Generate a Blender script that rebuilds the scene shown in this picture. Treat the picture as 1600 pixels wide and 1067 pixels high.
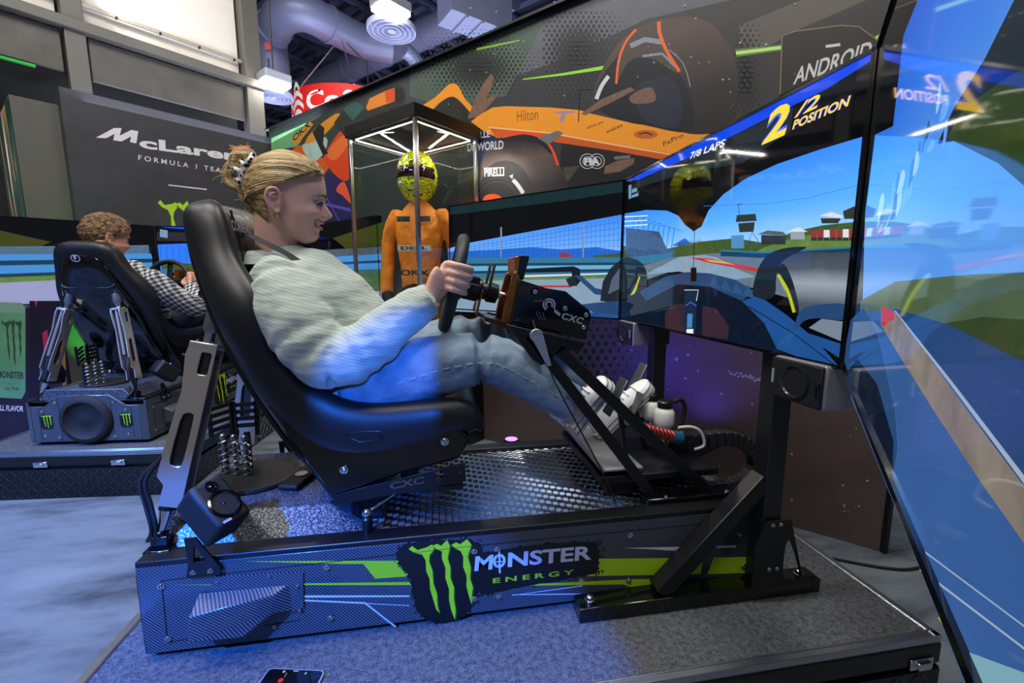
import bpy, bmesh, math, random
import numpy as np
from mathutils import Vector, Matrix
for o in list(bpy.data.objects): bpy.data.objects.remove(o, do_unlink=True)
SC = bpy.context.scene
COL = SC.collection
R = math.radians
# ------------------------------------------------------------------ camera
CAM = (0.0, -1.088, 0.92)
HEAD, PITCH, FPX = math.atan(118/697.), math.atan(98/690.), 690.0
cd = bpy.data.cameras.new('camera'); cam = bpy.data.objects.new('camera', cd); COL.objects.link(cam)
cam.location = CAM; cam.rotation_euler = (math.pi/2-PITCH, 0, -HEAD)
cd.sensor_width = 36; cd.lens = 36*FPX/1600; cd.clip_start = .005; cd.clip_end = 200
SC.camera = cam
# ------------------------------------------------------------------ world, lights, exposure
w = bpy.data.worlds.new('hall_air'); SC.world = w; w.use_nodes = True
w.node_tree.nodes['Background'].inputs[0].default_value = (.80, .84, 1, 1)
w.node_tree.nodes['Background'].inputs[1].default_value = .085
SC.view_settings.view_transform = 'Standard'; SC.view_settings.look = 'None'
SC.view_settings.gamma = 1; SC.view_settings.use_curve_mapping = False
SC.view_settings.exposure = .22
def area(name, loc, target, sx, sy, power, col=(1,1,1), spread=180):
    l = bpy.data.lights.new(name, 'AREA'); l.shape = 'RECTANGLE'; l.size = sx; l.size_y = sy
    l.energy = power; l.color = col; l.spread = R(spread)
    o = bpy.data.objects.new(name, l); COL.objects.link(o); o.location = loc
    o.rotation_euler = (Vector(target)-Vector(loc)).to_track_quat('-Z', 'Y').to_euler(); return o
def spot(name, loc, target, deg, blend, power, col, size=.05):
    l = bpy.data.lights.new(name, 'SPOT'); l.energy = power; l.color = col; l.spot_size = R(deg)
    l.spot_blend = blend; l.shadow_soft_size = size
    o = bpy.data.objects.new(name, l); COL.objects.link(o); o.location = loc
    o.rotation_euler = (Vector(target)-Vector(loc)).to_track_quat('-Z', 'Y').to_euler(); return o
# added ceiling fill, hall ceiling lamps (rows of linear high bays), stage spots
area('added_ceiling_fill', (-.6, 6.0, 2.3), (-.8, 6.2, 6.6), 7, 3, 240, (.74, .78, 1))  # upward fill added behind the mural to brighten the ceiling, no fixture there
area('hall_lamp_row', (-1.6, -2.6, 5.6), (-.4, .6, .4), 2.4, .4, 105, (1, .96, .90))
area('hall_lamp_row', (1.4, .9, 6.0), (-.1, .6, .8), 2.4, .4, 105, (1, .97, .93))
area('hall_lamp_row', (-4.2, .6, 6.2), (-2.2, 2.6, .8), 2.4, .4, 85, (1, .97, .93))
area('hall_lamp_row', (-1.2, .2, 6.2), (-.6, 3.0, 1.6), 2.4, .4, 200, (1, .97, .93))
spot('blue_stage_spot', (-2.3, -2.5, 3.1), (-.55, -.5, -.1), 22.5, .05, 3000, (.02, .17, 1), .04)
spot('blue_stage_spot', (.15, -3.0, 1.75), (-.07, .12, .565), 8.8, .10, 620, (.02, .17, 1), .03)
spot('blue_stage_spot', (-5.2, -2.4, 4.4), (-2.7, .5, -.25), 38, .35, 3800, (.10, .28, 1), .12)
# ------------------------------------------------------------------ pixel helpers (real planes only)
_fw = np.array([math.sin(HEAD)*math.cos(PITCH), math.cos(HEAD)*math.cos(PITCH), -math.sin(PITCH)])
_rt = np.array([math.cos(HEAD), -math.sin(HEAD), 0]); _up = np.cross(_rt, _fw); _C = np.array(CAM)
def ray(u, v): return (u-800)/FPX*_rt+(533.5-v)/FPX*_up+_fw
def onplane(u, v, P, n):
    d = ray(u, v); n = np.array(n); return _C+d*(((np.array(P)-_C)@n)/(d@n))
def ony(u, v, y): return Vector(onplane(u, v, (0, y, 0), (0, 1, 0)))
def onz(u, v, z): return Vector(onplane(u, v, (0, 0, z), (0, 0, 1)))
# ------------------------------------------------------------------ materials
def lin(c):
    if isinstance(c, str): c = tuple(int(c[i:i+2], 16)/255 for i in (0, 2, 4))
    return tuple((x/12.92 if x <= .04045 else ((x+.055)/1.055)**2.4) for x in c)
MATS = {}
class NT:
    def __init__(s, name):
        s.m = bpy.data.materials.new(name); s.m.use_nodes = True; s.t = s.m.node_tree
        s.b = s.t.nodes['Principled BSDF']; s.tc = None
    def n(s, typ, **kw):
        x = s.t.nodes.new(typ)
        for k, v in kw.items():
            if k.startswith('i_'):
                key = k[2:]; key = int(key) if key.isdigit() else key.replace('_', ' ')
                x.inputs[key].default_value = v
            else: setattr(x, k, v)
        return x
    def l(s, a, b): s.t.links.new(a, b)
    def obj(s):
        if not s.tc: s.tc = s.n('ShaderNodeTexCoord')
        return s.tc.outputs['Object']
    def math(s, op, a, b=None, c=None):
        x = s.n('ShaderNodeMath', operation=op)
        for i, q in enumerate((a, b, c)):
            if q is None: continue
            if isinstance(q, (int, float)): x.inputs[i].default_value = q
            else: s.l(q, x.inputs[i])
        return x.outputs[0]
    def ramp(s, fac, stops, interp='LINEAR'):
        x = s.n('ShaderNodeValToRGB'); cr = x.color_ramp; cr.interpolation = interp
        while len(cr.elements) < len(stops): cr.elements.new(.5)
        for e, (p, c) in zip(cr.elements, stops): e.position = p; e.color = (*c, 1)
        s.l(fac, x.inputs[0]); return x.outputs[0]
    def noise(s, scale, detail=3, rough=.55, vec=None, dim='3D'):
        x = s.n('ShaderNodeTexNoise'); x.inputs['Scale'].default_value = scale
        x.inputs['Detail'].default_value = detail; x.inputs['Roughness'].default_value = rough
        s.l(vec if vec is not None else s.obj(), x.inputs['Vector']); return x.outputs['Fac']
    def mix(s, fac, a, b):
        x = s.n('ShaderNodeMix', data_type='RGBA')
        for i, q in ((0, fac), (6, a), (7, b)):
            if isinstance(q, (int, float)): x.inputs[i].default_value = q
            elif isinstance(q, tuple): x.inputs[i].default_value = (*q, 1)
            else: s.l(q, x.inputs[i])
        return x.outputs[2]
    def bump(s, h, strength=.3, dist=.01):
        x = s.n('ShaderNodeBump'); x.inputs['Strength'].default_value = strength
        x.inputs['Distance'].default_value = dist; s.l(h, x.inputs['Height']); s.l(x.outputs[0], s.b.inputs['Normal'])
    def sep(s):
        x = s.n('ShaderNodeSeparateXYZ'); s.l(s.obj(), x.inputs[0]); return x.outputs
def P(name, col, rough=.5, metal=0, em=0, spec=.5, coat=0, var=.12, vs=30, bump=0, bs=200, emc=None, trans=0, alpha=1):
    if name in MATS: return MATS[name]
    t = NT(name); c = lin(col); b = t.b
    b.inputs['Roughness'].default_value = rough; b.inputs['Metallic'].default_value = metal
    b.inputs['Specular IOR Level'].default_value = spec; b.inputs['Coat Weight'].default_value = coat
    b.inputs['Coat Roughness'].default_value = .05
    b.inputs['Base Color'].default_value = (*c, 1)
    if var:
        f = t.noise(vs); t.l(t.mix(f, tuple(x*(1-var) for x in c), tuple(min(1, x*(1+var)) for x in c)), b.inputs['Base Color'])
    if em:
        b.inputs['Emission Color'].default_value = (*(lin(emc) if emc else c), 1); b.inputs['Emission Strength'].default_value = em
    if bump: t.bump(t.noise(bs, 4), bump, .004)
    if trans: b.inputs['Transmission Weight'].default_value = trans
    if alpha < 1: b.inputs['Alpha'].default_value = alpha
    MATS[name] = t.m; return t.m
def carbon(name, c0, c1, per=.0075, axes=(0, 2), rough=.32):
    t = NT(name); s = t.sep()
    a = t.math('ADD', s[axes[0]], s[axes[1]])
    f = t.math('FRACT', t.math('DIVIDE', a, per))
    f2 = t.math('ABSOLUTE', t.math('SUBTRACT', f, .5))
    t.l(t.ramp(f2, [(.14, lin(c0)), (.36, lin(c1))]), t.b.inputs['Base Color'])
    t.b.inputs['Roughness'].default_value = rough; t.b.inputs['Coat Weight'].default_value = .35; t.b.inputs['Coat Roughness'].default_value = .12
    MATS[name] = t.m; return t.m
# ------------------------------------------------------------------ mesh helpers
def link(name, me, mat=None, parent=None, smooth=None):
    o = bpy.data.objects.new(name, me); COL.objects.link(o)
    if mat is not None:
        for m in (mat if isinstance(mat, (list, tuple)) else [mat]): me.materials.append(m)
    if parent is not None: o.parent = parent
    if smooth is not None:
        me.polygons.foreach_set('use_smooth', [True]*len(me.polygons))
        if smooth < 180: me.set_sharp_from_angle(angle=R(smooth))
    return o
def tag(o, label=None, cat=None, group=None, kind=None):
    if label: o['label'] = label
    if cat: o['category'] = cat
    if group: o['group'] = group
    if kind: o['kind'] = kind
    return o
def empty(name, label, cat, loc=(0, 0, 0), rz=0, group=None):
    o = bpy.data.objects.new(name, None); COL.objects.link(o); o.location = loc; o.rotation_euler = (0, 0, rz)
    o.empty_display_size = .1
    return tag(o, label, cat, group)
class MB:
    """vertex/face collector"""
    def __init__(s): s.v = []; s.f = []; s.mi = []; s.cur = 0
    def add(s, vs, fs):
        k = len(s.v); s.v += [tuple(x) for x in vs]
        for f in fs: s.f.append(tuple(i+k for i in f)); s.mi.append(s.cur)
        return s
    def box(s, c, d, M=None):
        x, y, z = (q/2 for q in d); c = Vector(c)
        vs = [Vector((i*x, j*y, k*z)) for i in (-1, 1) for j in (-1, 1) for k in (-1, 1)]
        vs = [(M @ q if M else q)+c for q in vs]
        return s.add(vs, [(0, 1, 3, 2), (4, 6, 7, 5), (0, 4, 5, 1), (2, 3, 7, 6), (0, 2, 6, 4), (1, 5, 7, 3)])
    def bb(s, x0, x1, y0, y1, z0, z1): return s.box(((x0+x1)/2, (y0+y1)/2, (z0+z1)/2), (x1-x0, y1-y0, z1-z0))
    def bar(s, a, b, wdt, hgt, upv=(0, 0, 1)):
        a, b = Vector(a), Vector(b); d = (b-a); L = d.length; d.normalize(); upv = Vector(upv)
        sd = d.cross(upv)
        if sd.length < 1e-4: sd = d.cross(Vector((1, 0, 0)))
        sd.normalize(); u2 = sd.cross(d)
        M = Matrix((d, sd, u2)).transposed()
        return s.box((a+b)/2, (L, wdt, hgt), M)
    def prism(s, pts, axis, a, b):
        """pts 2D polygon extruded along axis ('x','y','z') from a to b"""
        def mk(p, t): return {'y': (p[0], t, p[1]), 'x': (t, p[0], p[1]), 'z': (p[0], p[1], t)}[axis]
        n = len(pts); vs = [mk(p, a) for p in pts]+[mk(p, b) for p in pts]
        fs = [tuple(range(n)), tuple(range(2*n-1, n-1, -1))]+[(i, i+n, (i+1) % n+n, (i+1) % n) for i in range(n)]
        return s.add(vs, fs)
    def tube(s, pts, rad, n=10, cap=True):
        pts = [Vector(p) for p in pts]; m = len(pts)
        if not isinstance(rad, (list, tuple)): rad = [rad]*m
        prev = None; rings = []
        for i, p in enumerate(pts):
            d = (pts[min(i+1, m-1)]-pts[max(i-1, 0)]).normalized()
            if prev is None:
                a = d.cross(Vector((0, 0, 1)))
                if a.length < .05: a = d.cross(Vector((0, 1, 0)))
            else: a = prev-d*prev.dot(d)
            a.normalize(); prev = a; b = d.cross(a)
            rings.append([p+(a*math.cos(2*math.pi*k/n)+b*math.sin(2*math.pi*k/n))*rad[i] for k in range(n)])
        vs = [q for r in rings for q in r]; fs = []
        for i in range(m-1):
            for k in range(n): fs.append((i*n+k, i*n+(k+1) % n, (i+1)*n+(k+1) % n, (i+1)*n+k))
        if cap: fs += [tuple(range(n-1, -1, -1)), tuple(range((m-1)*n, m*n))]
        return s.add(vs, fs)
    def lathe(s, prof, c=(0, 0, 0), axis=(0, 0, 1), n=24):
        """prof list of (r,h)"""
        ax = Vector(axis).normalized(); a = ax.orthogonal().normalized(); b = ax.cross(a); c = Vector(c)
        vs = []; fs = []; m = len(prof)
        for r, h in prof:
            for k in range(n):
                t = 2*math.pi*k/n; vs.append(c+ax*h+(a*math.cos(t)+b*math.sin(t))*r)
        for i in range(m-1):
            for k in range(n): fs.append((i*n+k, i*n+(k+1) % n, (i+1)*n+(k+1) % n, (i+1)*n+k))
        if prof[0][0] > 1e-6: fs.append(tuple(range(n-1, -1, -1)))
        if prof[-1][0] > 1e-6: fs.append(tuple(range((m-1)*n, m*n)))
        return s.add(vs, fs)
    def loft(s, rings, cap=True, closed=True):
        n = len(rings[0]); m = len(rings); vs = [q for r in rings for q in r]; fs = []
        for i in range(m-1):
            for k in range(n if closed else n-1): fs.append((i*n+k, i*n+(k+1) % n, (i+1)*n+(k+1) % n, (i+1)*n+k))
        if cap: fs += [tuple(range(n-1, -1, -1)), tuple(range((m-1)*n, m*n))]
        return s.add(vs, fs)
    def ball(s, c, r, n=16, m=10, sc=(1, 1, 1), M=None):
        rings = []
        for i in range(1, m):
            t = math.pi*i/m; ring = []
            for k in range(n):
                p = 2*math.pi*k/n; q = Vector((r*sc[0]*math.sin(t)*math.cos(p), r*sc[1]*math.sin(t)*math.sin(p), r*sc[2]*math.cos(t)))
                ring.append((M @ q if M else q)+Vector(c))
            rings.append(ring)
        return s.loft(rings)
    def mesh(s, name='m'):
        me = bpy.data.meshes.new(name); me.from_pydata([tuple(q) for q in s.v], [], s.f)
        if any(s.mi): me.polygons.foreach_set('material_index', s.mi)
        bm = bmesh.new(); bm.from_mesh(me); bmesh.ops.recalc_face_normals(bm, faces=bm.faces); bm.to_mesh(me); bm.free()
        me.update(); return me
    def build(s, name, mat, parent=None, bevel=0, smooth=35, seg=2, sub=0, kind=None, label=None):
        o = link(name, s.mesh(name), mat, parent, smooth)
        if bevel:
            b = o.modifiers.new('bevel', 'BEVEL'); b.width = bevel; b.segments = seg; b.limit_method = 'ANGLE'; b.angle_limit = R(40)
        if sub:
            q = o.modifiers.new('sub', 'SUBSURF'); q.levels = sub; q.render_levels = sub
        if kind: o['kind'] = kind
        if label: o['label'] = label
        return o
def curve_mesh(cu):
    o = bpy.data.objects.new('tmp', cu); COL.objects.link(o)
    dg = bpy.context.evaluated_depsgraph_get(); dg.update()
    me = bpy.data.meshes.new_from_object(o.evaluated_get(dg)); bpy.data.objects.remove(o, do_unlink=True); return me
def shape_mesh(loops, depth, bevel=0.0, M=None):
    """2D outline with holes -> extruded mesh (xy plane, centred on z)"""
    cu = bpy.data.curves.new('s', 'CURVE'); cu.dimensions = '2D'; cu.fill_mode = 'BOTH'
    cu.extrude = max(depth/2-bevel, 0); cu.bevel_depth = bevel; cu.bevel_resolution = 1; cu.offset = -bevel
    for lp in loops:
        sp = cu.splines.new('POLY'); sp.points.add(len(lp)-1); sp.use_cyclic_u = True
        for p, q in zip(sp.points, lp): p.co = (q[0], q[1], 0, 1)
    me = curve_mesh(cu)
    if M: me.transform(M)
    return me
def XZ(y): # map shape (x,z) plane to world plane at y, thickness along y
    return Matrix(((1, 0, 0, 0), (0, 0, -1, y), (0, 1, 0, 0), (0, 0, 0, 1)))
def rrect(x0, x1, y0, y1, r, n=4):
    out = []
    for cx, cy, a in ((x1-r, y1-r, 0), (x0+r, y1-r, 90), (x0+r, y0+r, 180), (x1-r, y0+r, 270)):
        for k in range(n+1):
            t = R(a+90*k/n); out.append((cx+r*math.cos(t), cy+r*math.sin(t)))
    return out
def circ(cx, cy, rx, ry=None, n=20, a0=0, a1=360):
    ry = ry or rx; full = abs(a1-a0) >= 360
    return [(cx+rx*math.cos(R(a0+(a1-a0)*k/(n if full else n-1))), cy+ry*math.sin(R(a0+(a1-a0)*k/(n if full else n-1)))) for k in range(n)]
def smoothp(pts, n=5, closed=True):
    """Catmull-Rom"""
    m = len(pts); out = []
    rng = range(m) if closed else range(m-1)
    for i in rng:
        g = (lambda k: pts[k % m]) if closed else (lambda k: pts[min(max(k, 0), m-1)])
        p0, p1, p2, p3 = (np.array(g(i+k), float) for k in (-1, 0, 1, 2))
        for k in range(n):
            t = k/n; out.append(tuple(.5*((2*p1)+(-p0+p2)*t+(2*p0-5*p1+4*p2-p3)*t*t+(-p0+3*p1-3*p2+p3)*t**3)))
    if not closed: out.append(tuple(pts[-1]))
    return out
TXT = {}
def text_mesh(s, bold=0.0, spacing=1.0):
    k = (s, bold, spacing)
    if k not in TXT:
        cu = bpy.data.curves.new('t', 'FONT'); cu.body = s; cu.size = 1; cu.offset = bold; cu.fill_mode = 'FRONT'; cu.space_character = spacing; cu.resolution_u = 3
        me = curve_mesh(cu); v = np.array([q.co[:2] for q in me.vertices])
        TXT[k] = (v, [tuple(p.vertices) for p in me.polygons], v.min(0), v.max(0)); bpy.data.meshes.remove(me)
    return TXT[k]
class Flat:
    """flat print on a real plane: layered ink shapes, a=along U, b=along V (metres)"""
    def __init__(s, O, U, V, N, step=.00012, px=True):
        s.O, s.U, s.V, s.N = (Vector(q) for q in (O, U, V, N)); s.step = step; s.k = 1; s.px = px
        s.mats = []; s.mb = MB(); s.curmat = None
    def ab(s, p):
        if not s.px: return p
        q = Vector(onplane(p[0], p[1], s.O, s.N))-s.O; return (q.dot(s.U), q.dot(s.V))
    def use(s, m):
        if m not in s.mats: s.mats.append(m)
        s.mb.cur = s.mats.index(m)
    def raw(s, vs, fs, m):
        s.use(m); h = s.N*(s.step*s.k); s.k += 1
        s.mb.add([s.O+s.U*a+s.V*b+h for a, b in vs], fs)
    def poly(s, pts, m, smooth=0):
        if smooth: pts = smoothp(pts, smooth)
        ab = [s.ab(p) for p in pts]
        cl = []
        for q in ab:
            if not cl or (abs(q[0]-cl[-1][0])+abs(q[1]-cl[-1][1])) > 1e-6: cl.append(q)
        s.raw(cl, [tuple(range(len(cl)))], m)
    def polys(s, lst, m):
        vs = []; fs = []
        for pts in lst:
            k = len(vs); vs += [s.ab(p) for p in pts]; fs.append(tuple(range(k, len(vs))))
        s.raw(vs, fs, m)
    def line(s, pts, wd, m, smooth=0):
        """stroke; wd in input units, may be a (start,end) pair"""
        if smooth: pts = smoothp(pts, smooth, False)
        w0, w1 = wd if isinstance(wd, tuple) else (wd, wd); n = len(pts); L = []; Rr = []
        for i, p in enumerate(pts):
            a = np.array(pts[max(i-1, 0)], float); b = np.array(pts[min(i+1, n-1)], float); d = b-a; d /= (np.hypot(*d)+1e-9)
            hw = (w0+(w1-w0)*i/(n-1))/2; nn = np.array((-d[1], d[0]))*hw
            L.append(tuple(np.array(p)+nn)); Rr.append(tuple(np.array(p)-nn))
        vs = [s.ab(p) for p in L+Rr]; s.raw(vs, [(i, i+1, n+i+1, n+i) for i in range(n-1)], m)
    def text(s, t, ll, lr, ul, m, bold=0.0, spacing=1.0):
        v, f, lo, hi = text_mesh(t, bold, spacing); A, B, D = (np.array(s.ab(q)) for q in (ll, lr, ul))
        k = (v-lo)/(hi-lo); w = A+k[:, :1]*(B-A)+k[:, 1:]*(D-A); s.raw([tuple(q) for q in w], f, m)
    def build(s, name, parent=None, label=None, kind=None):
        me = bpy.data.meshes.new(name); me.from_pydata([tuple(q) for q in s.mb.v], [], s.mb.f)
        me.polygons.foreach_set('material_index', s.mb.mi)
        for m in s.mats: me.materials.append(m)
        bm = bmesh.new(); bm.from_mesh(me)
        nn = s.N
        bm.normal_update()
        bad = [f for f in bm.faces if f.normal.dot(nn) < 0]
        if bad: bmesh.ops.reverse_faces(bm, faces=bad)
        bm.to_mesh(me); bm.free()
        o = bpy.data.objects.new(name, me); COL.objects.link(o)
        if parent is not None: o.parent = parent
        if label: o['label'] = label
        if kind: o['kind'] = kind
        return o
def dup(root, parent=None):
    c = root.copy(); COL.objects.link(c)
    if parent is not None: c.parent = parent
    for ch in list(root.children): dup(ch, c)
    return c
def hdir(h): return Vector((math.sin(R(h)), math.cos(R(h)), 0))
def bolt(parent, loc, axis, r=.008, mat=None, name='bolt', h=.006):
    """dome-head socket bolt with washer"""
    key = ('b', round(r, 4), round(h, 4))
    if key not in TXT:
        mb = MB(); mb.lathe([(r*1.25, 0), (r*1.25, h*.25), (r*.95, h*.3), (r*.85, h*.85), (r*.45, h), (r*.42, h*.55), (0.0001, h*.55)], n=12)
        TXT[key] = mb.mesh('bolt'); TXT[key].materials.append(MATS['chrome']); TXT[key].polygons.foreach_set('use_smooth', [True]*len(TXT[key].polygons)); TXT[key].set_sharp_from_angle(angle=R(40))
    o = bpy.data.objects.new(name, TXT[key]); COL.objects.link(o); o.parent = parent; o.location = loc
    o.rotation_euler = Vector(axis).to_track_quat('Z', 'Y').to_euler(); return o
# base materials
P('chrome', 'd8dade', .16, 1, var=.03); P('alu', 'b8bcc4', .3, 1, var=.06); P('polished_alu', 'c4bdb6', .26, .72, var=.05)
P('brushed', '9a9da3', .38, 1, var=.1); P('black_gloss', '08090b', .12, 0, coat=.4, var=.1); P('black_satin', '0c0d0f', .38, var=.1)
P('black_matte', '0d0e10', .62, var=.15); P('black_rubber', '121315', .75, var=.2, bump=.1); P('leather', '15171b', .42, spec=.5, var=.12, bump=.06, bs=420)
P('white_plastic', 'e3e2da', .4); P('purple_led', '7a3cff', .3, em=9); P('warm_led', 'fff1d8', .3, em=22); P('lamp_white', 'fff6ea', .3, em=30)
carbon('carbon', '0f1318', '59616a', .0085)
carbon('carbon_rear', '14181d', '565e68', axes=(1, 2))
# ================================================================== SETTING
FZ = -.255
# ---- floor carpet
t = NT('hall_carpet'); n1 = t.noise(2.2, 5, .6); n2 = t.noise(9, 4, .6); n3 = t.noise(420, 2)
mp = t.n('ShaderNodeMapping'); mp.inputs['Rotation'].default_value = (0, 0, .7); mp.inputs['Scale'].default_value = (1, 3.2, 1); t.l(t.obj(), mp.inputs[0])
n4 = t.noise(1.7, 6, .62, mp.outputs[0])
c = t.ramp(n4, [(.34, lin('2b3138')), (.44, lin('525b63')), (.55, lin('6c767e')), (.72, lin('7d878f'))])
c = t.mix(t.math('MULTIPLY', n3, .5), c, lin('4a5058'))
t.l(c, t.b.inputs['Base Color']); t.b.inputs['Roughness'].default_value = .95; t.bump(n3, .5, .004); MATS['hall_carpet'] = t.m
mb = MB(); mb.bb(-9, 9, -6, 13, FZ-.05, FZ)
tag(mb.build('floor', MATS['hall_carpet'], smooth=None), kind='structure')
# ---- mural wall (booth axes: heading -43.3 / 46.7)
HM = 136.7
mU = hdir(HM); mN = Vector((-mU.y*-1, 0, 0)) ; mN = Vector((mU.y, -mU.x, 0))  # faces the rigs
mR = Vector(onz(1380, 863, FZ))
mTop = 2.46
def mural_ab(u, v):
    q = Vector(onplane(u, v, mR, mN)); return q
corner = mural_ab(420, 210)
mL = (corner-mR).dot(mU)     # negative
t = NT('mural_base'); s = t.sep()
mp = t.n('ShaderNodeMapping'); mp.inputs['Rotation'].default_value = (0, .45, HM*0); t.l(t.obj(), mp.inputs[0])
mp2 = t.n('ShaderNodeMapping'); mp2.inputs['Scale'].default_value = (.6, .6, 3.2); t.l(mp.outputs[0], mp2.inputs[0])
st = t.noise(1.6, 4, .6, mp2.outputs[0])
g = t.ramp(t.math('DIVIDE', t.math('ADD', s[0], 1.7), 3.6), [(0, lin('33473a')), (.28, lin('39493f')), (.42, lin('4c5257')), (.55, lin('4a4b50')), (.75, lin('464340')), (1, lin('3a3530'))])
g2 = t.mix(t.math('MULTIPLY', st, .9), g, lin('1b1c1e'))
zz = t.ramp(t.math('DIVIDE', t.math('ADD', s[2], .3), 1.6), [(0, (0, 0, 0)), (.45, (.1, .1, .1)), (.85, (1, 1, 1))])
low = t.mix(st, lin('6b5853'), lin('37322f'))
t.l(t.mix(zz, low, g2), t.b.inputs['Base Color']); t.b.inputs['Roughness'].default_value = .45; MATS['mural_base'] = t.m
mb = MB(); q0 = mR+mU*mL; q1 = mR
for a, b, z0, z1, nn in ((q0, q1, FZ, mTop, .06),):
    vs = []
    for z in (z0, z1):
        for pnt in (a, b, b-mN*nn, a-mN*nn): vs.append((pnt.x, pnt.y, z))
    mb.add(vs, [(0, 1, 5, 4), (1, 2, 6, 5), (2, 3, 7, 6), (3, 0, 4, 7), (4, 5, 6, 7), (3, 2, 1, 0)])
wall = mb.build('wall_back', MATS['mural_base'], smooth=None); tag(wall, kind='structure')
mb = MB()
a, b = q0+mN*.004, q1+mN*.004
mb.bar((a.x, a.y, mTop+.006), (b.x, b.y, mTop+.006), .075, .012); mb.bar((b.x, b.y, FZ+.01), (b.x, b.y, mTop), .02, .02)
mb.build('edge_profile', MATS['black_satin'], wall, smooth=None)
ink = lambda n, c, r=.45, **k: P('ink_'+n, c, r, var=k.pop('var', .05), **k)
def grad_ink(name, stops, axis=2, lo=0, hi=1, ns=.25, sc=6):
    t = NT('ink_'+name); s = t.sep(); f = t.math('DIVIDE', t.math('SUBTRACT', s[axis], lo), hi-lo)
    f = t.math('ADD', f, t.math('MULTIPLY', t.math('SUBTRACT', t.noise(sc, 3), .5), ns))
    t.l(t.ramp(f, [(p, lin(c)) for p, c in stops]), t.b.inputs['Base Color']); t.b.inputs['Roughness'].default_value = .45
    MATS['ink_'+name] = t.m; return t.m
F = Flat(mR, mU, (0, 0, 1), mN, step=.00003)
orange = ink('orange', 'f59a1e'); dorange = ink('deep_orange', 'cf5a14'); red = ink('red', 'd9421a'); blk = ink('black', '17181b'); white = ink('white', 'd9dadb')
navy = ink('navy', '1d2452'); purple = ink('purple', '2a2358', var=.4, vs=8); tyre = grad_ink('tyre', [(0, '14131a'), (.45, '2c2524'), (.8, '5a463f'), (1, '2b2526')], 2, 1.4, 2.35)
tyre2 = grad_ink('tyre_front', [(0, '17151d'), (.5, '2a2328'), (.85, '66524e'), (1, '332b30')], 2, 1.25, 1.75)
carb = ink('carbon_grey', '4b413a', var=.5, vs=60); green = ink('laser', '9be33a'); lgreen = ink('pale_green', '6fae74', var=.4, vs=5); dark = ink('shade', '121417'); brown = ink('bronze', '7b5c4b', var=.3); dgreen = ink('green_dark', '20291f'); lgrey = ink('light_grey', '6d7370', var=.3, vs=6)
# light sheen bands and dots
F.poly([(790, 50), (980, -20), (1230, -20), (1010, 30), (860, 100), (800, 120)], ink('sheen', '5e6068', var=.35, vs=3))
F.poly([(640, 110), (835, 28), (845, 45), (790, 150), (700, 170), (640, 150)], ink('sheen_green', '4f6156', var=.4, vs=4))
F.poly([(1155, 40), (1300, -20), (1400, -20), (1250, 45), (1160, 95)], ink('sheen_brown', '5d574f', var=.35, vs=3))
random.seed(4)
def dots(x0, x1, y0, y1, sp, r0, fn, m):
    lst = []; j = 0; y = y0
    while y < y1:
        x = x0+(sp/2 if j % 2 else 0)
        while x < x1:
            k = fn(x, y)
            if k > .12: lst.append(circ(x, y, r0*k, r0*k*1.25, 8))
            x += sp
        y += sp*.86; j += 1
    F.polys(lst, m)
g = lambda cx, cy, sx, sy: (lambda x, y: 1.35*math.exp(-((x-cx)/sx)**2-((y-cy)/sy)**2))
dots(640, 850, 40, 190, 7.2, 3.1, g(745, 105, 75, 45), ink('dot', '1c2420'))
dots(850, 1000, 20, 170, 8.2, 3.6, g(905, 85, 62, 70), ink('dot2', '222327'))
dots(1150, 1210, 40, 195, 9, 4.4, g(1165, 120, 26, 75), ink('dot2', '222327'))
dots(830, 1020, 470, 640, 13, 2.9, g(905, 550, 95, 70), ink('dot3', '101014'))
# laser streaks
F.line([(817, 124), (880, 116), (948, 105)], (1.5, 6), green); F.line([(745, 77), (812, 63)], (4, 1), green)
F.line([(1150, 83), (1222, 74)], (12, 9), ink('laser_soft', '5f8f2c')); F.line([(1150, 83), (1222, 74)], (5, 5), ink('laser_core', 'cdf58a'))
F.line([(1368, 60), (1480, 5)], (6, 9), green)
# rear of the car, left
F.poly([(424, 216), (478, 192), (470, 222), (450, 240), (424, 238)], lgreen)
F.poly([(424, 236), (470, 228), (500, 262), (552, 290), (556, 352), (500, 356), (424, 352)], purple)
F.poly([(448, 250), (455, 236), (471, 227), (489, 251), (506, 246), (514, 262), (480, 300), (455, 280)], dorange, 3)
F.poly([(472, 227), (509, 214), (508, 236), (490, 252)], ink('pale_panel', 'a9c3b6', var=.3, vs=8), 3)
F.poly([(507, 243), (536, 200), (549, 212), (550, 268), (537, 283), (514, 262)], red, 3)
F.poly([(510, 240), (535, 212), (545, 222), (525, 250)], ink('orange_mid', 'e4702a'), 3)
F.poly([(454, 220), (484, 190), (490, 194), (465, 226)], ink('wing', 'd38c1d'))
F.text('OKX', (459, 222), (486, 197), (457, 213), blk, .02)
F.poly([(476, 224), (490, 203), (524, 178), (531, 183), (505, 213), (488, 222)], ink('wing', 'd38c1d'), 2)
F.poly([(488, 206), (500, 194), (507, 200), (505, 225), (513, 240), (505, 243), (497, 226)], blk)
F.poly([(522, 192), (536, 172), (560, 160), (556, 205), (538, 212)], dgreen)
F.poly([(536, 170), (556, 158), (574, 172), (560, 200)], ink('blue_green', '2b5a55', var=.6, vs=14))
F.poly([(525, 297), (538, 284), (549, 318), (536, 306)], ink('coral', 'e5592f'), 3)
F.line([(430, 300), (556, 330)], (3, 5), ink('violet', '5a4fb0')); F.line([(500, 290), (530, 345)], 1.6, ink('violet', '5a4fb0'))
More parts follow.
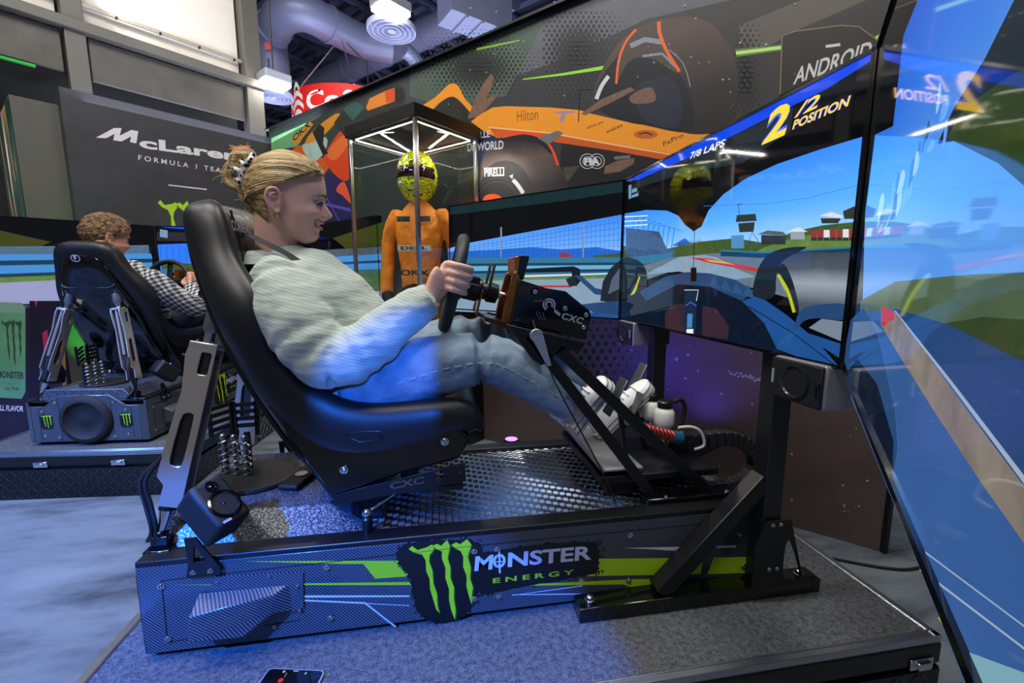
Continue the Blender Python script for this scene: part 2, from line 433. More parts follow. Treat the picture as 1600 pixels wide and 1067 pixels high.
# airbox and halo
F.poly([(546, 200), (566, 172), (600, 140), (628, 136), (632, 160), (600, 178)], dgreen, 3)
F.poly([(572, 168), (578, 154), (598, 144), (617, 137), (617, 158), (575, 173)], ink('pod', 'ef8a26'))
F.poly([(601, 142), (617, 137), (617, 158), (604, 161)], ink('pod_red', 'e0511b'))
F.poly([(617, 137), (629, 136), (631, 156), (620, 162)], blk)
F.poly([(655, 170), (695, 140), (712, 140), (760, 190), (760, 240), (640, 240)], ink('cockpit', '23261f', var=.5, vs=10))
F.poly([(655, 170), (680, 152), (695, 138), (704, 131), (716, 134), (728, 156), (756, 184), (742, 183), (719, 158), (705, 151), (688, 160), (668, 178)], orange, 3)
F.poly([(730, 186), (745, 150), (757, 128), (768, 115), (772, 121), (767, 140), (760, 155), (778, 145), (776, 152), (750, 182)], brown)
F.line([(720, 165), (735, 200)], 6, blk)
# nose and front
F.poly([(736, 190), (752, 178), (770, 168), (790, 166), (860, 168), (905, 172), (925, 178), (990, 193), (1110, 210), (1046, 246), (960, 232), (885, 218), (820, 212), (775, 214), (756, 205)], orange)
F.poly([(764, 198), (860, 207), (970, 227), (1060, 241), (1046, 252), (960, 236), (880, 224), (815, 215), (776, 217)], dorange)
F.line([(764, 199), (860, 208), (970, 228), (1058, 243)], 2.2, ink('hilite', 'f7c58c'))
F.poly([(878, 224), (960, 236), (1050, 252), (1006, 268), (975, 286), (882, 296), (874, 262)], blk)
F.poly([(945, 260), (965, 251), (992, 247), (990, 256), (970, 268), (944, 272)], brown)
F.poly([(880, 262), (907, 258), (884, 288)], carb); F.line([(960, 247), (985, 245)], 5, lgrey)
F.text('Hilton', (808, 190), (841, 187), (808, 173), ink('ink_amber', '9a5a14'), 0)
F.text('T', (862, 190), (892, 190), (868, 174), ink('lilac', '9d8cb8'), .02)
F.text('alteryx', (918, 203), (944, 193), (916, 198), blk); F.text('webex', (948, 209), (974, 197), (946, 204), blk)
F.poly(circ(1009, 210, 19, 7, 16), ink('stamp', 'c8641a')); F.line([(998, 210), (1009, 207), (1020, 211)], 2, blk)
F.text('FxPro', (1037, 229), (1068, 214), (1036, 222), blk)
F.line([(904, 190), (906, 140), (925, 140)], 1.6, dark)
# upper tyre
F.poly([(926, 162), (934, 125), (956, 82), (988, 50), (1030, 32), (1075, 26), (1112, 38), (1140, 74), (1154, 120), (1151, 165), (1138, 200), (1090, 210), (1040, 200), (960, 182)], tyre, 4)
F.poly([(946, 112), (982, 78), (1028, 84), (1063, 118), (1084, 170), (1076, 206), (1010, 196), (952, 180), (930, 155)], ink('rim', '11131d', var=.4, vs=9), 4)
F.poly([(990, 140), (1040, 120), (1064, 150), (1060, 196), (1010, 190)], ink('rim_blue', '1d2736', var=.4, vs=9), 4)
F.poly([(964, 128), (969, 85), (990, 50), (1030, 36), (1033, 60), (1062, 112), (1046, 108), (1020, 92), (990, 92), (975, 108)], carb, 3)
F.line([(985, 72), (1008, 62), (1034, 66)], 8, ink('steel_sheen', '8d93a0')); F.line([(1004, 88), (1035, 84), (1055, 104)], 4, ink('steel_sheen', '8d93a0'))
F.line([(963, 131), (967, 95), (978, 66), (994, 46)], 3.6, ink('orange_line', 'f26a1c'), 4); F.line([(1030, 34), (1031, 52), (1042, 80), (1062, 112)], (6, 5), ink('orange_line', 'f26a1c'), 4)
F.line([(932, 155), (940, 135), (951, 119)], 6, white, 3); F.line([(1046, 78), (1068, 100), (1079, 136)], 1.6, ink('steel_sheen', '8d93a0'), 3)
F.poly([(908, 178), (940, 155), (985, 136), (992, 141), (950, 163), (915, 180)], brown); F.poly([(985, 150), (1015, 136), (1025, 150), (1020, 160), (990, 162)], brown, 3)
# lower tyre
F.poly([(735, 204), (756, 206), (776, 216), (800, 214), (760, 232), (748, 262), (735, 262)], navy)
F.poly([(750, 320), (752, 272), (757, 246), (775, 229), (805, 219), (840, 221), (863, 238), (879, 268), (887, 300), (840, 318)], tyre2, 3)
F.poly([(754, 320), (756, 272), (780, 252), (812, 258), (832, 290), (836, 320)], ink('sidewall', '1b1c22'), 3)
F.poly([(776, 221), (800, 212), (830, 210), (856, 222), (868, 240), (860, 240), (840, 224), (805, 221)], blk, 3)
F.line([(786, 214), (818, 208), (846, 215), (862, 232), (872, 258)], 4, ink('fender', 'ef4b16'), 4)
F.poly([(840, 216), (872, 204), (880, 208), (858, 226)], lgrey)
for rr in (30, 36, 42): F.line(circ(778, 312, rr, rr*.95, 14, 190, 350), .8, ink('groove', '4a4a52'))
F.poly(circ(770, 312, 15, 9, 16), ink('hub', 'dd451d'))
F.text('PIRELLI', (757, 276), (788, 275), (757, 264), white, .03); F.line([(756, 263), (788, 262)], 1.5, white)
F.line([(802, 281), (810, 290), (818, 302)], 6, white, 3); F.poly([(796, 275), (802, 272), (801, 280)], white)
F.text('DP WORLD', (731, 237), (787, 233), (731, 224), white, .02); F.text('LLE', (751, 216), (766, 214), (751, 206), white, .02)
for cx in (918, 933):
    for rr in (11.5, 7):
        F.line(circ(cx, 252, rr, rr, 20)+[(cx+rr, 252)], 1, white)
F.text('FIA', (913, 258), (938, 258), (913, 247), white, .05)
# far wheel cover
F.poly([(1222, 57), (1242, 49), (1314, 40), (1342, 42), (1372, 64), (1368, 74), (1218, 150)], ink('cover', '23221f'))
F.line([(1219, 147), (1222, 57), (1243, 49), (1314, 40), (1342, 42), (1372, 64)], 1.6, ink('cover_edge', '8f7d55'))
F.line([(1290, 73), (1313, 70)], 4.5, white)
F.text('ANDROID', (1239, 133), (1358, 92), (1245, 106), white, .02)
# flying debris
lst = []
random.seed(11)
for k in range(150):
    if k < 55: x, y = random.uniform(690, 1300), random.uniform(-10, 180)
    else: x, y = random.uniform(900, 1385), random.uniform(510, 800)
    r = random.uniform(.6, 2.0)*(1.8 if random.random() < .14 else 1)*(1 if k < 55 else 1.5)
    lst.append([(x+r*random.uniform(.5, 1.2)*math.cos(a), y+r*random.uniform(.5, 1.2)*math.sin(a)) for a in (0, 1.2, 2.5, 3.7, 5)])
for k in range(26):
    x = 1140+k*2.3; lst.append(circ(x, 582+k*.55+random.uniform(-3, 3), random.uniform(1, 3), random.uniform(1, 2.2), 5))
F.polys(lst, ink('debris', '9aa0a6'))
F.build('racing_car_print', wall, 'orange and black racing car graphic printed on the wall')
# ---- McLaren wall
wU = hdir(46.7); wN = Vector((wU.y, -wU.x, 0))
cor = corner.copy(); wz = 2.40
pl = Vector(onplane(91, 132, cor, wN)); wL = (pl-cor).dot(wU)
mb = MB(); a, b = cor+wU*wL, cor
t = NT('slate_panel'); n = t.noise(3, 6, .65); t.l(t.ramp(n, [(.3, lin('2b2c2f')), (.7, lin('3b3c40'))]), t.b.inputs['Base Color']); t.b.inputs['Roughness'].default_value = .55; MATS['slate'] = t.m
vs = []
for z in (FZ, wz):
    for pnt in (a, b, b-wN*.22, a-wN*.22): vs.append((pnt.x, pnt.y, z))
mb.add(vs, [(0, 1, 5, 4), (1, 2, 6, 5), (2, 3, 7, 6), (3, 0, 4, 7), (4, 5, 6, 7), (3, 2, 1, 0)])
wl = mb.build('wall_left', MATS['slate'], smooth=None); tag(wl, kind='structure')
G = Flat(cor, wU, (0, 0, 1), wN, step=.00008)
sil = ink('silver', 'd9d6da')
G.poly([(150, 215), (178, 200), (190, 200), (187, 212), (205, 203), (216, 205), (213, 224), (203, 222), (205, 213), (190, 221), (177, 219), (179, 209), (166, 216)], sil)
G.text('cLaren', (218, 231), (373, 252), (217, 213), sil, .035)
G.poly([(357, 232), (372, 228), (392, 227), (380, 237)], ink('papaya', 'f07a1c'))
G.text('FORMULA 1 TEAM', (216, 250), (355, 271), (216, 242), sil, .01, 1.5)
G.line([(263, 289), (323, 296)], 1.8, sil)
def claw(F_, pts_fn, m, m2=None):
    """three jagged claw gashes in a unit box, mapped by pts_fn"""
    base = [[(0, .96), (.06, 1), (.14, .94), (.30, .97), (.38, 1), (.40, .93), (.32, .86), (.30, .78), (.34, .66), (.33, .5), (.37, .36), (.36, .2), (.38, .1), (.33, .16), (.30, .3), (.27, .42), (.28, .55), (.24, .66), (.25, .8), (.2, .88), (.08, .91)],
            [(.38, .98), (.46, 1), (.52, .97), (.62, 1.04), (.66, .96), (.63, .88), (.60, .8), (.63, .68), (.61, .55), (.65, .42), (.63, .28), (.64, .12), (.61, 0), (.57, .12), (.55, .26), (.57, .4), (.53, .55), (.55, .68), (.51, .8), (.52, .9), (.44, .93)],
            [(.68, .97), (.76, 1), (.82, .97), (.94, 1.03), (1, .95), (.96, .88), (.92, .8), (.95, .66), (.92, .52), (.95, .4), (.92, .3), (.90, .18), (.87, .3), (.85, .42), (.87, .55), (.83, .68), (.85, .8), (.82, .88), (.74, .92)]]
    if m2:
        F_.polys([[pts_fn(x+.018, y-.012) for x, y in g_] for g_ in base], m2)
    F_.polys([[pts_fn(x, y) for x, y in g_] for g_ in base], m)
def px_box(ul, ur, ll):
    return lambda x, y: (ul[0]+(ur[0]-ul[0])*x+(ll[0]-ul[0])*(1-y), ul[1]+(ur[1]-ul[1])*x+(ll[1]-ul[1])*(1-y))
lime = P('lime_ink', 'a6d527', .4, var=.1, vs=14); limed = P('lime_dark', '4f7a18', .4)
claw(G, px_box((246, 312), (322, 322), (256, 430)), lime)
G.build('team_lettering', wl, 'silver and lime lettering printed on the slate wall')
# ---- column left of it with a glowing video face
colP = Vector(onplane(118, 340, cor-wN*.12, wN)); c0 = Vector(onplane(13, 147, cor-wN*.12, wN)); c0.z = 0
zt = Vector(onplane(13, 147, cor-wN*.12, wN)).z; cw = (colP-c0).dot(wU)
root = empty('video_column', 'tall grey column with a glowing video face at the far left edge', 'column', (c0.x, c0.y, FZ))
mb = MB(); vs = []
for z in (0, zt-FZ):
    for pnt in (Vector((0, 0, 0)), wU*cw, wU*cw-wN*.9, -wN*.9): vs.append((pnt.x, pnt.y, z))
mb.add(vs, [(0, 1, 5, 4), (1, 2, 6, 5), (2, 3, 7, 6), (3, 0, 4, 7), (4, 5, 6, 7), (3, 2, 1, 0)])
mb.build('column_body', P('column_grey', '55514b', .6), root, smooth=None)
t = NT('video_face'); s = t.sep()
mp = t.n('ShaderNodeMapping'); mp.inputs['Scale'].default_value = (3.5, 3.5, .35); t.l(t.obj(), mp.inputs[0])
n = t.noise(3, 3, .5, mp.outputs[0]); cc = t.ramp(n, [(.42, lin('14221c')), (.56, lin('34544a')), (.60, lin('c8742a')), (.62, lin('31483f')), (.70, lin('f2f4ef'))])
t.l(cc, t.b.inputs['Emission Color']); t.b.inputs['Emission Strength'].default_value = .8; t.b.inputs['Base Color'].default_value = (.01, .01, .01, 1); t.b.inputs['Roughness'].default_value = .1
mb = MB(); e = -wU*.004; p1_, p2_ = e, e-wN*.88
mb.add([(p1_.x, p1_.y, .05), (p2_.x, p2_.y, .05), (p2_.x, p2_.y, zt-FZ-.03), (p1_.x, p1_.y, zt-FZ-.03)], [(0, 1, 2, 3)])
o = mb.build('video_face', t.m, root, smooth=None); sol = o.modifiers.new('s', 'SOLIDIFY'); sol.thickness = .003
# ---- two-storey booth tower behind
tw = cor-wN*.75
def TAB(u, v):
    q = Vector(onplane(u, v, tw, wN))-tw; return q.dot(wU), q.z+tw.z*0+ (tw.z if False else 0)+tw.z
def twr_box(mb, u0, v0, u1, v1, d0, d1, pad=(0, 0, 0, 0)):
    """box spanning the plane rectangle through two opposite corners; d0..d1 out from the plane"""
    a0, z0 = TAB(u0, v0); a1, z1 = TAB(u1, v1); vs = []
    lo, hi = min(a0, a1)-pad[0], max(a0, a1)+pad[1]; zl, zh = min(z0, z1)-pad[2], max(z0, z1)+pad[3]
    for z in (zl, zh):
        for aa, dd in ((lo, d1), (hi, d1), (hi, d0), (lo, d0)):
            q = tw+wU*aa+wN*dd; vs.append((q.x-tw.x, q.y-tw.y, z))
    mb.add(vs, [(0, 1, 5, 4), (1, 2, 6, 5), (2, 3, 7, 6), (3, 0, 4, 7), (4, 5, 6, 7), (3, 2, 1, 0)])
tower = empty('booth_tower', 'two storey grey framed booth tower with white upper panels behind the slate wall', 'booth', (tw.x, tw.y, 0))
frameM = P('tower_frame', '5c5952', .45, .2, var=.08); darkM = P('tower_panel', '4b4741', .42, .15, var=.45, vs=5); whiteM = P('tower_white', 'cfc9be', .6, em=.05, emc='f3e8d6', var=.22, vs=1.2)
aL, _ = TAB(-90, 300); aR, _ = TAB(395, 160)
_, zbeam0 = TAB(143, 60); _, zbeam1 = TAB(131, 40); _, zdark0 = TAB(145, 127)
def tb(name, a0, a1, z0, z1, d0, d1, m, **k):
    mb = MB(); vs = []
    for z in (z0, z1):
        for aa, dd in ((a0, d1), (a1, d1), (a1, d0), (a0, d0)):
            q = wU*aa+wN*dd; vs.append((q.x, q.y, z))
    mb.add(vs, [(0, 1, 5, 4), (1, 2, 6, 5), (2, 3, 7, 6), (3, 0, 4, 7), (4, 5, 6, 7), (3, 2, 1, 0)])
    return mb.build(name, m, tower, smooth=None, bevel=.006, **k)
pm = [TAB(104, 100)[0], TAB(137, 100)[0]]; pr = [TAB(384, 160)[0], TAB(409, 160)[0]]
zt_ = zbeam1+1.5
tb('beam', aL-2, pr[1]+.02, zbeam0, zbeam1, 0, .10, frameM)
for (a0, a1) in (pm, pr): tb('post', a0, a1, 0, zt_, -.1, .06, frameM)
pw = [TAB(113, 20)[0], TAB(129, 20)[0]]
tb('dark_panel', pm[1]+.02, pr[0]-.02, zdark0, zbeam0-.01, -.03, .01, darkM); tb('dark_panel', aL-2, pm[0]-.02, zdark0+.02, zbeam0-.01, -.03, .01, darkM)
tb('white_panel', pm[1], pr[0]-.02, zbeam1+.02, zt_, -.10, -.06, whiteM); tb('white_panel', aL-2, pm[0]-.02, zbeam1+.02, zt_, -.10, -.06, whiteM)
tb('rail', pm[1], pr[0], zbeam1+.16, zbeam1+.20, -.02, .0, P('rail_grey', '9b958b', .4, .3)); tb('rail', aL-2, pm[0], zbeam1+.16, zbeam1+.20, -.02, .0, MATS['rail_grey'])
tb('back_wall', aL-2, pr[1], 0, zdark0+.5, -.8, -.7, MATS['black_matte'])
tb('led_strip', aL-2, pm[0]-.2, zdark0-.01, zdark0+.012, -.02, .012, P('green_led', '1c8f33', .4, em=.35))
for k in range(7):
    x = pm[1]+.25+k*.34; z = zbeam1+.018
    q = wU*x+wN*-.02; mb = MB(); mb.lathe([(.012, 0), (.012, .03)], (q.x, q.y, z+.15), wN, 8); mb.build('rail_button', MATS['black_satin'], tower)
area('green_uplight', tuple(cor+wU*(wL-.12)+wN*.05+Vector((0, 0, .2-cor.z))), tuple(cor+wU*(wL-.02)-wN*.1+Vector((0, 0, 1.6-cor.z))), .1, .3, 2.2, (.08, 1, .12), 70)
spot('tower_white_spot', tuple(tw+wU*(pm[1]+.06)+wN*.25+Vector((0, 0, zbeam1+.4-tw.z))), tuple(tw+wU*(pm[1]+1.6)-wN*.1+Vector((0, 0, zbeam1+.8-tw.z))), 150, .4, 22, (1, .93, .82), .03)
# ---- hall ceiling
CZ = 6.6
t = NT('roof_deck'); s = t.sep()
d = t.math('ADD', t.math('MULTIPLY', s[0], wU.x), t.math('MULTIPLY', s[1], wU.y))
f = t.math('ABSOLUTE', t.math('SUBTRACT', t.math('FRACT', t.math('DIVIDE', d, .3)), .5))
t.l(t.ramp(f, [(.2, lin('2c3046')), (.3, lin('5a607e'))]), t.b.inputs['Base Color']); t.b.inputs['Roughness'].default_value = .7; MATS['roof_deck'] = t.m
mb = MB(); mb.bb(-14, 14, -8, 26, CZ, CZ+.08); ceil = mb.build('ceiling', MATS['roof_deck'], smooth=None); tag(ceil, kind='structure')
steel = P('roof_steel', '565d7d', .55, .1, var=.2)
mbB = []
for k in range(11):
    c0 = Vector((-8+0*k, 7.5, 0))+mU*(k*1.15-6)*1.0
    a, b = c0-wU*9, c0+wU*14
    mb = MB(); z = CZ-.1
    mb.bar((a.x, a.y, z), (b.x, b.y, z), .12, .08); mb.bar((a.x, a.y, z-.45), (b.x, b.y, z-.45), .10, .07)
    nseg = 26
    for i in range(nseg):
        p0, p1 = a.lerp(b, i/nseg), a.lerp(b, (i+.5)/nseg); p2 = a.lerp(b, (i+1)/nseg)
        mb.bar((p0.x, p0.y, z), (p1.x, p1.y, z-.45), .035, .035); mb.bar((p1.x, p1.y, z-.45), (p2.x, p2.y, z), .035, .035)
    mb.build('roof_joist', steel, ceil, smooth=None)
for k in range(3):
    c0 = Vector((-6, 6, 0))+wU*(k*4.0)
    a, b = c0-mU*10, c0+mU*12
    mb = MB(); mb.bar((a.x, a.y, CZ-.3), (b.x, b.y, CZ-.3), .16, .45); mb.build('roof_girder', steel, ceil, smooth=None)
# ducts
ductM = P('duct_metal', '8087a6', .42, .25, var=.15, vs=3)
def duct(name, pts, rad, label, n=20):
    pts = smoothp([tuple(p) for p in pts], 6, False); o0 = Vector(pts[0])
    mb = MB(); mb.tube([Vector(p)-o0 for p in pts], rad, n)
    L = 0
    for i in range(1, len(pts)):
        L += (Vector(pts[i])-Vector(pts[i-1])).length
        if L > 1.2:
            L = 0; d_ = (Vector(pts[i])-Vector(pts[i-1])).normalized(); mb.tube([Vector(pts[i])-o0-d_*.03, Vector(pts[i])-o0+d_*.03], rad+.02, n)
    o = mb.build(name, ductM, smooth=40); o.location = o0; return tag(o, label, 'duct')
dz = 5.0
e1 = onz(446, 22, dz)
pts = [Vector((onz(424, 60, dz).x, onz(424, 60, dz).y, 4.15)), Vector((onz(424, 60, dz).x, onz(424, 60, dz).y, 4.6)), Vector((onz(424, 60, dz).x, onz(424, 60, dz).y, 5.0)), Vector(onz(440, 26, dz)), Vector(onz(475, 20, dz)), Vector(onz(520, 42, dz)), Vector(onz(565, 64, dz)), Vector(onz(612, 74, dz))]
duct('air_duct', pts, .26, 'curved air duct that drops down beside the booth tower')
duct('air_duct', [onz(440, 152, 5.6), onz(500, 128, 5.6), onz(600, 82, 5.6), onz(700, 36, 5.6), onz(800, -12, 5.6)], .25, 'long straight air duct slanting up above the red sign')
duct('air_duct', [onz(632, 78, 4.7), onz(644, 88, 4.65), onz(657, 106, 4.5), onz(676, 118, 4.4)], .12, 'short thin branch duct ending above the wall graphic')
q = [onz(684, 40, 4.4), onz(706, 14, 4.4), onz(800, 50, 4.4), onz(775, 72, 4.4)]
mb = MB(); o0 = (q[0]+q[2])/2; vs = [p-o0 for p in q]+[p-o0+Vector((0, 0, .7)) for p in q]
mb.add(vs, [(0, 1, 2, 3), (7, 6, 5, 4), (0, 4, 5, 1), (1, 5, 6, 2), (2, 6, 7, 3), (3, 7, 4, 0)])
for k in range(1, 4):
    a_, b_ = vs[0].lerp(vs[3], k/4), vs[1].lerp(vs[2], k/4); mb.bar(a_-Vector((0, 0, .01)), b_-Vector((0, 0, .01)), .03, .03)
o = mb.build('air_duct', ductM, smooth=None); o.location = o0; tag(o, 'square sheet metal duct box at the top of the wall graphic', 'duct')
def diffuser(u, v, rpx, label, z=3.9):
    c = onz(u, v, z); r = rpx*(c-Vector(CAM)).length/FPX*.86
    root = empty('ceiling_diffuser', label, 'air vent', c, group=None)
    pf = [(.0001, -.005), (r*.16, -.02)]
    for q in (.2, .4, .6, .8): pf += [(r*(q+.005), .03), (r*(q+.05), .03), (r*(q+.15), -.025), (r*(q+.18), -.025)]
    pf += [(r, -.01), (r, .03), (r*.9, .06), (r*.2, .08)]
    mb = MB(); mb.lathe(pf, n=36); mb.build('diffuser_face', P('vent_grey_blue', '9aa0bc', .5, .1), root, smooth=30)
    mb = MB(); mb.lathe([(r*.2, .08), (r*.2, .45)], n=20); mb.build('neck', ductM, root)
diffuser(612, 47, 35, 'round ringed ceiling diffuser below the upper lamp'); diffuser(428, 151, 25, 'round ringed ceiling diffuser below the lamp beside the booth tower', 3.3)
def lamp(p0, p1, z, label):
    a, b = onz(*p0, z), onz(*p1, z); c = (a+b)/2; d = b-a
    root = empty('ceiling_lamp', label, 'lamp', c)
    mb = MB(); mb.bar(-d/2, d/2, .30, .10); mb.build('housing', P('lamp_body', '8e929c', .5, .3), root, bevel=.02)
    mb = MB(); mb.bar(-d/2*.97+Vector((0, 0, -.07)), d/2*.97+Vector((0, 0, -.07)), .26, .05); mb.build('light_panel', MATS['lamp_white'], root, bevel=.02)
    mb = MB(); mb.tube([(0, 0, 0), (0, 0, CZ-z)], .01, 6); mb.build('hanger', MATS['black_satin'], root)
lamp((588, -4), (632, 20), 3.95, 'long bright ceiling lamp at the top edge'); lamp((406, 116), (448, 130), 3.25, 'long bright ceiling lamp beside the booth tower')
mb = MB(); c = onz(434, 86, 4.9); mb.bar((0, 0, 0), (.08, -.03, 0), .02, .12); o = mb.build('exit_sign', P('exit_red', 'c2514f', .5, em=.4)); dq = onz(424, 60, dz); o.location = (dq.x-.02, dq.y-.275, 4.75); tag(o, 'small red lettered sign hanging on the curved duct', 'sign')
# red round hanging sign
sr = 1.0; sc_ = Vector(ony(560, 175, 6.6))+Vector((-.22, sr, .05))
def cyl(ang, z): return Vector((sr*math.sin(R(ang)), -sr*math.cos(R(ang)), z))
root = empty('hanging_sign', 'red round hanging coffee sign with a white leaf emblem above the wall', 'sign', sc_)
mb = MB(); mb.loft([[cyl(a, z)*1 for a in range(0, 360, 6)] for z in (-.75, .36)], cap=False); mb.loft([[cyl(a, z)*.985 for a in range(0, 360, 6)] for z in (-.75, .36)], cap=False)
mb.build('sign_drum', P('sign_red', 'd8231c', .5, em=.25), root)
def cyl_text(s, a0, a1, z0, z1, m, k=1.006):
    v, f, lo, hi = text_mesh(s, .03); q = (v-lo)/(hi-lo)
    mb = MB(); mb.add([cyl(a0+(a1-a0)*x, z0+(z1-z0)*y)*1 for x, y in q], f)
    mb.v = [(x*k, y*k, z) for x, y, z in mb.v]; return mb.build('lettering', m, root, smooth=None)
sw = P('sign_white', 'f2eee6', .5, em=.2)
cyl_text('Coffee', -36, 40, -.02, .27, sw)
mb = MB()
for (a0, z0, rx, rz, m_) in ((-72, -.10, 13, .40, 0), (-50, .02, 10, .32, 0)):
    for k in range(5):
        zc = z0+rz*(k/2-1)*.85; h = .075; ring = []
        w_ = rx*math.sqrt(max(0, 1-((zc-z0)/rz)**2))
        top = [cyl(a0-w_+2*w_*i/8, zc+.10*math.sin(i/8*3.14)+h)*1.008 for i in range(9)]; bot = [cyl(a0-w_+2*w_*i/8, zc+.10*math.sin(i/8*3.14)-.0)*1.008 for i in range(9)]
        n = len(mb.v); mb.add(top+bot, [(i, i+1, 10+i, 9+i) for i in range(8)])
mb.build('leaf_emblem', sw, root, smooth=None)
mb = MB(); hub = Vector(ony(533, 58, 7.2))-sc_
for a in (-75, 10, 60): mb.tube([cyl(a, .36), hub], .012, 6)
mb.build('suspension_cable', MATS['alu'], root)
random.seed(3)
for k in range(9):
    u = random.uniform(515, 605); p = ony(u, 60, 9+random.random()*2); mb = MB(); mb.tube([(0, 0, 0), (0, 0, CZ-p.z+1.8)], .01, 5)
    o = mb.build('ceiling_cable', MATS['brushed']); o.location = (p.x, p.y, p.z-1.8); tag(o, 'thin steel cable hanging from the ceiling above the red sign', 'cable', 'thin cables above the red sign')
# ================================================================== RIG PIECES (rig frame: +X drives forward, +Y driver's left, z=0 platform top)
BO, BR = Vector((-1.562, 2.338, 0)), R(85)      # second rig placement
YM = .31
def onx(u, v, x): return Vector(onplane(u, v, (x, 0, 0), (1, 0, 0)))
def seat_root(root, base):
    base = Vector(base); root.location = base
    for c in root.children: c.location = Vector(c.location)-base
    return root
RIGA = []       # things to repeat for the second rig
# ---- platform
t = NT('stage_carpet'); n = t.noise(260, 3); n2 = t.noise(70, 3); f = t.math('ADD', t.math('MULTIPLY', n, .6), t.math('MULTIPLY', n2, .4))
t.l(t.ramp(f, [(.38, lin('212326')), (.62, lin('5e6063'))]), t.b.inputs['Base Color']); t.b.inputs['Roughness'].default_value = .95; t.bump(n, .6, .004); MATS['stage_carpet'] = t.m
plat = empty('stage_platform', 'low carpeted stage platform under the near simulator with metal edging', 'platform')
x0, x1, y0, y1 = -.838, 1.272, -.26, .88
mb = MB(); mb.bb(x0+.022, x1-.022, y0+.022, y1-.022, -.03, 0); mb.build('carpet_top', MATS['stage_carpet'], plat, smooth=None)
mb = MB(); mb.bb(x0+.01, x1-.01, y0+.01, y1-.01, FZ, -.03); mb.build('case_body', MATS['black_satin'], plat, smooth=None)
for a, b in (((x0, y0), (x1, y0)), ((x1, y0), (x1, y1)), ((x1, y1), (x0, y1)), ((x0, y1), (x0, y0))):
    d = (Vector((*b, 0))-Vector((*a, 0))).normalized(); nn = Vector((d.y, -d.x, 0))
    mb = MB(); A_, B_ = Vector((*a, 0)), Vector((*b, 0))
    mb.bar(A_-nn*.011+Vector((0, 0, .001)), B_-nn*.011+Vector((0, 0, .001)), .024, .006)
    mb.bar(A_-nn*.018+Vector((0, 0, .004)), B_-nn*.018+Vector((0, 0, .004)), .006, .004); mb.bar(A_-nn*.002+Vector((0, 0, -.008)), B_-nn*.002+Vector((0, 0, -.008)), .005, .02)
    mb.build('edge_trim', MATS['alu'], plat, bevel=.0015)
    mb = MB(); mb.bar(A_-nn*.001+Vector((0, 0, -.045)), B_-nn*.001+Vector((0, 0, -.045)), .012, .055); mb.build('side_rail', MATS['black_satin'], plat, bevel=.004)
    # tread-plate skirt
    L = (B_-A_).length; mb = MB(); zc = (FZ-.085)/2; hh = -.085-FZ
    mb.bar(A_+nn*.002+Vector((0, 0, zc)), B_+nn*.002+Vector((0, 0, zc)), .01, hh-.006)
    mb.build('skirt_plate', P('tread_dark', '3a3c3f', .3, .9, var=.1), plat)
    mb = MB(); k = 0
    for i in range(int(L/.032)):
        for j in range(5):
            c = A_+d*(.016+i*.032)+nn*.0075+Vector((0, 0, FZ+.02+j*.032)); s_ = 1 if (i+j) % 2 else -1
            dd = d*.0115+Vector((0, 0, s_*.0115)); mb.bar(c-dd, c+dd, .003, .0045, nn)
    mb.build('skirt_tread', P('tread_hi', '6b6d70', .25, .95, var=.1), plat, smooth=None, kind='stuff')
for (u_) in (.03, .36, .70, .97):
    for a, b in (((x0, y0), (x1, y0)), ((x0, y1), (x0, y0))):
        A_, B_ = Vector((*a, 0)), Vector((*b, 0)); d = (B_-A_).normalized(); nn = Vector((d.y, -d.x, 0)); c = A_.lerp(B_, u_)+nn*.008+Vector((0, 0, -.062))
        mb = MB(); mb.bar(c-d*.035, c+d*.035, .006, .03); mb.bar(c-d*.02+nn*.006, c+d*.02+nn*.006, .012, .02); mb.build('latch', MATS['chrome'], plat, bevel=.002)
RIGA.append((plat, (0.2, .31, FZ)))
# ---- simulator
sim = empty('racing_simulator', 'carbon patterned motion racing simulator with black bucket seat carrying the woman', 'simulator')
px0, px1, pz0, pz1 = -.716, .906, .018, .257
# chassis frame under deck
mb = MB(); mb.bb(px0+.03, px1-.02, .02, .60, .03, .245); mb.build('chassis', MATS['black_satin'], sim, smooth=None)
def side_panel(yy, sgn):
    mb = MB(); mb.prism([(px0, pz0), (px1, pz0), (px1, pz1-.012), (px0, pz1-.012)], 'y', yy, yy+.012*sgn)
    return mb.build('side_panel', MATS['carbon'], sim, bevel=.002)
pan = side_panel(0, 1); pan2 = side_panel(.62, -1)
# rear box with hump and chamfers
rear = [(.03, .02), (.59, .02), (.59, .225), (.52, .225), (.44, .285), (.18, .285), (.10, .225), (.03, .225)]
mb = MB(); mb.prism(rear, 'x', px0-.012, px0+.0); rb = mb.build('rear_panel', MATS['carbon_rear'], sim, bevel=.004)
for s_ in (0, 1):
    y_a, y_b = (.0, .03) if s_ == 0 else (.62, .59)
    mb = MB(); mb.add([(px0-.012, y_b, .02), (px0-.012, y_b, .225), (px0, y_a, .225), (px0, y_a, .02), (px0, y_b, .02), (px0, y_b, .225)], [(0, 1, 2, 3), (1, 5, 2), (0, 3, 4), (0, 4, 5, 1)])
    mb.build('corner_panel', MATS['carbon_rear'], sim)
mb = MB(); mb.lathe([(.14, 0), (.14, .004), (.125, .022), (.105, .024), (.09, .008), (.05, .0), (.03, .004), (.0001, .008)], (px0-.012, .31, .145), (-1, 0, 0), 40); mb.build('subwoofer', MATS['black_rubber'], rb, smooth=50)
for yy, zz in ((.10, .20), (.16, .245), (.10, .06), (.17, .045), (.46, .245), (.53, .20), (.46, .045), (.53, .06)): bolt(rb, (px0-.014, yy, zz), (-1, 0, 0), .007)
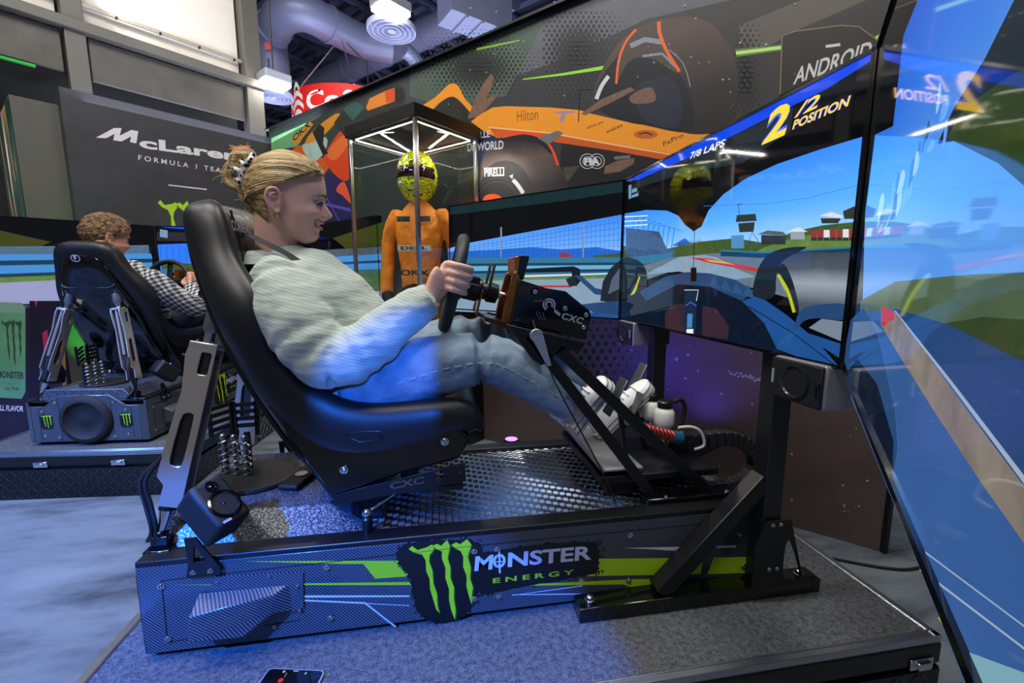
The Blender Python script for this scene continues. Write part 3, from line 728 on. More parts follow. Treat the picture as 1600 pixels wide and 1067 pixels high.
for yc in (.105, .515): 
    Fr = Flat((px0-.0125, .62, 0), (0, -1, 0), (0, 0, 1), (-1, 0, 0), px=False, step=.00015); Fr.poly(rrect(yc-.032, yc+.032, .095, .18, .02), MATS['black_satin']); claw(Fr, lambda x, y, yc=yc: (yc-.026+.052*x, .1+.075*y), lime); Fr.build('rear_badge', rb)
Fr = Flat((px0-.0125, .62, 0), (0, -1, 0), (0, 0, 1), (-1, 0, 0), px=False, step=.00015)
for yc in (.175, .445): Fr.line([(yc, .03), (yc, .27)], .003, MATS['black_matte'])
for yc in (.07, .55): Fr.line([(yc, .035), (yc, .205), (.31+(yc-.31)*.62, .262)], .0025, MATS['black_matte'])
Fr.build('rear_seams', rb)
# rails round the deck
for (a, b) in (((px0+.0, .028), (px1, .028)), ((px0, .592), (px1, .592))):
    mb = MB(); mb.bb(a[0], b[0], a[1]-.028, a[1]+.028, .243, .259); mb.build('deck_rail', MATS['black_satin'], sim, bevel=.003)
# rear hump, metal-flake
t = NT('flake'); v = t.n('ShaderNodeTexVoronoi'); v.inputs['Scale'].default_value = 420; t.l(t.obj(), v.inputs['Vector'])
sp = t.n('ShaderNodeSeparateColor'); t.l(v.outputs['Color'], sp.inputs[0])
t.l(t.ramp(sp.outputs[0], [(.0, lin('23262d')), (.6, lin('3f444d')), (1, lin('9aa2ae'))]), t.b.inputs['Base Color']); t.b.inputs['Metallic'].default_value = .5; t.b.inputs['Roughness'].default_value = .45; MATS['flake'] = t.m
mb = MB()
mb.loft([[(px0, .055, .245), (px0, .11, .315), (px0, .51, .315), (px0, .565, .245)], [(-.30, .055, .245), (-.30, .11, .315), (-.30, .51, .315), (-.30, .565, .245)], [(-.2, .055, .245), (-.22, .11, .25), (-.22, .51, .25), (-.2, .565, .245)]])
mb.build('rear_cover', MATS['flake'], sim, bevel=.004)
mb = MB(); c = onz(402, 741, .325); mb.lathe([(.118, 0), (.122, .006), (.12, .013), (.108, .014), (.106, .012), (.0001, .012)], (c.x, c.y, .315), n=40)
mb.build('round_grille', P('grille', '2c2c2c', .5, .4, var=.3, vs=300), sim, smooth=40)
# e-stop remote
rt_ = Vector((-.418, .27, .325)); M = Matrix.Rotation(R(75), 3, 'Z')
mb = MB(); mb.box(rt_, (.15, .062, .016), M); o = mb.build('control_pad', MATS['black_matte'], sim, bevel=.007, seg=3)
mb = MB(); mb.lathe([(.018, 0), (.018, .004), (.0001, .005)], rt_+Vector((0, 0, .008)), n=20); mb.build('silver_button', MATS['brushed'], o)
# shock springs and slotted pedal-like grille
for k in range(3):
    p = Vector((-.655+.035*k, .335-.012*k, .315)); mb = MB(); pts = [p+Vector((.012*math.cos(a*.7), .012*math.sin(a*.7), a*.0022)) for a in range(54)]
    mb.tube(pts, .003, 6); mb.tube([p, p+Vector((0, 0, .125))], .006, 8); mb.ball(p+Vector((0, 0, .128)), .01, 10, 6); mb.build('coil_spring', MATS['brushed'], sim, smooth=50)
for k in range(2):
    mb = MB(); bx = -.66+.07*k
    for i in range(4): mb.bar((bx-.03, .34+.01*k, .46+.022*i+.01*k), (bx+.03, .36-.02*k, .475+.022*i), .006, .012)
    for e in (-.03, .03): mb.bar((bx+e, .345, .44), (bx+e*1.1, .345, .55), .006, .012)
    mb.bar((bx, .345, .315), (bx, .345, .45), .008, .016); mb.build('slotted_bracket', MATS['black_satin'], sim)
# tread plate deck
mb = MB(); mb.bb(-.21, .84, .055, .565, .244, .249); dk = mb.build('deck_plate', P('deck_metal', 'a9adb4', .22, 1, var=.08), sim)
mb = MB(); s_ = .026; k = 0
ca, sa = math.cos(R(45)), math.sin(R(45))
for i in range(-30, 60):
    for j in range(-40, 50):
        cx = .3+(i-j)*s_*.72; cy = .31+(i+j)*s_*.36*1.0
        if not (-.2 < cx < .83 and .065 < cy < .555) or (i+j) % 1: continue
        d = Vector((1, 0, 0)) if (i % 2) else Vector((0, 1, 0)); e = Vector((-d.y, d.x, 0))
        for q in (-1.5, -.5, .5, 1.5):
            c = Vector((cx, cy, .249))+e*q*.0042; a, b = c-d*.0085, c+d*.0085; w2 = e*.0013
            n = len(mb.v); mb.v += [tuple(x) for x in (a-w2, a+w2, b+w2, b-w2, c-d*.006+Vector((0, 0, .0018)), c+d*.006+Vector((0, 0, .0018)))]
            for f in ((0, 4, 1), (1, 4, 5, 2), (2, 5, 3), (3, 5, 4, 0)): mb.f.append(tuple(x+n for x in f)); mb.mi.append(0)
mb.build('deck_tread', P('tread_bright', 'd0d3d8', .16, 1, var=.05), dk, smooth=None, kind='stuff')
# ---- panel print and bolts
FP = Flat((0, -.0005, 0), (1, 0, 0), (0, 0, 1), (0, -1, 0), step=.00004)
blks = P('panel_black', '0b1013', .3, var=.2); wlin = P('panel_white', 'c9cdda', .35); gl = P('panel_green', 'a9cf1f', .35, var=.06)
FP.poly([(380, 877), (540, 876), (640, 876), (650, 880), (645, 900), (586, 904), (568, 881), (540, 881)], gl)
FP.poly([(270, 914), (500, 911), (655, 909), (655, 914), (500, 914)], gl)
FP.poly([(930, 873), (1098, 871), (1095, 897), (915, 900)], gl); FP.poly([(1115, 871), (1168, 870), (1166, 895), (1105, 897)], gl)
FP.poly([(800, 914), (985, 905), (1040, 904), (1032, 911), (985, 917), (975, 913), (820, 915)], gl)
FP.poly([(333, 940), (395, 938), (455, 930), (640, 930), (640, 932.5), (470, 933.5), (455, 934), (400, 943), (378, 943)], wlin)
FP.line([(400, 943), (455, 937), (570, 942), (618, 979)], 2.6, wlin); FP.line([(460, 937), (640, 946)], 1, wlin)
FP.poly([(972, 856), (1150, 852), (1150, 855), (1040, 859)], wlin); FP.poly([(1020, 858), (1105, 861), (1105, 864)], wlin)
FP.line([(800, 929), (970, 927)], (1, 2.4), wlin); FP.line([(800, 930), (910, 915)], (.6, 1.6), wlin); FP.line([(1010, 922), (1060, 900)], (3, 1), wlin)
def splash(pts, seed, rough, n=60):
    random.seed(seed); sp_ = smoothp(pts, 8); out = []
    for q in sp_: out.append((q[0]+random.uniform(-rough, rough), q[1]+random.uniform(-rough, rough)*.6))
    FP.poly(out, blks)
    cx = sum(q[0] for q in pts)/len(pts); cy = sum(q[1] for q in pts)/len(pts); l_ = []
    for k in range(n):
        q = random.choice(sp_); r = random.uniform(.5, 1.8); f = 1+random.uniform(.0, .09); l_.append(circ(cx+(q[0]-cx)*f, cy+(q[1]-cy)*f, r, r, 6))
    FP.polys(l_, blks)
splash([(618, 862), (640, 848), (700, 842), (745, 846), (752, 870), (750, 920), (735, 955), (700, 972), (665, 968), (648, 945), (640, 900), (625, 885)], 5, 3)
splash([(738, 868), (765, 862), (845, 850), (920, 846), (934, 852), (936, 880), (930, 896), (880, 905), (790, 922), (752, 928), (740, 900)], 8, 2.0)
FP.polys([circ(645-k % 6*4.4+k//6*2.2, 872+(k//6)*4.6, 1.7-.2*(k % 6), 1.9-.2*(k % 6), 6) for k in range(42)], blks)
claw(FP, px_box((638, 853), (736, 845), (651, 973)), P('claw_lime', 'b5dc1f', .35, var=.3, vs=25), P('claw_shadow', '2f5a12', .4))
white_m = P('panel_letter', 'c3c9e2', .35)
FP.text('M', (741, 892), (769, 889), (743, 869), white_m, .03); FP.text('O', (770, 888), (790, 886), (770, 866), white_m, .03); FP.line([(780, 860), (781, 895)], 3, white_m)
FP.text('NSTER', (793, 886), (924, 874), (794, 863), white_m, .03); FP.line([(770, 878), (790, 876)], 1.5, white_m)
FP.text('ENERGY', (770, 911), (897, 897), (770, 903), gl, .02, 1.5)
FP.build('panel_graphics', pan, 'lime claw mark and white lettering on the carbon panel')
# seams, bolts
mb = MB()
for a, b in (((252, 907), (735, 853)), ((735, 853), (1160, 812)), ((252, 907), (262, 1003)), ((262, 1003), (470, 968)), ((751, 852), (753, 924)), ((776, 850), (777, 928))):
    A_, B_ = ony(*a, 0), ony(*b, 0); mb.bar((A_.x, -.0004, A_.z), (B_.x, -.0004, B_.z), .0012, .002, (0, 1, 0))
mb.build('panel_seam', MATS['black_matte'], pan, smooth=None)
for u, v in ((252, 915), (263, 997), (511, 886), (517, 964), (741, 861), (741, 935), (777, 857), (779, 931), (985, 836), (982, 906), (982, 933), (1161, 884), (1155, 835), (1100, 826)):
    p = ony(u, v, 0); bolt(pan, (p.x, -.001, p.z), (0, -1, 0), .0066)
# bulged air duct on the side panel
q = [ony(*p, -.001) for p in ((336, 900), (474, 893), (475, 948), (390, 985), (312, 982), (315, 955))]
mb = MB(); mb.add([(p.x, -.001, p.z) for p in q]+[(p.x, -.004, p.z) for p in q], [(0, 1, 2, 3, 4, 5), (6, 7, 8, 9, 10, 11)]+[(i, (i+1) % 6, (i+1) % 6+6, i+6) for i in range(6)])
bul = mb.build('side_scoop', MATS['carbon'], pan)
A_ = [ony(*p, 0) for p in ((312, 938), (452, 912), (335, 945), (452, 952), (405, 975), (312, 980))]
mb = MB(); top = [(A_[0].x, -.004, A_[0].z+.02), (A_[1].x, -.004, A_[1].z), (A_[1].x+.005, -.004, A_[3].z), (A_[4].x, -.004, A_[4].z), (A_[5].x, -.004, A_[5].z)]
out_ = [(A_[0].x, -.052, A_[0].z-.005), (A_[1].x-.03, -.02, A_[1].z-.014), (A_[1].x-.04, -.02, A_[3].z+.01), (A_[4].x-.02, -.045, A_[4].z+.004), (A_[5].x, -.052, A_[5].z+.002)]
mb.add(top+out_, [(5, 6, 7, 8, 9)]+[(i, (i+1) % 5, (i+1) % 5+5, i+5) for i in range(5)]); mb.build('scoop_body', MATS['carbon'], pan, bevel=.003)
for u, v in ((341, 907), (422, 898), (466, 913), (469, 952), (350, 987), (430, 977)):
    p = ony(u, v, 0); bolt(pan, (p.x, -.004, p.z), (0, -1, 0), .0032)
for xx in (-.62, .8):
    for yy in (.06, .56): mb = MB(); mb.lathe([(.035, 0), (.035, .012), (.02, .02)], (xx, yy, 0), n=20); mb.build('levelling_foot', MATS['black_rubber'], sim)
# ---- seat
ST = [  # crest(x,z) pad(x,z) back(x,z) half width, inner frac
 ((-.590, 1.132), (-.602, 1.128), (-.622, 1.120), .085), ((-.545, 1.118), (-.545, 1.110), (-.645, 1.100), .140), ((-.520, 1.062), (-.524, 1.055), (-.642, 1.050), .165),
 ((-.505, 1.000), (-.516, .990), (-.624, .985), .180), ((-.478, .950), (-.512, .925), (-.597, .915), .210), ((-.432, .900), (-.500, .855), (-.565, .835), .250), ((-.408, .830), (-.470, .780), (-.530, .750), .262),
 ((-.410, .755), (-.440, .695), (-.490, .660), .255), ((-.378, .705), (-.405, .610), (-.445, .565), .250), ((-.322, .658), (-.355, .530), (-.390, .460), .248), ((-.262, .615), (-.275, .490), (-.300, .405), .250),
 ((-.205, .597), (-.190, .480), (-.190, .395), .250), ((-.130, .592), (-.090, .495), (-.090, .415), .250), ((.015, .602), (.02, .545), (.025, .465), .250), ((.088, .592), (.088, .570), (.088, .480), .248), ((.122, .540), (.112, .545), (.105, .490), .225), ((.125, .475), (.115, .50), (.105, .475), .20)]
def lerp2(a, b, t_): return (a[0]+(b[0]-a[0])*t_, a[1]+(b[1]-a[1])*t_)
rings = []
for c_, p_, b_, w_ in ST:
    half = [(0, p_), (.40, p_), (.58, lerp2(p_, c_, .35)), (.72, lerp2(p_, c_, .85)), (.82, c_), (.92, lerp2(c_, b_, .04)), (.99, lerp2(c_, b_, .22)), (1.0, lerp2(c_, b_, .48))]
    bk = [(.97, lerp2(c_, b_, .72)), (.80, lerp2(b_, c_, .06)), (.4, b_), (0, b_)]
    seq = half+bk; ring = [(q[0], YM-f*w_, q[1]) for f, q in seq]+[(q[0], YM+f*w_, q[1]) for f, q in reversed(seq[1:-1])]
    rings.append(ring)
mb = MB(); mb.loft(rings); seat = mb.build('seat', MATS['leather'], sim, smooth=180, sub=2, label='black leather bucket seat with raised bolsters')
# piping line / stitched insert of the headrest
mb = MB(); mb.tube(smoothp([(-.535, YM-.08, 1.10), (-.517, YM-.085, 1.02), (-.508, YM-.09, .92), (-.475, YM-.10, .80)], 5, False), .003, 6); mb.tube(smoothp([(-.535, YM+.08, 1.10), (-.517, YM+.085, 1.02), (-.508, YM+.09, .92), (-.475, YM+.10, .80)], 5, False), .003, 6)
mb.build('seat_piping', MATS['black_satin'], seat)
Fs = Flat((-.5195, YM-.055, 1.045), (0, 1, 0), Vector((-.016, 0, .12)).normalized(), Vector((.12, 0, .016)).normalized(), px=False, step=.0001)
Fs.text('CORBEAU', (-.06, .0), (.06, .0), (-.06, .028), P('seat_letter', 'c9ccd2', .6), .02)
Fs.build('seat_lettering', seat)
# shell
shell = [(-.40, .635), (-.34, .60), (-.27, .57), (-.14, .55), (.02, .545), (.085, .49), (.05, .43), (-.12, .395), (-.235, .355), (-.285, .335), (-.36, .47), (-.43, .60)]
mb = MB(); mb.prism(shell, 'y', .068, .552); mb.build('seat_shell', MATS['black_gloss'], seat, bevel=.012, seg=3)
bs_ = [(-.655, 1.05), (-.63, .95), (-.57, .82), (-.49, .64), (-.43, .52), (-.36, .41), (-.34, .44), (-.42, .56), (-.50, .70), (-.55, .82), (-.60, .93), (-.63, 1.05)]
mb = MB(); rr = []
for (x_, z_), w_ in zip([(-.640, 1.06), (-.622, .97), (-.585, .87), (-.55, .78), (-.505, .68), (-.45, .56), (-.385, .45), (-.32, .38)], [.12, .15, .19, .225, .235, .235, .235, .235]):
    rr.append([(x_-.012, YM-w_*.75, z_), (x_-.024, YM-w_*.5, z_), (x_-.026, YM, z_), (x_-.024, YM+w_*.5, z_), (x_-.012, YM+w_*.75, z_), (x_+.02, YM+w_, z_), (x_+.03, YM, z_), (x_+.02, YM-w_, z_)])
mb.loft(rr); mb.build('seat_back_shell', MATS['black_gloss'], seat, smooth=60, sub=1)
for s_ in (-1, 1):   # harness slots: side rings and back rings
    yy = YM+s_*.243
    ring = [(-.232, .528), (-.16, .529), (-.146, .515), (-.152, .498), (-.205, .493), (-.215, .497), (-.24, .515)]
    hole = [(-.222, .520), (-.168, .521), (-.160, .513), (-.165, .506), (-.203, .502), (-.21, .505), (-.226, .514)]
    me = shape_mesh([smoothp(ring, 3), smoothp(hole, 3)], .012, .003, XZ(yy)); o = link('belt_slot', me, MATS['black_satin'], seat, 40)
    mb = MB(); mb.prism(smoothp(hole, 3), 'y', yy-.001*s_, yy+.0008*s_); mb.build('slot_recess', MATS['black_matte'], o)
    for (x_, z_) in ((-.250, .426), (.012, .487)): bolt(seat, (x_, yy+s_*.001, z_), (0, s_, 0), .009, h=.012)
    M = Matrix.Translation((-.598, YM+s_*.085, .885)) @ Matrix.Rotation(R(-68), 4, 'Y') @ Matrix.Rotation(R(90), 4, 'Z')
    me = shape_mesh([circ(0, 0, .055, .024, 20), circ(0, 0, .046, .016, 20)], .014, .003, M); o = link('harness_slot', me, MATS['black_satin'], seat, 40)
    mb = MB(); mb.add([tuple((M @ Vector((x_, y_, .003)))) for x_, y_ in circ(0, 0, .046, .016, 16)], [tuple(range(16))]); mb.build('slot_recess', MATS['black_matte'], o, smooth=None)
Fb = Flat((-.660, YM, 1.03), (0, -1, 0), Vector((-.02, 0, .1)).normalized(), Vector((-.1, 0, -.02)).normalized(), px=False, step=.0002)
Fb.line(circ(0, 0, .022, .018, 20)+[(.022, 0)], .004, P('seat_letter', 'c9ccd2', .6)); Fb.poly([(-.006, .014), (.008, .014), (.0, .003), (.008, .003), (-.008, -.016), (-.002, -.002), (-.010, -.002)], MATS['seat_letter'])
Fb.build('seat_emblem', seat)
# seat side brackets with cut-out lettering plate
for s_ in (-1, 1):
    yy = YM+s_*.250
    me = shape_mesh([[(-.275, .335), (.068, .372), (.064, .425), (-.05, .405), (-.235, .37), (-.275, .36)], circ(-.005, .395, .012, .014, 12)]+[circ(.016+.012*k, .390+.003*k, .0022, n=6) for k in range(4)]+[circ(.02+.012*k, .412+.002*k, .0022, n=6) for k in range(3)], .005, .001, XZ(yy)); o = link('seat_bracket', me, MATS['black_satin'], sim, 40)
    Fq = Flat((0, yy+s_*.0032, 0), (1, 0, 0), (0, 0, 1), (0, s_, 0), px=False, step=.0001); Fq.text('CXC', (-.135, .365), (-.045, .376), (-.135, .385), P('copper_reflect', '8a8d92', .2, 1), .03); Fq.build('bracket_lettering', o)
    mb = MB(); mb.bb(-.27, .06, YM+s_*.20-.02, YM+s_*.20+.02, .335, .347); mb.build('seat_runner', MATS['black_satin'], sim)
mb = MB(); mb.bb(-.25, -.16, .12, .50, .25, .335); mb.lathe([(.03, 0), (.03, .09)], (-.1, YM, .25), n=20); mb.build('seat_pedestal', MATS['black_satin'], sim, bevel=.006)
# ball-joint link post by the deck edge
for s_ in (-1, 1):
    yy = YM+s_*.262; p = Vector((-.195, yy, .25)); mb = MB(); mb.lathe([(.014, 0), (.014, .045), (.010, .05)], p, n=14); o = mb.build('link_post', MATS['black_satin'], sim)
    mb = MB(); mb.ball(p+Vector((0, 0, .06)), .013, 14, 10); mb.tube([p+Vector((0, 0, .06)), p+Vector((.1, -s_*.06, .10))], .004, 8); mb.build('link_rod', MATS['chrome'], o)
# ---- motion actuators
def actuator(s_):
    T = Vector((-.572, YM-s_*.115, .850)); Bt = Vector((-.690, YM-s_*.245, .290)); d = (Bt-T); L = d.length; d.normalize()
    sy = Vector((0, 1, 0)); sx = sy.cross(d).normalized(); sy = d.cross(sx)
    def W(a, l, b=0): return T+d*l+sx*a+sy*b       # a across (x-ish), l along, b depth
    M4 = Matrix(((sx.x, d.x, sy.x, T.x), (sx.y, d.y, sy.y, T.y), (sx.z, d.z, sy.z, T.z), (0, 0, 0, 1)))
    root = MB(); l0, l1 = L*.185, L*.875
    w0, w1 = .032, .032
    root.box(W(0, (l0+l1)/2+.0), (w0*1.2, l1-l0-.01, .03), M4.to_3x3()); act = root.build('actuator', P('actuator_core', '4b4d52', .3, .9), sim, bevel=.004)
    for f in (-1, 1):
        for q in (0,):
            outl = [(-w0, l0), (w0, l0), (w0+.004, l0+.03), (w0-.008, l0+.12), (w0-.004, l0+.2), (w1, l1-.13), (w1, l1-.07), (w1-.02, l1-.05), (w1-.018, l1), (-w1-.006, l1), (-w1-.004, l1-.15), (-w0-.002, l0+.1)]
            h1 = rrect(-w0*.75, w0*.0, l0+.018, l0+.075, .006); h2 = [(-.014, l1-.23), (.002, l1-.23), (.010, l1-.21), (.012, l1-.115), (.004, l1-.10), (-.012, l1-.10), (-.018, l1-.115), (-.018, l1-.21)]
            me = shape_mesh([outl, h1, smoothp(h2, 2)], .006, .0015, M4 @ Matrix.Translation((0, 0, f*.022))); link('actuator_plate', me, MATS['polished_alu'], act, 40)
    mb = MB(); mb.tube([W(.021, l0+.005), W(.025, l1-.14)], .007, 12); mb.build('guide_rod', MATS['polished_alu'], act)
    mb = MB(); mb.box(W(0, l0), (w0*2.1, .014, .052), M4.to_3x3()); mb.build('end_cap', MATS['polished_alu'], act, bevel=.003)
    for a in (-1, 1):
        for b in (-1, 1): bolt(act, tuple(W(a*.018, l0-.007, b*.018)), -d, .004)
    mb = MB(); mb.tube([W(0, .07), W(0, l0+.01)], .013, 16); mb.build('piston_rod', MATS['chrome'], act, smooth=40)
    mb = MB(); mb.tube([W(0, .018), W(0, .062), W(0, .075)], [.021, .021, .015], 18); mb.build('rod_end', P('actuator_grey', '8b9097', .3, .8), act, smooth=40)
    mb = MB(); up = Vector((.3, 0, .95)).normalized(); c = W(0, 0)
    for f in (-1, 1): mb.lathe([(.022, -.004), (.022, .004)], c+Vector((0, f*.013, 0)), (0, 1, 0), 20); mb.bar(c+Vector((0, f*.013, 0)), c+Vector((.035, f*.013, .012)), .008, .034)
    mb.bb(c.x+.03, c.x+.04, c.y-.022, c.y+.022, c.z-.01, c.z+.034); mb.build('clevis', MATS['brushed'], act, bevel=.001)
    bolt(act, tuple(c+Vector((0, -s_*.018, 0))), (0, -s_, 0), .008)
    mb = MB(); mb.tube([W(0, l1), W(0, l1+.012)], .02, 16); mb.build('collar', MATS['black_satin'], act)
    mb = MB(); mb.tube([W(0, l1+.01), W(0, L-.02), W(0, L)], [.019, .012, .008], 16); mb.build('tapered_rod', MATS['chrome'], act, smooth=50)
    mb = MB(); mb.ball(Bt, .016, 14, 10); mb.bar(Bt, Bt-Vector((0, 0, .045)), .03, .04); mb.bb(Bt.x-.03, Bt.x+.03, Bt.y-.03, Bt.y+.03, .243, .262); mb.build('ball_mount', MATS['black_gloss'], act, bevel=.003)
    if s_ == 1:
        for k in range(2):
            mb = MB(); mb.tube(smoothp([W(.03, l1-.12, -.02), W(.05+.01*k, l1-.06, -.03), W(.03+.012*k, l1-.0, -.02), W(.01+.01*k, l1+.06, -.01), W(.03+.01*k, L+.03, .03)], 5, False), .005, 8); mb.build('actuator_cable', MATS['black_rubber'], act)
actuator(1); actuator(-1)
# ---- steering column
def pxy(lst, y): return [(ony(u, v, y).x, ony(u, v, y).z) for u, v in lst]
SP = pxy([(813, 437), (853, 450), (884, 455), (922, 486), (924, 497), (914, 531), (834, 514), (799, 505), (808, 463)], .2)
mb = MB(); mb.prism(SP, 'y', .215, .405); con = mb.build('steering_console', MATS['black_satin'], sim, bevel=.004)
for s_ in (0, 1):
    yy = .205 if s_ == 0 else .415
    me = shape_mesh([SP]+([smoothp(pxy([(831, 452), (838, 449), (842, 456), (836, 461), (830, 458)], .2), 2)]), .008, .0015, XZ(yy)); link('console_plate', me, MATS['black_gloss'], con, 40)
Fc = Flat((0, .2, 0), (1, 0, 0), (0, 0, 1), (0, -1, 0), step=.0001); lt = P('console_letter', 'b9bdc8', .3, .3)
Fc.text('CXC', (876, 498), (909, 507), (880, 488), lt, .03, 1.1)
for rr in (5, 9): Fc.line(circ(858, 476, rr, rr, 12, 120, 400), 2.4, lt)
Fc.line([(834, 470), (852, 470)], 3, P('copper', 'a0703c', .25, 1)); Fc.poly([(866, 482), (876, 490), (874, 494), (866, 488)], lt)
for k in range(3): Fc.line([(838+k*5, 486+k), (840+k*5, 494+k), (844+k*5, 499+k)], 1.6, P('vent_grey', '4a4d52', .4))
Fc.build('console_lettering', con)
for u, v in ((836, 456), (883, 482), (916, 492), (912, 511)):
    p = ony(u, v, .2); bolt(con, (p.x, .2, p.z), (0, -1, 0), .006)
# polished front plates, orange reflection of the race suit put into their colour
org_metal = P('orange_tint_metal', 'b0682c', .2, .9, var=.3, vs=12)
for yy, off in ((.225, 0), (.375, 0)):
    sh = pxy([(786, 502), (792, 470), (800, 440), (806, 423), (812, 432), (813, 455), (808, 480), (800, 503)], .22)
    mb = MB(); mb.prism(smoothp(sh, 2), 'y', yy, yy+.022); mb.build('front_cheek', org_metal, con, bevel=.004)
mb = MB(); mb.prism(pxy([(757, 494), (799, 506), (797, 516), (757, 502)], .2), 'y', .21, .41); mb.build('front_lip', P('orange_tint_dark', '6a4a38', .25, .9), con, bevel=.002)
mb = MB(); mb.prism(pxy([(803, 402), (814, 398), (826, 401), (816, 438), (806, 432)], .26), 'y', .24, .38); mb.build('dash_display', MATS['black_satin'], con, bevel=.004)
mb = MB(); mb.prism(pxy([(803, 402), (810, 399), (808, 428), (803, 432)], .26), 'y', .237, .383); mb.build('display_frame', org_metal, con, bevel=.002)
# wheel
WC = Vector((.052, YM, .905)); wa = (Vector((.215, YM, .865))-WC).normalized()     # axis towards the console
mb = MB(); e1 = Vector((0, 1, 0)); e2 = wa.cross(e1).normalized(); Rw = .140
pts = [WC+(e1*math.cos(a)*1.0+e2*math.sin(a))*Rw for a in [2*math.pi*k/48 for k in range(48)]]
rg = []
for k in range(48):
    c = pts[k]; rd = (c-WC).normalized(); rg.append([c+(rd*math.cos(b)*.0155+wa*math.sin(b)*.018) for b in [2*math.pi*j/12 for j in range(12)]])
rg.append(rg[0]); mb.loft(rg, cap=False); wh = mb.build('steering_wheel', P('suede', '191b1e', .55, var=.2, bump=.15), sim, smooth=180)
mb = MB(); mb.box(WC+wa*.012, (.018, .22, .03), Matrix((wa, e1, e2)).transposed()); mb.box(WC+wa*.012, (.016, .03, .26), Matrix((wa, e1, e2)).transposed()); mb.lathe([(.045, 0), (.045, .03)], WC, wa, 24); mb.build('wheel_spoke', MATS['black_satin'], wh, bevel=.003)
mb = MB(); mb.box(WC+wa*.05, (.05, .10, .075), Matrix((wa, e1, e2)).transposed()); mb.box(WC+wa*.045-e1*.02, (.07, .10, .03), Matrix((wa, e1, e2)).transposed()); mb.build('wheel_hub', MATS['black_matte'], wh, bevel=.006)
for s_ in (-1, 1):
    for z_ in (.035, -.05):
        mb = MB(); mb.box(WC+wa*(.085 if z_ > 0 else .105)+e1*s_*.055+e2*z_*-1, (.004, .05, .075), Matrix((wa, e1, e2)).transposed()); mb.build('shift_paddle', org_metal if z_ > 0 else MATS['black_satin'], wh, bevel=.0015)
mb = MB(); mb.lathe([(.034, .07), (.034, .085), (.026, .09), (.026, .105), (.032, .11), (.03, .14), (.014, .145)], WC, wa, 24); mb.build('quick_release', MATS['black_satin'], wh, smooth=40)
mb = MB(); mb.tube([WC+wa*.14, WC+wa*.24], .0125, 16); mb.build('steering_shaft', MATS['chrome'], wh)
# uprights
for s_, yy in ((0, .078), (1, .542)):
    for a, b, wd in (((826, 522), (1022, 792), .030), ((872, 545), (1108, 782), .032)):
        A_, B_ = ony(*a, .078), ony(*b, .078); mb = MB(); mb.bar((A_.x, yy, A_.z), (B_.x, yy, .262), .010, wd, (0, 0, 1)); mb.build('upright', MATS['black_satin'], sim, bevel=.002)
    mb = MB(); mb.prism(pxy([(790, 506), (834, 516), (914, 534), (905, 548), (880, 545), (845, 570), (830, 560)], .085), 'y', yy-.005, yy+.005); mb.build('column_bracket', MATS['black_satin'], sim, bevel=.002)
    mb = MB(); mb.bb(.60, .90, yy-.03, yy+.03, .257, .275); mb.build('foot_rail', MATS['black_gloss'], sim, bevel=.004)
    for xx in (.66, .86): bolt(sim, (xx, yy-.02, .275), (0, 0, 1), .006)
mb = MB(); mb.bar((.275, .08, .755), (.275, .54, .755), .05, .03); mb.build('cross_tube', MATS['black_satin'], sim, bevel=.003)
A_, B_ = ony(838, 524, .062), ony(858, 572, .062)
mb = MB(); mb.loft([[(q.x+dx*math.cos(a)+dz*math.sin(a)*0, .13+yo, q.z+dx*math.sin(a)) for q, dx, a, yo in ()]] if False else [[(A_.x-.017, .058, A_.z), (A_.x+.017, .058, A_.z+.004), (A_.x+.017, .068, A_.z+.004), (A_.x-.017, .068, A_.z)], [(B_.x-.006, .054, B_.z), (B_.x+.006, .054, B_.z+.002), (B_.x+.006, .064, B_.z+.002), (B_.x-.006, .064, B_.z)]]); mb.lathe([(.018, -.005), (.018, .005)], (A_.x, .063, A_.z), (0, 1, 0), 20)
mb.build('adjust_lever', P('lever_grey', 'a9aeb5', .4, .6), sim, bevel=.002)
mb = MB(); mb.tube(smoothp([tuple(ony(832, 500, .19)), tuple(ony(862, 585, .065)), tuple(ony(895, 650, .06)), tuple(ony(940, 735, .06)), tuple(ony(962, 785, .06))], 5, False), .0025, 6); mb.build('thin_cable', MATS['black_rubber'], sim)
# pedals
hp = [(855, 655), (866, 648), (905, 690), (940, 718), (932, 726), (915, 735)]
A_ = ony(858, 650, .2); B_ = ony(921, 735, .12)
mb = MB(); q1_, q2_ = Vector((.335, .10, .515)), Vector((.475, .10, .345)); dn = Vector((-.77, 0, -.63))*.012
def slab(mb, p, q, y0_, y1_, th):
    d = (q-p).normalized(); n_ = Vector((-d.z, 0, d.x))*th
    mb.add([(p.x, y0_, p.z), (q.x, y0_, q.z), (q.x, y1_, q.z), (p.x, y1_, p.z), (p.x+n_.x, y0_, p.z+n_.z), (q.x+n_.x, y0_, q.z+n_.z), (q.x+n_.x, y1_, q.z+n_.z), (p.x+n_.x, y1_, p.z+n_.z)], [(0, 1, 2, 3), (7, 6, 5, 4), (0, 4, 5, 1), (1, 5, 6, 2), (2, 6, 7, 3), (3, 7, 4, 0)])
slab(mb, Vector((.355, 0, .50)), Vector((.470, 0, .352)), .09, .53, .012); slab(mb, Vector((.470, 0, .352)), Vector((.60, 0, .352)), .09, .53, .008)
mb.build('heel_plate', P('heel_alu', 'a9a7a6', .34, .55, var=.1), sim, bevel=.002)
mb = MB(); mb.bb(.47, .86, .10, .52, .31, .332); mb.bb(.50, .60, .12, .50, .262, .31); mb.build('pedal_base', MATS['black_satin'], sim, bevel=.003)
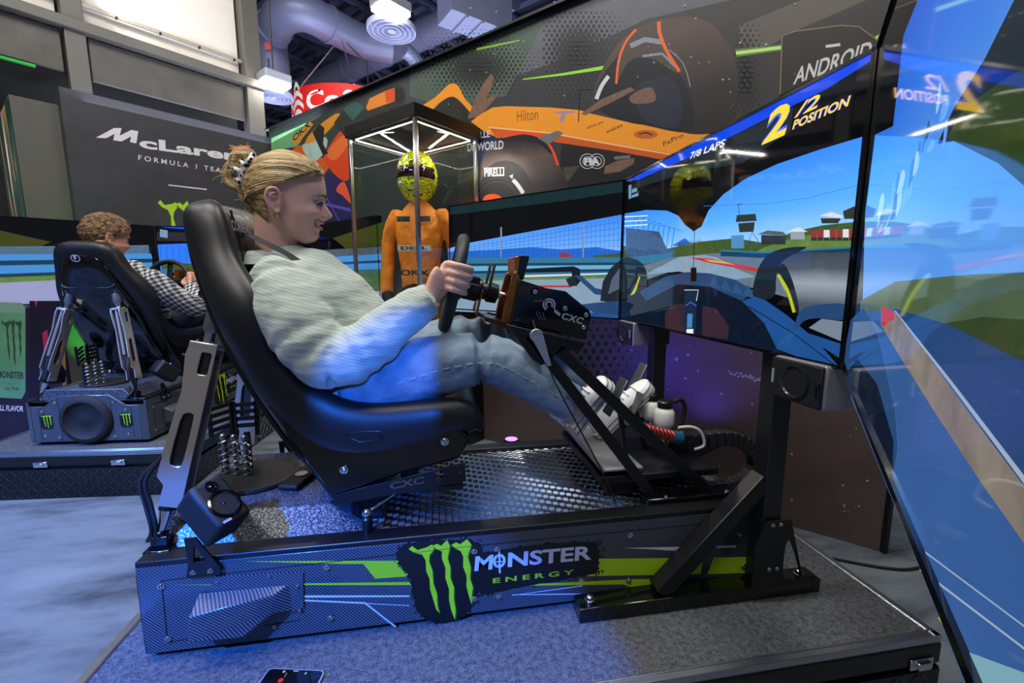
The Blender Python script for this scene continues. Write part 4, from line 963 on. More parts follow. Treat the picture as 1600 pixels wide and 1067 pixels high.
for yy, x_, z_ in ((.155, .535, .585), (.42, .73, .575), (.29, .66, .50)):
    mb = MB(); slab(mb, Vector((x_-.035, 0, z_-.075)), Vector((x_+.02, 0, z_+.035)), yy-.028, yy+.028, -.006); pd = mb.build('pedal_face', P('pedal_grey', '5d5f60', .4, .7), sim, bevel=.003)
    mb = MB(); mb.bar((x_+.005, yy, z_-.03), (x_+.045, yy, .33), .010, .014, (1, 0, 0)); mb.build('pedal_arm', MATS['black_satin'], pd)
rv = ony(1038, 650, YM); mb = MB()
for yy in (.27, .36):
    c = ony(1037, 668, .24) if yy < .3 else ony(1016, 655, .32); mb = MB(); mb.lathe([(.02, 0), (.03, .012), (.033, .02), (.033, .055), (.026, .066), (.02, .07)], c, n=20); o = mb.build('fluid_reservoir', MATS['white_plastic'], sim, smooth=50)
    mb = MB(); mb.lathe([(.022, .07), (.024, .072), (.024, .09), (.02, .094), (.0001, .095)], c, n=20); mb.build('reservoir_cap', MATS['black_satin'], o, smooth=40)
    mb = MB(); mb.lathe([(.018, -.075), (.022, -.07), (.022, -.01), (.016, 0)], c, n=16); mb.tube([c+Vector((-.06, 0, -.03)), c+Vector((.07, 0, -.03))], .016, 14); mb.build('master_cylinder', MATS['chrome'], o, smooth=40)
s0, s1 = ony(1004, 670, .14), ony(1056, 683, .14); pts = [s0.lerp(s1, k/70)+Vector((0, math.cos(k*.75)*.017, math.sin(k*.75)*.017)) for k in range(71)]
mb = MB(); mb.tube(pts, .0035, 6); o = mb.build('red_spring', P('spring_red', '9c2b23', .3, .3), sim, smooth=60)
mb = MB(); mb.tube([s0.lerp(s1, -.1), s0.lerp(s1, .95)], .011, 14); mb.build('damper_body', MATS['chrome'], o); mb = MB(); mb.tube([s0.lerp(s1, .9), s0.lerp(s1, 1.15)], .019, 14); mb.build('blue_collar', P('collar_blue', '2a7fa6', .3, .6), o)
mb = MB(); mb.tube(smoothp([tuple(ony(*q, .2)) for q in ((1060, 668), (1080, 667), (1095, 675), (1100, 695), (1085, 702))], 6, False), .005, 8); mb.build('clear_hose', MATS['white_plastic'], sim, smooth=60)
mb = MB(); mb.tube(smoothp([tuple(ony(*q, .28)) for q in ((1052, 628), (1064, 624), (1070, 640), (1062, 668))], 6, False), .008, 8); mb.build('black_hose', MATS['black_rubber'], sim, smooth=60)
cp = smoothp([tuple(ony(1052, 690, .25)), tuple(ony(1090, 687, .25)), tuple(ony(1140, 684, .25)), tuple(ony(1172, 700, .25)), tuple(ony(1182, 725, .25)), tuple(ony(1165, 750, .25)), tuple(ony(1130, 762, .25)), tuple(ony(1105, 766, .25))], 4, False)
ch = None
mb = MB(); mb.tube(cp, .016, 8); ch = mb.build('cable_chain', MATS['black_rubber'], sim, smooth=40)
for k in range(0, len(cp)-1):
    a, b = Vector(cp[k]), Vector(cp[k+1]); mb = MB(); d = (b-a); mb.bar(a+d*.06, b-d*.06, .05, .042, (0, 1, 0)); mb.build('chain_link', P('chain_black', '1c1d1f', .45), ch, bevel=.003)
mb = MB(); mb.prism(pxy([(1040, 685), (1055, 673), (1080, 680), (1078, 697), (1045, 700)], .25), 'y', .22, .28); mb.bb(.83, .90, .20, .30, .262, .30); mb.build('chain_anchor', MATS['black_satin'], sim, bevel=.003)
mb = MB(); mb.bb(.84, 1.02, .40, .58, .262, .275); mb.build('rear_tray', MATS['black_satin'], sim); mb = MB(); mb.prism([(.86, .29), (1.0, .35), (1.0, .36), (.86, .33)], 'y', .25, .30); mb.build('tray_arm', MATS['black_satin'], sim)
RIGA.append((sim, (0.1, YM, 0)))
# ---- rear speakers on brackets
def rear_speaker(s_, label):
    sp = empty('rear_speaker', label, 'speaker'); f = (lambda y: y if s_ == 1 else .62-y)
    c = Vector((-.535, f(.0), .375)); M = Matrix.Rotation(R(-s_*28), 3, 'Z') @ Matrix.Rotation(R(-48), 3, 'Y')
    mb = MB(); mb.box(c, (.085, .085, .125), M); bd = mb.build('speaker_body', MATS['black_matte'], sp, bevel=.012, seg=3)
    ax = M @ Vector((1, 0, 0)); uz = M @ Vector((0, 0, 1)); uy = M @ Vector((0, 1, 0))
    mb = MB(); mb.lathe([(.036, -.002), (.036, .003), (.031, .004), (.026, -.006), (.012, -.012), (.010, -.004), (.0001, .001)], c+ax*.043-uz*.012, ax, 28); mb.build('speaker_cone', MATS['black_gloss'], bd, smooth=50)
    mb = MB(); mb.lathe([(.014, -.001), (.014, .003), (.011, .003), (.009, .0), (.0001, .003)], c+ax*.043+uz*.040, ax, 20); mb.build('tweeter', MATS['black_gloss'], bd, smooth=50)
    mb = MB(); mb.box(c+ax*.0432-uz*.052-uy*.02, (.001, .02, .006), M); mb.build('speaker_badge', P('badge_grey', '8e98ac', .4), bd)
    yb = f(-.008); mb = MB()
    me = shape_mesh([[(-.605, .215), (-.53, .215), (-.528, .235), (-.545, .262), (-.575, .315), (-.60, .315), (-.597, .25)], [(-.585, .252), (-.556, .252), (-.58, .295)]], .006, .001, XZ(yb)); link('speaker_bracket', me, MATS['black_satin'], sp, 40)
    for x_ in (-.588, -.55): bolt(sp, (x_, yb-s_*.003, .228), (0, -s_, 0), .005)
    return sp
RIGA.append((rear_speaker(1, 'black rear speaker tilted on a bracket at the near deck corner'), (-.57, 0, .22)))
RIGA.append((rear_speaker(-1, 'black rear speaker on the far deck edge behind the seat'), (-.57, .62, .22)))
# ---- monitor stand
stand = empty('monitor_stand', 'black steel stand with two posts holding the near screens', 'stand')
for s_ in (1, -1):
    f = (lambda y: y if s_ == 1 else .62-y)
    def ybox(mb, xa, xb, ya, yb, za, zb): mb.bb(xa, xb, min(f(ya), f(yb)), max(f(ya), f(yb)), za, zb)
    mb = MB(); ybox(mb, .358, 1.10, -.064, .0-.003, 0, .042); ft = mb.build('base_foot', MATS['black_gloss'], stand, bevel=.003)
    for x_ in (.395, 1.05): bolt(ft, (x_, f(-.034), .042), (0, 0, 1), .011, h=.016)
    mb = MB(); ybox(mb, .895, .952, -.058, -.002, .04, 1.25); mb.build('post', P('post_grey', '17181b', .35), stand, bevel=.003)
    mb = MB(); mb.bar((.60, f(-.03), .045), (.905, f(-.03), .36), .05, .045); mb.build('brace', MATS['black_satin'], stand, bevel=.003)
    me = shape_mesh([[(.865, .04), (1.075, .04), (1.075, .06), (1.03, .065), (.975, .245), (.895, .245), (.865, .16)], smoothp([(.985, .06), (1.025, .06), (.985, .17), (.965, .17), (.965, .08)], 3)], .008, .0015, XZ(f(-.066))); link('gusset_plate', me, MATS['black_satin'], stand, 40)
    for x_, z_ in ((.915, .235), (.94, .235), (.915, .10), (.94, .10)): bolt(stand, (x_, f(-.071), z_), (0, -s_, 0), .005)
mb = MB(); mb.bb(.90, .95, -.3, .92, 1.02, 1.08); mb.build('cross_bar', MATS['black_satin'], stand, bevel=.003)
RIGA.append((stand, (.9, YM, 0)))
def front_speaker(s_, label):
    sp = empty('front_speaker', label, 'speaker'); f = (lambda y: y if s_ == 1 else .62-y)
    ya, yb = onx(1206, 595, .845).y, onx(1290, 595, .845).y; zc = (onx(1240, 558, .845).z+onx(1240, 632, .845).z)/2; hh = .105
    mb = MB(); yl, yh = sorted((f(ya), f(yb))); mb.bb(.845, .96, yl, yh, zc-hh/2, zc+hh/2); bd = mb.build('speaker_body', P('speaker_silver', '98949a', .35, .25), sp, bevel=.008, seg=3)
    mb = MB(); mb.bb(.838, .848, yl+.003, yh-.003, zc-hh/2+.003, zc+hh/2-.003); mb.build('speaker_front', MATS['black_matte'], bd, bevel=.004)
    cy = (yl+yh)/2; mb = MB(); mb.lathe([(.042, -.002), (.042, .003), (.037, .004), (.028, -.008), (.014, -.012), (.012, -.004), (.0001, .0)], (.838, cy, zc), (-1, 0, 0), 28); mb.build('speaker_cone', P('cone', '202a26', .25, .2), bd, smooth=50)
    mb = MB(); mb.bb(.834, .839, f(yb)+s_*.01-.005, f(yb)+s_*.01+.005, zc-.02, zc+.015); mb.build('speaker_port', MATS['black_gloss'], bd, bevel=.002)
    mb = MB(); mb.bb(.835, .839, f(ya)-s_*.012-.003, f(ya)-s_*.012+.003, zc-.015, zc+.02); mb.build('speaker_badge', P('badge_grey', '8e98ac', .4), bd)
    mb = MB(); mb.bb(.94, .965, min(f(-.055), f(-.005)), max(f(-.055), f(-.005)), zc-.03, zc+.03); mb.build('speaker_mount', MATS['black_satin'], sp)
    return sp
RIGA.append((front_speaker(1, 'grey front speaker on the near post below the screens'), (.88, -.12, .6)))
RIGA.append((front_speaker(-1, 'dark front speaker on the far post below the screens'), (.88, .74, .6)))
# ================================================================== MONITORS
def E_(name, col, k=1.0, rough=.04, stops=None, axis=2, lo=0, hi=1, ns=0, sc=8, coat=0):
    if name in MATS: return MATS[name]
    t = NT('lit_'+name); b = t.b; b.inputs['Base Color'].default_value = (.002, .002, .003, 1); b.inputs['Roughness'].default_value = rough; b.inputs['Specular IOR Level'].default_value = .6
    b.inputs['Emission Strength'].default_value = k
    if stops:
        s = t.sep(); f = t.math('DIVIDE', t.math('SUBTRACT', s[axis], lo), hi-lo)
        if ns: f = t.math('ADD', f, t.math('MULTIPLY', t.math('SUBTRACT', t.noise(sc, 3), .5), ns))
        t.l(t.ramp(f, [(p, lin(c)) for p, c in stops]), b.inputs['Emission Color'])
    else:
        c = lin(col); 
        if ns:
            f = t.noise(sc, 4); t.l(t.mix(f, tuple(x*(1-ns) for x in c), tuple(x*(1+ns) for x in c)), b.inputs['Emission Color'])
        else: b.inputs['Emission Color'].default_value = (*c, 1)
    MATS[name] = t.m; return t.m
ZB, ZT = .725, 1.3716
S1, S2 = Vector((.86, .903, 0)), Vector((.86, -.2825, 0))
dL, dR = hdir(-41), hdir(-137.1); WID = 1.186
SCR = {}
def monitor(name, a, b, label):
    """a->b left to right as the driver sees it"""
    U = (b-a).normalized(); N = Vector((U.y, -U.x, 0)); N = -N if N.dot(Vector((0, YM, 0))-(a+b)/2) < 0 else N
    root = empty('monitor', label, 'monitor'); g_ = .0025
    mb = MB(); L = (b-a).length; c = (a+b)/2-N*.022+Vector((0, 0, (ZB+ZT)/2)); M = Matrix((U, N, Vector((0, 0, 1)))).transposed()
    mb.box(c, (L-g_*2, .036, ZT-ZB), M); mb.box(c-N*.03, (L*.7, .03, (ZT-ZB)*.6), M); mb.build('housing', MATS['black_satin'], root, bevel=.003)
    mb = MB(); z0, z1 = ZB+.002, ZT-.002; p, q = a+U*g_-N*.0035, b-U*g_-N*.0035
    mb.add([(p.x, p.y, z0), (q.x, q.y, z0), (q.x, q.y, z1), (p.x, p.y, z1)], [(0, 1, 2, 3)])
    sc_o = mb.build('screen_glass', E_('screen_black', '030406', 1), root, smooth=None)
    mb = MB()
    for (p0, p1) in (((a, ZB), (b, ZB)), ((a, ZT), (b, ZT))):
        P0, P1 = p0[0]+Vector((0, 0, p0[1]+(.004 if p0[1] < 1 else -.004)))-N*.002, p1[0]+Vector((0, 0, p1[1]+(.004 if p1[1] < 1 else -.004)))-N*.002; mb.bar(P0+U*g_, P1-U*g_, .006, .008)
    for e in (a+U*(g_+.003), b-U*(g_+.003)): mb.bar(e-N*.002+Vector((0, 0, ZB)), e-N*.002+Vector((0, 0, ZT)), .006, .006)
    mb.build('bezel', MATS['black_gloss'], root)
    SCR[name] = (root, (a+U*g_-N*.0033), U, N); return root
mC = monitor('C', S1, S2, 'middle screen of the near simulator showing the gold position numerals')
mLf = monitor('L', S1+dL*WID, S1, 'left screen of the near simulator showing blue guard rails and a fence')
mRt = monitor('R', S2, S2+dR*WID, 'right screen of the near simulator seen edge-on beside the camera with blurred track')
for m_, b_ in ((mC, (.88, YM, ZB)), (mLf, (.47, 1.35, ZB)), (mRt, (.46, -.72, ZB))): RIGA.append((m_, b_))
def flat_of(k, step=.00002): root, O, U, N = SCR[k]; return Flat(O, U, (0, 0, 1), N, step=step)
sky = E_('sky', '', 1.25, stops=[(0, '8fb9ee'), (.35, '4c97ec'), (1, '0f62d6')], lo=1.0, hi=1.27)
skyL = E_('sky_left', '', 1.1, stops=[(0, '9cbcf0'), (.4, '5f9cf0'), (1, '2f79e4')], lo=1.0, hi=1.22)
hudb = E_('hud_blue', '0a3fd0', 1.1); carbd = E_('visor', '1b242b', 1.0, ns=.6, sc=160); blackE = E_('screen_black', '030406')
gold = E_('gold', 'f3bf35', 1.3); goldb = E_('gold_edge', '4c6cf0', 1.0); wht = E_('hud_white', 'd6dbe6', 1.1)
road = E_('road', '5f6d7c', 1.0, ns=.2, sc=30); roadl = E_('road_light', '7d95aa', 1.0, ns=.12, sc=30); hullb = E_('hull_blue', '1b4a86', 1.0, ns=.35, sc=7); hulld = E_('hull_dark', '0a1526', 1, ns=.3, sc=9); hullm = E_('hull_mid', '22416b', 1, ns=.3, sc=6)
tyr = E_('game_tyre', '', 1, stops=[(0, '46505c'), (.35, '8f9aa6'), (.6, '4a535e'), (1, '2a3138')], lo=.86, hi=1.0, ns=.12); tyrd = E_('tyre_dark', '19222c', 1, ns=.3, sc=12); yel = E_('game_yellow', 'aebb1c', 1); redk = E_('kerb_red', 'b0322c', 1); yelk = E_('kerb_yellow', 'c9a53a', 1)
grass = E_('grass', '5d7a3a', 1, ns=.35, sc=30); tree = E_('tree', '3c5226', 1, ns=.5, sc=45); teal = E_('rail_teal', '2f6d8e', 1, ns=.15, sc=20); teald = E_('rail_dark', '173a52', 1); teall = E_('rail_light', '63a3c2', 1); fen = E_('fence', '24507e', 1); hill = E_('hill', '1e5fc6', 1.05, ns=.1); whit = E_('tent', 'cfd3d6', 1); brn = E_('shed', '2c332f', 1, ns=.3, sc=40); redt = E_('truck_red', '8f2f3a', 1); stone = E_('stone', '7c8790', 1)
# --- middle screen
C = flat_of('C')
C.poly([(977, 284), (1368, 76), (1366, 92), (1290, 140), (1200, 184), (1090, 240), (1000, 280)], hudb)
C.poly([(977, 300), (1000, 281), (1090, 241), (1200, 185), (1240, 166), (1235, 205), (1160, 255), (1080, 268), (1000, 292)], carbd)
C.poly([(1240, 166), (1290, 140), (1366, 92), (1365, 130), (1240, 205)], E_('visor_deep', '0b1016', 1))
C.poly([(974, 334), (1010, 328), (1042, 329), (1060, 337), (1071, 352), (1084, 361), (1096, 354), (1106, 330), (1130, 304), (1165, 279), (1215, 256), (1280, 234), (1356, 211), (1348, 300), (1338, 400), (1230, 410), (1100, 406), (973, 420)], sky)
C.poly([(974, 330), (1010, 325), (1042, 326), (1061, 335), (1072, 351), (1084, 362), (1097, 352), (1107, 329), (1130, 303), (1135, 290), (1060, 300), (990, 312)], blackE, 0)
# land
C.poly([(973, 384), (1040, 389), (1090, 378), (1150, 372), (1195, 380), (1240, 362), (1285, 352), (1343, 346), (1335, 400), (1250, 402), (1100, 404), (973, 420)], tree)
C.poly([(1195, 386), (1240, 372), (1290, 362), (1342, 356), (1338, 390), (1250, 398), (1180, 394)], grass)
C.poly([(973, 424), (1050, 402), (1110, 396), (1180, 393), (1336, 397), (1330, 450), (1250, 470), (1140, 440), (1060, 420), (973, 450)], road)
C.poly([(1005, 430), (1060, 402), (1100, 398), (1120, 402), (1150, 420), (1180, 432), (1140, 438), (1060, 424)], roadl)
C.poly([(1075, 402), (1110, 404), (1190, 420), (1188, 426), (1110, 411)], redk); C.poly([(1100, 405), (1130, 408), (1150, 414), (1110, 409)], yelk)
C.poly([(1126, 393), (1190, 396), (1330, 388), (1330, 394), (1190, 403), (1126, 400)], teald); C.poly([(1126, 390), (1190, 393), (1330, 385), (1330, 388), (1190, 396), (1126, 393)], teal)
for k in range(9): C.line([(985+k*8, 390), (990+k*8, 345+k*1.5), (1000+k*8, 337+k*3)], .9, fen)
C.poly([(978, 356), (1030, 362), (1045, 395), (978, 404)], E_('stand', '39506c', 1, ns=.5, sc=60))
for yy in (338, 345, 352): C.line([(974, yy+1), (1012, yy-1)], 1.6, wht)
C.poly([(973, 404), (1050, 394), (1052, 402), (973, 420)], teal)
C.poly([(1050, 384), (1070, 372), (1085, 384)], hill); 
for k in range(30):
    x = 1060+k*3.2; h = 4+5*random.random(); C.poly([(x, 386), (x+1.6, 380-h), (x+3.4, 386)], tree)
C.poly([(1152, 336), (1181, 334), (1183, 345), (1150, 347)], brn); C.poly([(1154, 349), (1180, 347), (1178, 362), (1156, 363)], brn); C.line([(1156, 335), (1154, 320), (1150, 320), (1160, 318)], 1, brn)
C.poly([(1143, 368), (1163, 367), (1163, 388), (1143, 388)], E_('hut_blue', '4f84b4', 1)); C.line([(1168, 384), (1176, 362), (1190, 384)], 1.4, fen)
C.poly([(1184, 366), (1200, 360), (1224, 362), (1230, 368)], E_('roof_grey', '4b5c55', 1)); C.poly([(1190, 367), (1228, 368), (1228, 382), (1190, 382)], brn)
C.poly([(1230, 362), (1248, 355), (1263, 362)], whit); C.poly([(1236, 362), (1258, 362), (1258, 374), (1236, 374)], E_('tent_shade', '8c99a4', 1))
C.poly([(1281, 337), (1300, 331), (1317, 337), (1317, 341)], whit); C.poly([(1283, 341), (1315, 341), (1310, 349), (1285, 349)], brn); C.poly([(1318, 330), (1336, 322), (1340, 335), (1336, 342), (1320, 342)], brn)
for k, cc in enumerate((redt, redt, whit, redt, redt, whit, redt)): C.poly([(1268+k*10, 360-k*.4), (1277+k*10, 360-k*.4), (1277+k*10, 374), (1268+k*10, 375)], cc); C.poly([(1268+k*10, 371), (1277+k*10, 371), (1277+k*10, 376), (1268+k*10, 376)], brn)
C.line([(1100, 322), (1200, 318), (1260, 310), (1340, 290)], .8, E_('wire', '3f74bd', 1))
# car in the game
C.poly([(972, 408), (990, 404), (1006, 414), (1012, 436), (1006, 462), (985, 470), (972, 472)], tyrd, 3); C.line([(1000, 432), (994, 450), (986, 466)], (2, 5), yel)
C.poly([(968, 470), (1000, 455), (1040, 432), (1075, 426), (1110, 428), (1150, 438), (1190, 462), (1230, 492), (1275, 530), (1312, 573), (1200, 548), (968, 498)], hulld)
C.poly([(1000, 456), (1040, 432), (1075, 425), (1110, 427), (1150, 437), (1180, 455), (1160, 470), (1110, 448), (1060, 444), (1010, 470)], hullm)
C.poly([(1160, 470), (1186, 462), (1230, 492), (1275, 530), (1312, 573), (1260, 562), (1215, 545), (1195, 505)], hullb)
for k in range(4): x = 1108+k*18; C.poly([(x, 446+k*5), (x+8, 432+k*4), (x+19, 452+k*5)], E_('flap', '2a4d78', 1))
C.line([(1086, 362), (1084, 428)], 1, blackE); C.poly([(1080, 418), (1089, 418), (1089, 440), (1080, 440)], blackE)
C.poly([(1040, 490), (1050, 476), (1072, 474), (1072, 520), (1040, 512)], E_('cockpit_red', '33232e', 1)); C.poly([(1098, 478), (1120, 482), (1140, 510), (1138, 530), (1098, 524)], E_('cockpit_red', '33232e', 1))
C.poly([(1071, 452), (1090, 452), (1087, 524), (1068, 522)], E_('dash_blue', '16263c', 1)); C.poly([(1075, 490), (1083, 490), (1082, 512), (1074, 512)], E_('dash_light', '3f7bb2', 1)); C.poly([(1074, 514), (1084, 514), (1084, 521), (1073, 520)], wht)
C.line([(1070, 453), (1092, 453), (1089, 470)], 1, wht); C.line([(1072, 478), (1080, 472), (1089, 478)], 1.2, goldb)
C.poly([(1178, 458), (1182, 430), (1192, 408), (1208, 394), (1232, 387), (1262, 386), (1245, 395), (1225, 410), (1214, 432), (1212, 460), (1195, 468)], tyrd, 3)
C.poly([(1216, 424), (1232, 402), (1262, 394), (1300, 395), (1334, 400), (1326, 478), (1290, 478), (1248, 488), (1230, 460)], tyr, 3)
C.poly([(1216, 424), (1226, 412), (1240, 440), (1250, 484), (1240, 486), (1228, 452)], tyrd, 3)
C.line([(1217, 429), (1232, 455), (1242, 488)], 5, yel, 4)
C.poly([(1243, 518), (1246, 496), (1258, 480), (1290, 475), (1327, 476), (1325, 500), (1280, 497), (1256, 502)], hullm, 2)
C.poly([(1265, 512), (1285, 498), (1325, 503), (1320, 535)], E_('tyre_low', '6d7c8b', 1)); C.poly([(1262, 520), (1318, 538), (1314, 560), (1275, 535)], hullb)
C.line([(1170, 478), (1240, 520), (1308, 572)], 1.4, hulld)
for (s_, a_) in (('2', ((1191, 227), (1227, 211), (1206, 173))),):
    C.text(s_, *a_, goldb, .07); C.text(s_, *a_, gold, .03)
C.text('/2', (1242, 185), (1277, 169), (1252, 161), goldb, .04); C.text('/2', (1242, 185), (1277, 169), (1252, 161), gold, .01)
C.text('POSITION', (1239, 203), (1326, 166), (1243, 188), goldb, .05); C.text('POSITION', (1239, 203), (1326, 166), (1243, 188), gold, .02)
C.text('7/8 LAPS', (1078, 249), (1132, 229), (1081, 238), wht, .02)
C.poly([(983, 290), (987, 288), (987, 310), (983, 311)], E_('hud_dim', '6f8fa8', 1)); C.poly([(988, 296), (996, 293), (996, 299), (988, 302)], MATS['hud_dim']); C.poly([(988, 305), (998, 301), (998, 306), (988, 309)], MATS['hud_dim'])
C.build('screen_picture', mC, 'racing game picture with sky, track and car nose')
# --- left screen
L = flat_of('L')
L.poly([(701, 323), (974, 283), (973, 300), (880, 314), (701, 336)], E_('visor_green', '10292c', 1, ns=.6, sc=120))
L.poly([(701, 388), (735, 379), (973, 335), (971, 440), (701, 440)], skyL)
L.poly([(701, 393), (760, 391), (830, 386), (880, 390), (930, 386), (971, 392), (971, 405), (701, 408)], hill)
L.poly([(927, 399), (971, 395), (971, 404), (927, 404)], tree); L.poly([(873, 398), (880, 393), (893, 398), (893, 404), (873, 404)], redt)
for x in (783, 911): L.line([(x, 348+((973-x)*.18)*.2), (x, 404)], 2.2, E_('pole', '7f92a6', 1))
for k in range(34): x = 735+k*7; L.line([(x, 380-(x-735)*.184+2), (x, 404)], .5, fen)
for k in range(6): L.line([(735, 386+k*3.2), (971, 346+k*9.5)], .5, fen)
L.poly([(701, 402), (971, 402), (971, 410), (701, 412)], teal); L.poly([(701, 412), (971, 410), (971, 414), (701, 416)], teald); L.poly([(701, 416), (971, 414), (971, 420), (701, 424)], teall); L.poly([(701, 424), (971, 420), (971, 424), (701, 428)], teald); L.poly([(701, 428), (971, 424), (971, 430), (701, 436)], teal)
L.poly([(701, 436), (971, 430), (971, 434), (701, 440)], grass); L.poly([(701, 440), (971, 434), (970, 497), (701, 486)], roadl)
L.poly([(820, 430), (970, 426), (970, 428), (820, 433)], whit)
L.poly([(822, 420), (896, 416), (906, 420), (908, 438), (900, 448), (895, 436), (893, 424), (822, 426)], hulld); L.poly([(826, 446), (893, 446), (893, 449), (826, 449)], redk)
L.poly([(897, 430), (908, 430), (930, 450), (970, 458), (970, 464), (930, 460)], hullm); L.poly([(884, 436), (898, 430), (902, 446), (890, 448)], tyrd)
L.poly([(938, 470), (942, 440), (955, 418), (970, 406), (970, 475)], tyrd, 0); L.poly([(950, 460), (956, 436), (970, 416), (970, 450)], E_('tyre_hi', '4b5a6a', 1))
L.poly([(905, 476), (930, 473), (970, 470), (970, 497), (930, 490)], hullm); L.poly([(920, 488), (970, 492), (970, 498), (920, 495)], hullb)
L.build('screen_picture', mLf, 'racing game picture with guard rails and a wire fence')
# --- right screen: laid out on the panel itself (metres from the seam, height above its lower edge)
Rf = flat_of('R')
skyR = E_('sky_right', '', 1.0, stops=[(0, '4f8ad6'), (.45, '2a6ad0'), (1, '0b49b8')], lo=1.0, hi=1.3)
bt = E_('blur_tree', '16232c', 1, ns=.5, sc=10); bg = E_('blur_green', '2c3d1c', 1, ns=.4, sc=8); bw = E_('blur_white', '8fb2e0', 1); brd = E_('blur_road', '2f5288', 1, ns=.25, sc=5); brd2 = E_('blur_road_dark', '24406c', 1, ns=.3, sc=5); kb = E_('blur_kerb', '7d746a', .9, ns=.6, sc=26); bl = E_('blur_line', '8f9fb4', 1)
for (b0, b1, m_) in ((ZB+.006, ZB+.235, brd), (ZB+.235, ZB+.32, E_('blur_field', '46583c', 1, ns=.4, sc=9)), (ZB+.32, ZT-.13, skyR), (ZT-.13, ZT-.05, blackE), (ZT-.05, ZT-.006, hudb)): Rf.raw([(.35, b0), (1.176, b0), (1.176, b1), (.35, b1)], [(0, 1, 2, 3)], m_)
Rf.poly([(1368, 210), (1400, 195), (1440, 120), (1492, -10), (1610, -10), (1610, 470), (1348, 470), (1352, 330)], skyR)
Rf.poly([(1590, -10), (1612, -10), (1612, 190), (1560, 170), (1520, 215), (1465, 225), (1490, 170), (1540, 90)], bt); Rf.poly([(1505, 170), (1560, 130), (1612, 100), (1612, 300), (1560, 255), (1500, 225), (1480, 215)], bg)
random.seed(31)
for k in range(26):
    t_ = random.random(); x = 1378+95*t_+random.uniform(-8, 8); y = 345-170*t_+random.uniform(-25, 25); h = random.uniform(12, 46); w_ = random.uniform(2, 6)
    Rf.poly([(x-w_, y+h*.6), (x-w_*.3, y), (x+w_*.6, y-h*.5), (x+w_*1.3, y-h*.3), (x+w_*.5, y+h*.3)], (bw, E_('blur_blue', '5f92da', 1, ns=.3, sc=20), E_('blur_teal', '2f5f8a', 1, ns=.3, sc=20))[k % 3], 3)
Rf.poly([(1345, 470), (1400, 440), (1500, 430), (1612, 425), (1612, 545), (1500, 520), (1400, 490), (1345, 500)], E_('blur_field', '46583c', 1, ns=.4, sc=9))
Rf.poly([(1340, 490), (1400, 482), (1500, 512), (1612, 545), (1612, 1080), (1515, 1080), (1440, 890), (1330, 620)], brd)
Rf.poly([(1400, 482), (1500, 512), (1612, 545), (1612, 790), (1500, 610), (1400, 490)], brd2); Rf.poly([(1480, 505), (1540, 495), (1612, 500), (1612, 570)], bg)
Rf.poly([(1378, 478), (1398, 487), (1440, 540), (1520, 650), (1612, 770), (1612, 860), (1540, 760), (1460, 640), (1400, 545), (1378, 508)], kb); Rf.poly([(1378, 478), (1398, 487), (1400, 498), (1380, 510)], redk)
Rf.line([(1400, 486), (1490, 600), (1612, 760)], (2, 8), bl); Rf.line([(1430, 850), (1612, 985)], 2.2, bl); Rf.line([(1440, 890), (1612, 1020)], 3, bl)
Rf.poly([(1318, 560), (1330, 500), (1350, 480), (1372, 520), (1400, 640), (1405, 700), (1395, 760)], hullm); Rf.poly([(1322, 585), (1340, 560), (1372, 600), (1398, 690), (1395, 770)], hulld)
Rf.poly([(1490, 1010), (1612, 1055), (1612, 1085), (1520, 1085)], E_('blur_pale', '6f9aa8', 1)); Rf.line([(1470, 965), (1500, 1010), (1522, 1075)], (3, 9), E_('lime_line', '8fae1c', 1))
Rf.line([(1320, 584), (1345, 645)], (3, 2), MATS['lime_line'])  # thin lime line drawn along the lower edge
Rf.build('screen_picture', mRt, 'blurred racing game picture with sky and track')
# settle roots, then repeat everything for the second rig
for root, base in RIGA: seat_root(root, base)
RB = Matrix.Rotation(BR, 3, 'Z')
labB = {'stage_platform': 'low carpeted stage platform under the man\'s simulator at the left', 'racing_simulator': 'carbon patterned motion racing simulator seen from behind carrying the man',
        'monitor_stand': 'black steel stand holding the screens in front of the man'}
labM = ['middle screen in front of the man showing blue sky', 'left screen of the man\'s simulator with guard rails and a black top band', 'right screen of the man\'s simulator partly behind the woman\'s face']
labS = ['black rear speaker on the right side of the man\'s simulator', 'black rear speaker on the left side of the man\'s simulator', 'front speaker on the right post of the man\'s screens', 'front speaker on the left post of the man\'s screens']
BT = {}; im = isp = 0
for root, base in RIGA:
    c = dup(root); c.location = BO+RB @ Vector(base); c.rotation_euler = (0, 0, BR); nm = root.name.split('.')[0]
    if nm == 'monitor':
        c['label'] = labM[im]; BT[im] = c; im += 1
        for ch in list(c.children):
            if ch.name.startswith('screen_picture'): bpy.data.objects.remove(ch, do_unlink=True)
    elif 'speaker' in nm: c['label'] = labS[isp]; isp += 1
    else: c['label'] = labB[nm]
    root['group'] = c['group'] = {'monitor': 'simulator screens', 'stage_platform': 'stage platforms', 'racing_simulator': 'racing simulators', 'monitor_stand': 'screen stands'}.get(nm, 'simulator speakers')
